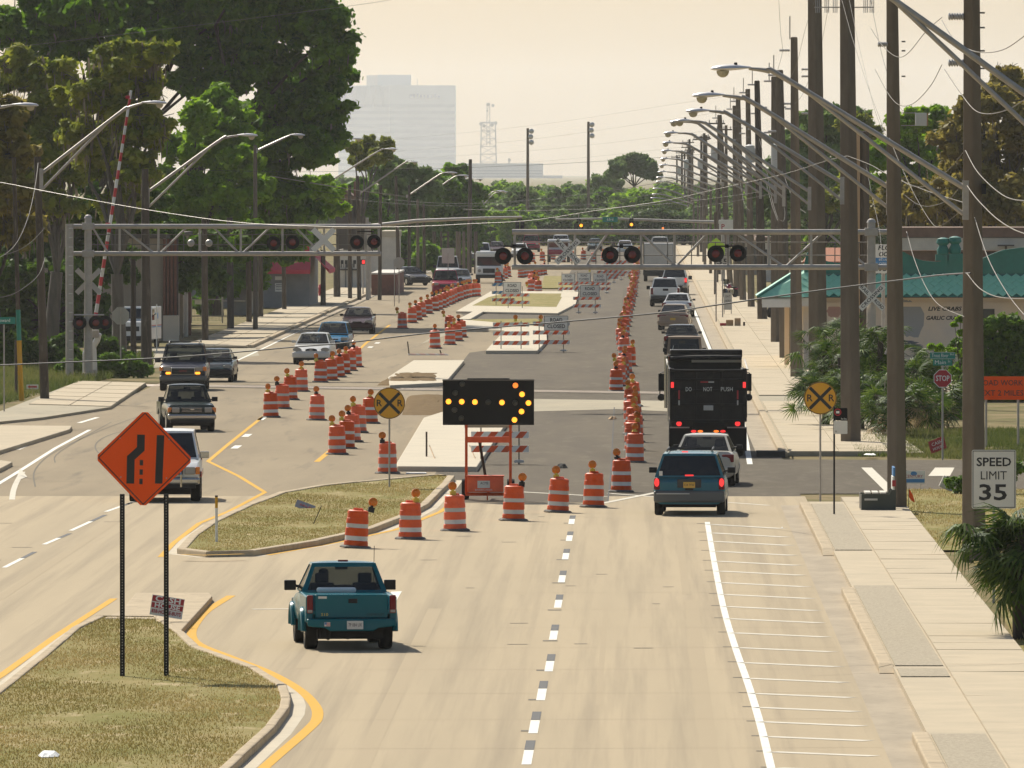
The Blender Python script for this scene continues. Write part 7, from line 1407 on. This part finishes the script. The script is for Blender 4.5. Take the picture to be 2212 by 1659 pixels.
bx(t, 'penthouse', X(814,D), X(886,D), 52, 94, zt, Z(161,D), 'tower_face'); bx(t, 'penthouse', X(790,D), X(813.8,D), 58, 94, zt, Z(162,D), 'white_wall'); [bx(t, 'blue_sign_block', X(884+k*7.5,D), X(884+k*7.5+random.uniform(4,6.5),D), 16+k*2.3, 17+k*2.3, Z(211,D), Z(203,D)+random.uniform(-3,1), 'tower_blue') for k in range(9)]
MB().tube([(X(900,D),60,zt),(X(900,D),60,Z(170,D))], .7, 'steel_tower', 5).build('roof_mast', t)
D = 15000.0; t = bldg('lattice_tower', 'hazy lattice radio tower with dish antennas near the office tower', 'radio tower', (X(1055,D),D,0)); w0, w1 = 18*D/F, 13*D/F; z0, z1 = 4, Z(222,D)
zs = Z(266,D); w1 = 15*D/F
for sx in (-1,1):
    for sy in (-1,1): MB().tube([(sx*w0,sy*w0,0),(sx*w1,sy*w1,zs)], .75, 'steel_tower', 5).build('tower_leg', t); MB().tube([(sx*2.2,sy*2.2,0 if False else zs-30),(sx*1.8,sy*1.8,z1)], .55, 'steel_tower', 4).build('mast_leg', t)
for k in range(8):
    f = k/7; za = f*zs; w_ = w0+(w1-w0)*f; MB().tube([(-w_,-w_,za),(w_,-w_,za)], .5, 'steel_tower', 4).build('girt', t)
    if k < 7: zb = (k+1)/7*zs; MB().tube([(-w_,-w_,za),(w_*.98,-w_*.98,zb)], .38, 'steel_tower', 4).build('brace', t); MB().tube([(w_,-w_,za),(-w_*.98,-w_*.98,zb)], .38, 'steel_tower', 4).build('brace', t)
for k in range(6): za = zs-28+k*(z1-zs+28)/6; MB().tube([(-2.2,-2.2,za),(2.2,-2.2,za+5)], .35, 'steel_tower', 4).build('brace', t)
MB().tube([(-w1*1.15,0,zs+1),(w1*1.15,0,zs+1)], .8, 'steel_tower', 5).build('platform', t)
for (u, v, r) in ((1039,268,2.4),(1046,272,2.4),(1063,270,2.6),(1071,266,2.4),(1053,240,1.6),(1054,226,2.2),(1065,228,2.2),(1055,284,2.0)): MB().lathe([(.3,.4),(r,-.3),(r,-.6)], 'steel_tower', 10, (X(u,D)-X(1055,D),-w1,Z(v,D)), axis='Y').build('dish', t)
t = bldg('lattice_tower', 'second thinner hazy mast right of the lattice tower', 'radio tower', (X(1100,D),D,0)); MB().tube([(0,0,0),(0,0,Z(345,D)+2)], 1.2, 'steel_tower', 5).build('mast', t)
for v in (346,362): MB().lathe([(.3,.4),(2.2,-.3),(2.2,-.5)], 'steel_tower', 10, (.2,-.9,Z(v,D)), axis='Y').build('dish', t)
D = 13500.0; t = bldg('office_block', 'wide low hazy office block on the horizon right of the tower', 'office block', (0,D,0)); bx(t, 'main_block', X(992,D), X(1173,D), 0, 40, 0, Z(353,D), 'tower_face'); bx(t, 'wing', X(1174,D), X(1215,D), 4, 40, 0, Z(379,D), 'tower_face')
for k in range(3): bx(t, 'window_band', X(994,D), X(1171,D), -.4, -.01, 1.5+k*3.4, 2.9+k*3.4, 'tower_window')
# ------------------------------------------------------------------ trees and plants
def leaves(name, blobs, n, size, m, clumps=16, flat_=.75, droop=0.0, elong=1.7):
    """blobs (x,y,z,r): leaf-sized rhombs gathered in clumps through each blob's volume"""
    B = np.array(blobs, float); wgt = B[:,3]**2; wgt /= wgt.sum(); cl = []; ct = []; clumps = int(clumps*1.7)
    for b in B:
        k = clumps; v = rng.normal(size=(k,3)); v /= np.linalg.norm(v,axis=1)[:,None]; rr = b[3]*rng.uniform(.2,1.08,k)**.8; cc = b[:3]+v*rr[:,None]*np.array([1,1,flat_]); cl.append(np.c_[cc, b[3]*rng.uniform(.13,.34,k)]); ct.append(rng.uniform(0,1,k))
    cl = np.array(cl); ct = np.array(ct); bi = rng.choice(len(B), n, p=wgt); ki = rng.integers(0, clumps, n); c = cl[bi,ki]; v = rng.normal(size=(n,3)); v /= np.linalg.norm(v,axis=1)[:,None]
    p = c[:,:3]+v*(c[:,3]*np.where(rng.uniform(0,1,n) < .14, rng.uniform(1,1.55,n), rng.uniform(.1,1,n)**.5))[:,None]*np.array([1,1,.66]); p[:,2] -= droop*rng.uniform(0,1,n)**2*c[:,3]
    nr = v*.6+rng.normal(0,.55,(n,3))+np.array([0,0,.45]); nr /= np.linalg.norm(nr,axis=1)[:,None]; a = np.cross(nr, rng.normal(size=(n,3))); a /= np.linalg.norm(a,axis=1)[:,None]; b = np.cross(nr,a)
    s = size*rng.uniform(.6,1.35,n); a = a*(s*.5*elong)[:,None]; b = b*(s*.5)[:,None]; co = np.stack([p-a, p+b-a*.1, p+a, p-b-a*.1],1).reshape(-1,3)
    return fastmesh(name, co, None, [m], np.clip(.55*ct[bi,ki]+.45*rng.uniform(0,1,n),0,1))
def limb(mb, a, b, r0, r1, m, wob=.12, n=5):
    L_ = (b-a).length; pts = [a.lerp(b,k/n)+Vector((random.gauss(0,1),random.gauss(0,1),random.gauss(0,.5)))*L_*wob*.25*(0 if k in (0,n) else 1)+Vector((0,0,L_*.10*math.sin(math.pi*k/n))) for k in range(n+1)]
    mb.tube(pts, [r0+(r1-r0)*k/n for k in range(n+1)], m, 6)
def tree(lab, d, pb, base_u, n, size, m, trunk=.22, bark='bark', spread=.7, group=None, name='tree', clumps=16, moss=0, twigs=0, cat='tree', elong=1.7, fork=.35):
    """pb: crown masses (u, v, radius in pixels) seen at distance d; depth is drawn at random"""
    s = F/d; blobs = []; bx_ = (base_u-VU)/s
    for u, v, r in pb: R_ = r/s*1.22; blobs.append(((u-VU)/s-bx_, random.gauss(0, spread*R_*1.3), HC-(v-VV)/s, R_))
    t = thing(name, lab, cat, (bx_,d,0), 0, group); link('crown', leaves('crown', blobs, n, size, m, clumps, elong=elong), t)
    mb = MB(); zc = min(b[2]-b[3]*.6 for b in blobs); zf = max(1.2, min(b[2] for b in blobs)*fork+zc*.2); f = Vector((random.gauss(0,.3),0,zf)); mb.tube([(0,0,-.05),(.05,0,zf*.3),(f.x*.6,0,zf*.7),f], [trunk*1.35,trunk*1.05,trunk*.95,trunk*.9], bark, 10)
    for b in blobs: limb(mb, f, Vector(b[:3])+Vector((0,.2*b[3],-.2*b[3])), trunk*.42, trunk*.08, bark)
    for k in range(twigs):
        b = random.choice(blobs); a = Vector(b[:3]); e = a+Vector((random.gauss(0,1),random.gauss(0,1),random.gauss(.3,.7))).normalized()*b[3]*random.uniform(.9,1.35); limb(mb, a, e, .045, .012, 'bark_grey', .35)
    mb.build('trunk', t, smooth=True)
    if moss:
        B = np.array(blobs); bi = rng.integers(0,len(B),moss); v = rng.normal(size=(moss,3)); v /= np.linalg.norm(v,axis=1)[:,None]; p = B[bi,:3]+v*(B[bi,3]*rng.uniform(.3,.9,moss))[:,None]; L_ = rng.uniform(.25,.9,moss); a = rng.uniform(0,3.14,moss); w = rng.uniform(.04,.12,moss); dx = np.c_[np.cos(a)*w,np.sin(a)*w,np.zeros(moss)]; e = p.copy(); e[:,2] -= L_; e[:,:2] += rng.normal(0,.06,(moss,2))
        me = fastmesh('hanging_moss', np.stack([p-dx*.4,p+dx*.4,(p*.4+e*.6)+dx,e],1).reshape(-1,3), None, ['moss'], rng.uniform(0,1,moss)); o = link('hanging_moss', me, t); o['kind'] = 'stuff'
    return t
tree('big dark live oak, the tallest tree left of the hazy tower', 640, [(700,72,58),(722,112,38),(650,35,70),(690,160,58),(706,232,42),(694,290,42),(640,210,75),(575,130,72),(565,35,70),(636,318,64),(566,262,78),(505,70,60),(600,412,52),(690,330,34),(545,372,62),(600,470,44),(655,452,38),(492,170,46),(620,-40,80),(520,-50,80)], 368, 150000, .27, 'oak_leaf', .6, clumps=22, moss=315)
tree('fresh bright green tree in front of the big dark oak', 628, [(470,225,46),(425,255,44),(512,285,44),(455,318,52),(525,345,40),(390,318,42),(425,400,52),(500,420,52),(352,392,40),(560,400,32),(470,470,46),(395,470,44),(540,300,28)], 398, 70000, .24, 'bright_leaf', .3, clumps=20)
tree('yellow-green young tree below the oak beside the gantry', 700, [(690,400,34),(708,440,30),(660,425,34),(718,412,22),(640,470,30)], 548, 14000, .26, 'bright_leaf', .18)
tree('mossy olive tree with bare grey limbs behind the gate arm', 530, [(250,150,58),(310,190,46),(200,205,54),(270,260,56),(330,280,42),(225,330,56),(300,360,46),(170,290,46),(255,430,50),(330,120,40)], 255, 40000, .25, 'olive_leaf', .32, bark='bark_grey', moss=1170, twigs=60)
tree('mossy brown-green tree behind the tall left wooden pole', 560, [(110,180,56),(60,250,54),(150,250,46),(40,150,50),(100,320,54),(160,360,46),(60,390,50),(120,440,46),(20,330,46)], 110, 40000, .25, 'olive_leaf', .34, bark='bark_grey', moss=990, twigs=50)
tree('rusty brown leaved tree at the far left edge', 500, [(10,240,46),(-30,300,60),(30,330,44),(-20,390,60),(30,420,50),(-10,480,56),(40,500,44)], 0, 32000, .24, 'brown_leaf', .3, moss=270, twigs=20)
tree('dark evergreen tree rising along the top left edge', 640, [(60,25,56),(130,45,50),(200,20,56),(15,60,46),(270,35,54),(330,15,54),(390,40,50),(440,15,52),(380,95,46),(440,105,46),(485,115,44),(340,75,46),(295,105,44),(240,95,44),(170,110,42),(95,105,42),(420,175,40),(30,150,40),(110,-30,60),(250,-40,70),(400,-40,70),(480,30,40)], 220, 72000, .32, 'oak_leaf', .5, clumps=20, moss=315)
tree('dark understory tree behind the left gantry mast', 570, [(60,560,52),(130,540,54),(210,520,54),(20,640,52),(100,650,56),(180,640,50),(260,580,46),(220,700,44),(60,730,46),(140,740,44),(300,470,40),(170,590,50),(60,600,50),(10,700,50),(-20,600,60),(0,770,36),(90,770,36),(200,760,34),(250,720,36),(180,450,50),(100,470,50),(330,440,40)], 130, 70000, .24, 'thicket_leaf', .16)
tree('leafy tree overhanging the mail van', 590, [(300,520,46),(360,520,46),(420,540,44),(330,590,40),(390,600,36),(280,610,38),(300,660,26),(480,530,46),(540,520,46),(440,590,36),(250,670,30),(225,640,34)], 222, 36000, .24, 'thicket_leaf', .16)
tree('dark tree hanging over the dark gate and shed', 690, [(460,560,46),(520,560,46),(580,530,46),(490,610,36),(450,620,30),(545,600,28),(640,520,40),(440,660,26)], 470, 26000, .28, 'oak_leaf', .3)
for i, (u, v, r, lab) in enumerate(((240,780,30,'green shrub beside the gantry footing'),(290,760,26,'green shrub in front of the mail van'),(150,770,24,'small shrub behind the gantry ladder mast'))):
    s = sc(815); t = thing('shrub', lab, 'shrub', at(u,815)); link('foliage', leaves('foliage', [(0,0,r/s*.9,r/s),(r/s*.7,.2,r/s*.6,r/s*.7),(-r/s*.7,.1,r/s*.5,r/s*.6)], 3000, .2, 'hedge_leaf', 10), t)
    mb = MB(); 
    for k in range(5): limb(mb, Vector((0,0,0)), Vector((random.gauss(0,.3),random.gauss(0,.2),r/s*1.1)), .03, .01, 'bark')
    mb.build('stems', t)
tree('dense green thicket closing the view low behind the left poles', 650, [(-10,520,70),(60,540,70),(130,500,70),(200,560,70),(270,520,60),(340,500,60),(400,540,56),(20,640,70),(100,640,70),(180,660,60),(260,650,56),(60,720,50),(330,560,50),(440,500,50),(500,490,50),(560,500,46),(610,510,40)], 150, 60000, .34, 'thicket_leaf', .2, spread=.3)
for i, (u, r) in enumerate(((-15,36),(35,40),(85,34),(132,36),(205,30),(236,34))):
    s = sc(800); t = thing('shrub', 'dark green shrub at the foot of the left thicket, %s from the frame edge' % ORD[i], 'shrub', at(u,800)); link('foliage', leaves('foliage', [(0,0,r/s*.8,r/s*1.1),(r/s*.9,.2,r/s*.6,r/s*.8),(-r/s*.9,.1,r/s*.6,r/s*.8),(0,.1,r/s*1.6,r/s*.7)], 6000, .2, 'thicket_leaf', 10), t); mb = MB()
    for k in range(4): limb(mb, Vector((0,0,0)), Vector((random.gauss(0,.3),random.gauss(0,.2),r/s*1.1)), .03, .01, 'bark')
    mb.build('stems', t)
# right side
tree('rust brown mossy oak, the big tree at the right frame edge', 640, [(2120,225,56),(2185,200,56),(2080,300,60),(2160,310,70),(2055,385,56),(2130,420,64),(2215,390,60),(2012,430,44),(2200,470,56),(2080,470,44),(2230,280,60),(2170,170,30)], 2120, 52000, .28, 'brown_leaf', .5, moss=675, twigs=30)
tree('bright green tree left of the rust brown oak', 690, [(1975,262,36),(2022,250,34),(1990,330,46),(1940,325,38),(1905,400,46),(1985,400,40),(1945,270,22),(1890,340,34),(1920,450,40)], 1960, 30000, .28, 'bright_leaf', .32)
tree('rusty low tree between the concrete poles', 660, [(1955,430,40),(2010,470,40),(1900,460,36),(1960,480,34)], 1960, 14000, .26, 'brown_leaf', .26, moss=135)
tree('dense green tree behind the wide concrete pole', 820, [(1735,295,42),(1785,270,44),(1835,320,46),(1760,370,48),(1700,370,40),(1705,310,30),(1660,400,40),(1820,400,44),(1850,260,34),(1740,440,46),(1670,450,34),(1860,420,40),(1800,450,40)], 1770, 42000, .34, 'far_leaf', .4, twigs=20)
tree('dark bare-topped tree above the wide concrete pole', 780, [(1860,270,26),(1830,262,22),(1885,290,22),(1845,380,36),(1800,430,36)], 1850, 9000, .3, 'olive_leaf', .25, twigs=40, bark='bark_grey')
# along the left road, farther off
tree('brown thin-leaved tree above the far left lamps', 900, [(795,315,22),(820,335,20),(780,345,22),(765,320,14),(835,308,12)], 790, 6000, .36, 'olive_leaf', .25, twigs=40, bark='bark_grey')
tree('rounded dark tree at the end of the left tree line', 1050, [(985,385,34),(955,400,36),(1012,420,28),(930,440,40),(985,450,42),(1022,460,22),(1000,500,38),(950,500,40),(1020,520,22),(965,545,34)], 900, 26000, .36, 'oak_leaf', .4)
tree('wide mid green tree in the middle of the left tree line', 980, [(840,375,36),(880,380,34),(915,385,30),(860,420,40),(905,430,40),(830,440,36),(880,480,40),(845,500,36),(915,500,34)], 845, 26000, .36, 'far_leaf', .4)
tree('dark shaded tree over the far left poles', 920, [(780,420,36),(790,470,36),(760,450,30),(830,540,30),(790,520,30),(880,540,36),(920,560,34)], 800, 16000, .34, 'oak_leaf', .35)
tree('shaded low tree beyond the white building', 1000, [(880,560,30),(920,560,30),(960,560,30),(895,590,22),(935,592,22),(1000,560,26)], 870, 12000, .34, 'oak_leaf', .3)
# the umbrella tree on the horizon
tree('lone umbrella-shaped tree standing above the horizon', 1560, [(1332,364,17),(1350,352,16),(1368,345,15),(1386,351,16),(1402,362,16),(1340,374,12),(1396,374,13),(1416,378,9),(1320,377,9),(1368,360,13)], 1368, 14000, .5, 'far_leaf', .22, fork=.62)
tree('low round tree left of the umbrella tree', 1620, [(1300,392,18),(1325,398,16),(1285,402,13)], 1305, 4000, .6, 'far_leaf', .35)
# many hazy far trees: a few crowns, copied one by one
FT = []
for k in range(5):
    bl = [(random.uniform(-2.6,2.6), random.uniform(-2,2), random.uniform(2.6,6.4), random.uniform(1.4,2.4)) for _ in range(9)]+[(random.uniform(-3,3), random.uniform(-2,2), 1.4, 1.5) for _ in range(4)]
    t = thing('far_tree', 'x', 'tree', (0,0,0), 0, 'hazy trees along the far horizon'); link('crown', leaves('crown', bl, 5200, .55, ('far_leaf','far_leaf','oak_leaf','bright_leaf','pine_leaf')[k], 12), t)
    mb = MB(); mb.tube([(0,0,-.1),(.1,0,2),(0,0,4)], [.35,.28,.2], 'bark', 7)
    for b in bl[:6]: limb(mb, Vector((0,0,2.4)), Vector(b[:3]), .14, .04, 'bark')
    mb.build('trunk', t); FT.append(t)
k = 0; spots = []
for u in np.arange(1035, 1660, 17): spots.append((u+random.uniform(-7,7), 1500+random.uniform(-120,700)))
for u in np.arange(1000, 1700, 24): spots.append((u+random.uniform(-9,9), 2300+random.uniform(-100,900)))
for u in np.arange(1010, 1590, 15): spots.append((u+random.uniform(-5,5), 1530+random.uniform(0,80)))
for u in np.arange(985, 1620, 17): spots.append((u+random.uniform(-5,5), 1325+random.uniform(0,30)))
for u in np.arange(470, 980, 30): spots.append((u+random.uniform(-9,9), 1500+random.uniform(0,900)))
for u in np.arange(1600, 2260, 34): spots.append((u+random.uniform(-9,9), 1000+random.uniform(0,500)))
spots.sort(); used = [0]*5
for i, (u, d) in enumerate(spots):
    x = X(u, d); tgt = np.interp(u, [1000,1060,1110,1150,1200,1240,1290,1330,1420,1500,1700], [380,392,388,400,388,398,384,392,395,392,380])+random.uniform(-4,14)
    if 1320 < d < 1360 and 980 < u < 1625: tgt = 455+random.uniform(-16,18)
    elif d < 1450: tgt = 430+random.uniform(-12,14)
    elif d < 1700 and i % 2: tgt += 45+random.uniform(0,30)
    h = max(3.5, HC-(tgt-VV)*d/F); sx = h/7.8; j = random.randrange(5); lab = 'hazy far tree on the horizon, %s counted from the left' % nth(i)
    w_ = sx*random.uniform(.8,1.15)*(1.0 if d > 1450 else 1.3)
    if not used[j]: o = FT[j]; o.location = (x,d,0); o['label'] = lab; used[j] = 1; o.scale = (w_,w_,sx)
    else: o = dup(FT[j], (x,d,0), random.uniform(0,6.28), lab, None, (w_,w_,sx))
for j in range(5):
    if not used[j]: FT[j].location = (X(1400,2600),2600,0); FT[j]['label'] = 'hazy far tree behind the others, kind %d' % j
# hedge and shrubs at the right
d = 432.0; s = F/d; t = thing('hedge_bush', 'large rounded green bush behind the orange road work sign', 'bush', (X(2150,d),d,0)); bl = [((u-2150)/s,random.uniform(-.4,.6),HC-(v-VV)/s,r/s) for u,v,r in ((2110,715,26),(2150,700,30),(2195,705,32),(2105,760,26),(2150,760,34),(2200,770,34),(2120,810,28),(2180,820,34),(2085,790,16),(2230,740,34))]; bl += [((u-2150)/s,random.uniform(-.2,.5),HC-(v-VV)/s,34/s) for u,v in ((2110,850),(2160,855),(2210,850),(2130,740),(2180,735),(2220,800),(2095,820),(2110,785),(2150,792),(2190,795),(2230,785),(2085,755))]; link('foliage', leaves('foliage', bl, 60000, .12, 'hedge_leaf', 20), t); mb = MB()
for b in bl: limb(mb, Vector((0,0,0)), Vector(b[:3]), .05, .015, 'bark')
mb.build('stems', t)
d = 400.0; s = F/d; t = thing('climbing_vine', 'leafy vine climbing behind the green street name signs', 'vine', (X(2040,d),d,0)); bl = [((u-2040)/s,random.uniform(-.1,.2),HC-(v-VV)/s,r/s) for u,v,r in ((2030,752,12),(2010,748,7),(2055,758,9),(2062,800,12),(2070,850,16),(2075,690,8),(2080,720,10),(2062,700,6),(2040,900,16),(2020,910,12),(2068,900,18),(2085,760,9))]; link('foliage', leaves('foliage', bl, 6000, .11, 'bright_leaf', 10), t); mb = MB()
for b in bl: limb(mb, Vector((.3,.1,0)), Vector(b[:3]), .025, .008, 'bark')
mb.build('stems', t)
t = thing('low_bush', 'low dark bush beside the side road crosswalk', 'bush', at(2075,1068)); link('foliage', leaves('foliage', [(0,0,.3,.38),(.35,.1,.25,.3),(.9,.2,.35,.5),(1.3,0,.7,.5)], 3500, .10, 'hedge_leaf', 12), t); mb = MB()
for k in range(4): limb(mb, Vector((k*.3,0,0)), Vector((k*.35,0,.4)), .03, .01, 'bark')
mb.build('stems', t)
o = MB().box((0,0,.22), (.42,.3,.34), 'white_wall', Matrix.Rotation(R(25),3,'Y')).build('concrete_block', None, at(2048,1062), bevel=.02); tag(o, 'broken concrete block at the corner of the side road', 'block')
# palmettos: fan leaves, each leaf an object
def fan_mesh(m, nb=16, R_=.62, seed=0, fold=.25, droop=.35):
    r_ = random.Random(seed); co = []; tint = []
    for k in range(nb):
        a = R(-115+230*k/(nb-1))+r_.gauss(0,.03); L_ = R_*r_.uniform(.85,1.05)*(1-.25*abs(k/(nb-1)-.5)); dx, dy = math.sin(a), math.cos(a); px_, py_ = math.cos(a), -math.sin(a); w = .026*R_/.62; pts = []
        for f in (.0,.35,.7,1.0): dz = fold*.12*L_*math.sin(f*3)-droop*L_*f**2.4*r_.uniform(.7,1.3); pts.append((Vector((dx*L_*f,dy*L_*f,dz)), w*(.25,.95,.7,.02)[(.0,.35,.7,1.0).index(f)]))
        for (p, wp), (q, wq) in zip(pts[:-1], pts[1:]): co += [(p.x-px_*wp,p.y-py_*wp,p.z),(p.x+px_*wp,p.y+py_*wp,p.z),(q.x+px_*wq,q.y+py_*wq,q.z),(q.x-px_*wq,q.y-py_*wq,q.z)]; tint.append(min(1,max(0,r_.gauss(.4,.28))))
    return fastmesh('frond', np.array(co), None, [m], np.array(tint))
FANS = [fan_mesh('palmetto_leaf', 17, .62, k, droop=.30+.12*k) for k in range(4)]; DEAD = [fan_mesh('dead_frond', 13, .58, 20+k, droop=.9) for k in range(2)]; BIGF = [fan_mesh('palmetto_leaf', 22, .66, 40+k, droop=.45+.15*k) for k in range(4)]
def palmetto(lab, loc, n, zc, spread, fans, dead=0, stem=True, rad=.7, name='palmetto', asp=1.0):
    t = thing(name, lab, 'palm', loc, 0, 'palmettos beside the right sidewalk' if name == 'palmetto' else None); mb = MB()
    for k in range(n+dead):
        dd = k >= n; az = random.uniform(0,6.28); el = random.uniform(-.35,1.2) if not dd else random.uniform(-1.2,-.4); b = Vector((random.gauss(0,spread),random.gauss(0,spread*.6),zc*random.uniform(.35,1.0))); L_ = rad*random.uniform(.5,1.1); tip = b+Vector((math.cos(az)*math.cos(el),math.sin(az)*math.cos(el),math.sin(el)*.8))*L_*asp
        o = link('frond', random.choice(DEAD if dd else fans), t, tip); dr = (tip-b).normalized(); up = Vector((random.gauss(0,.4),random.gauss(0,.4),1)); yv = dr; xv = yv.cross(up).normalized(); zv = xv.cross(yv).normalized(); o.rotation_euler = Matrix((xv,yv,zv)).transposed().to_euler(); sc_ = random.uniform(.75,1.2); o.scale = (sc_,)*3
        mb.tube([b, b.lerp(tip,.5)+Vector((0,0,.04)), tip], .010, 'bark' if dd else 'moss', 4)
    mb.tube([(0,0,0),(random.gauss(0,.1),0,zc*.5),(random.gauss(0,.1),0,zc*.9)], [.16,.13,.10], 'bark', 8); mb.build('stems', t); return t
for i, (u, v, n, zc, dead) in enumerate(((1782,925,34,1.5,4),(1818,905,36,2.2,3),(1858,935,34,1.3,5),(1872,900,36,2.3,3),(1905,938,34,1.4,8),(1945,945,32,1.3,12),(1985,925,34,1.7,10),(1975,900,26,2.0,4),(1840,880,34,2.7,2),(2020,930,24,1.1,10),(1895,915,30,2.9,2),(1790,900,26,2.5,2))):
    p0 = at(u, v); palmetto('green fan palmetto in the clump by the right sidewalk, %s planted' % ORD[i], p0, n+12, zc*1.12, .42, FANS, dead, rad=.85)
# cabbage palms farther off, half dead
p0 = at(1703,640); palmetto('far cabbage palm with brown dead fronds behind the concrete poles', p0, 22, 5.2, .25, FANS, 26, rad=1.0, name='cabbage_palm')
p0 = at(1712,660); palmetto('far cabbage palm with a green head behind the concrete poles', p0, 26, 6.6, .22, FANS, 10, rad=1.0, name='cabbage_palm')
# the foreground palm at the right edge
p0 = W(2206,1225,212); t = palmetto('foreground fan palm with drooping fronds cutting in at the right edge', (p0.x,212,0), 74, 2.4, .34, BIGF, 3, rad=.70, name='fan_palm'); t['group'] = 'foreground palm'; del t['group']
# stones, bits of rubble along the new kerbs
for i, (u, v) in enumerate(((1215,1010),(1322,905),(1150,700))):
    debris(('scrap of dark rubber on the new asphalt','tan crumpled bag at the edge of the new asphalt','pale chunk of broken concrete near the barricade')[i], u, v, .4, .12, ('rubber','cardboard','fresh_concrete')[i], .02)
# ------------------------------------------------------------------ haze: the warm air that fades the far road
hz = MB().box((0,9780,94.0), (1460,19640,190.0), 'white_wall').build('haze', None); hz.data.materials.clear(); hm = bpy.data.materials.new('haze_air'); hm.use_nodes = True; hm.node_tree.nodes.clear()
no = hm.node_tree.nodes.new('ShaderNodeOutputMaterial'); nv = hm.node_tree.nodes.new('ShaderNodeVolumePrincipled'); nv.inputs['Color'].default_value = (.93,.945,.96,1); nv.inputs['Density'].default_value = 0.36e-4; nv.inputs['Anisotropy'].default_value = .5
hm.node_tree.links.new(nv.outputs[0], no.inputs['Volume']); hz.data.materials.append(hm); hz['kind'] = 'stuff'; hz['label'] = 'pale warm haze filling the air over the far road'; hz['category'] = 'haze'
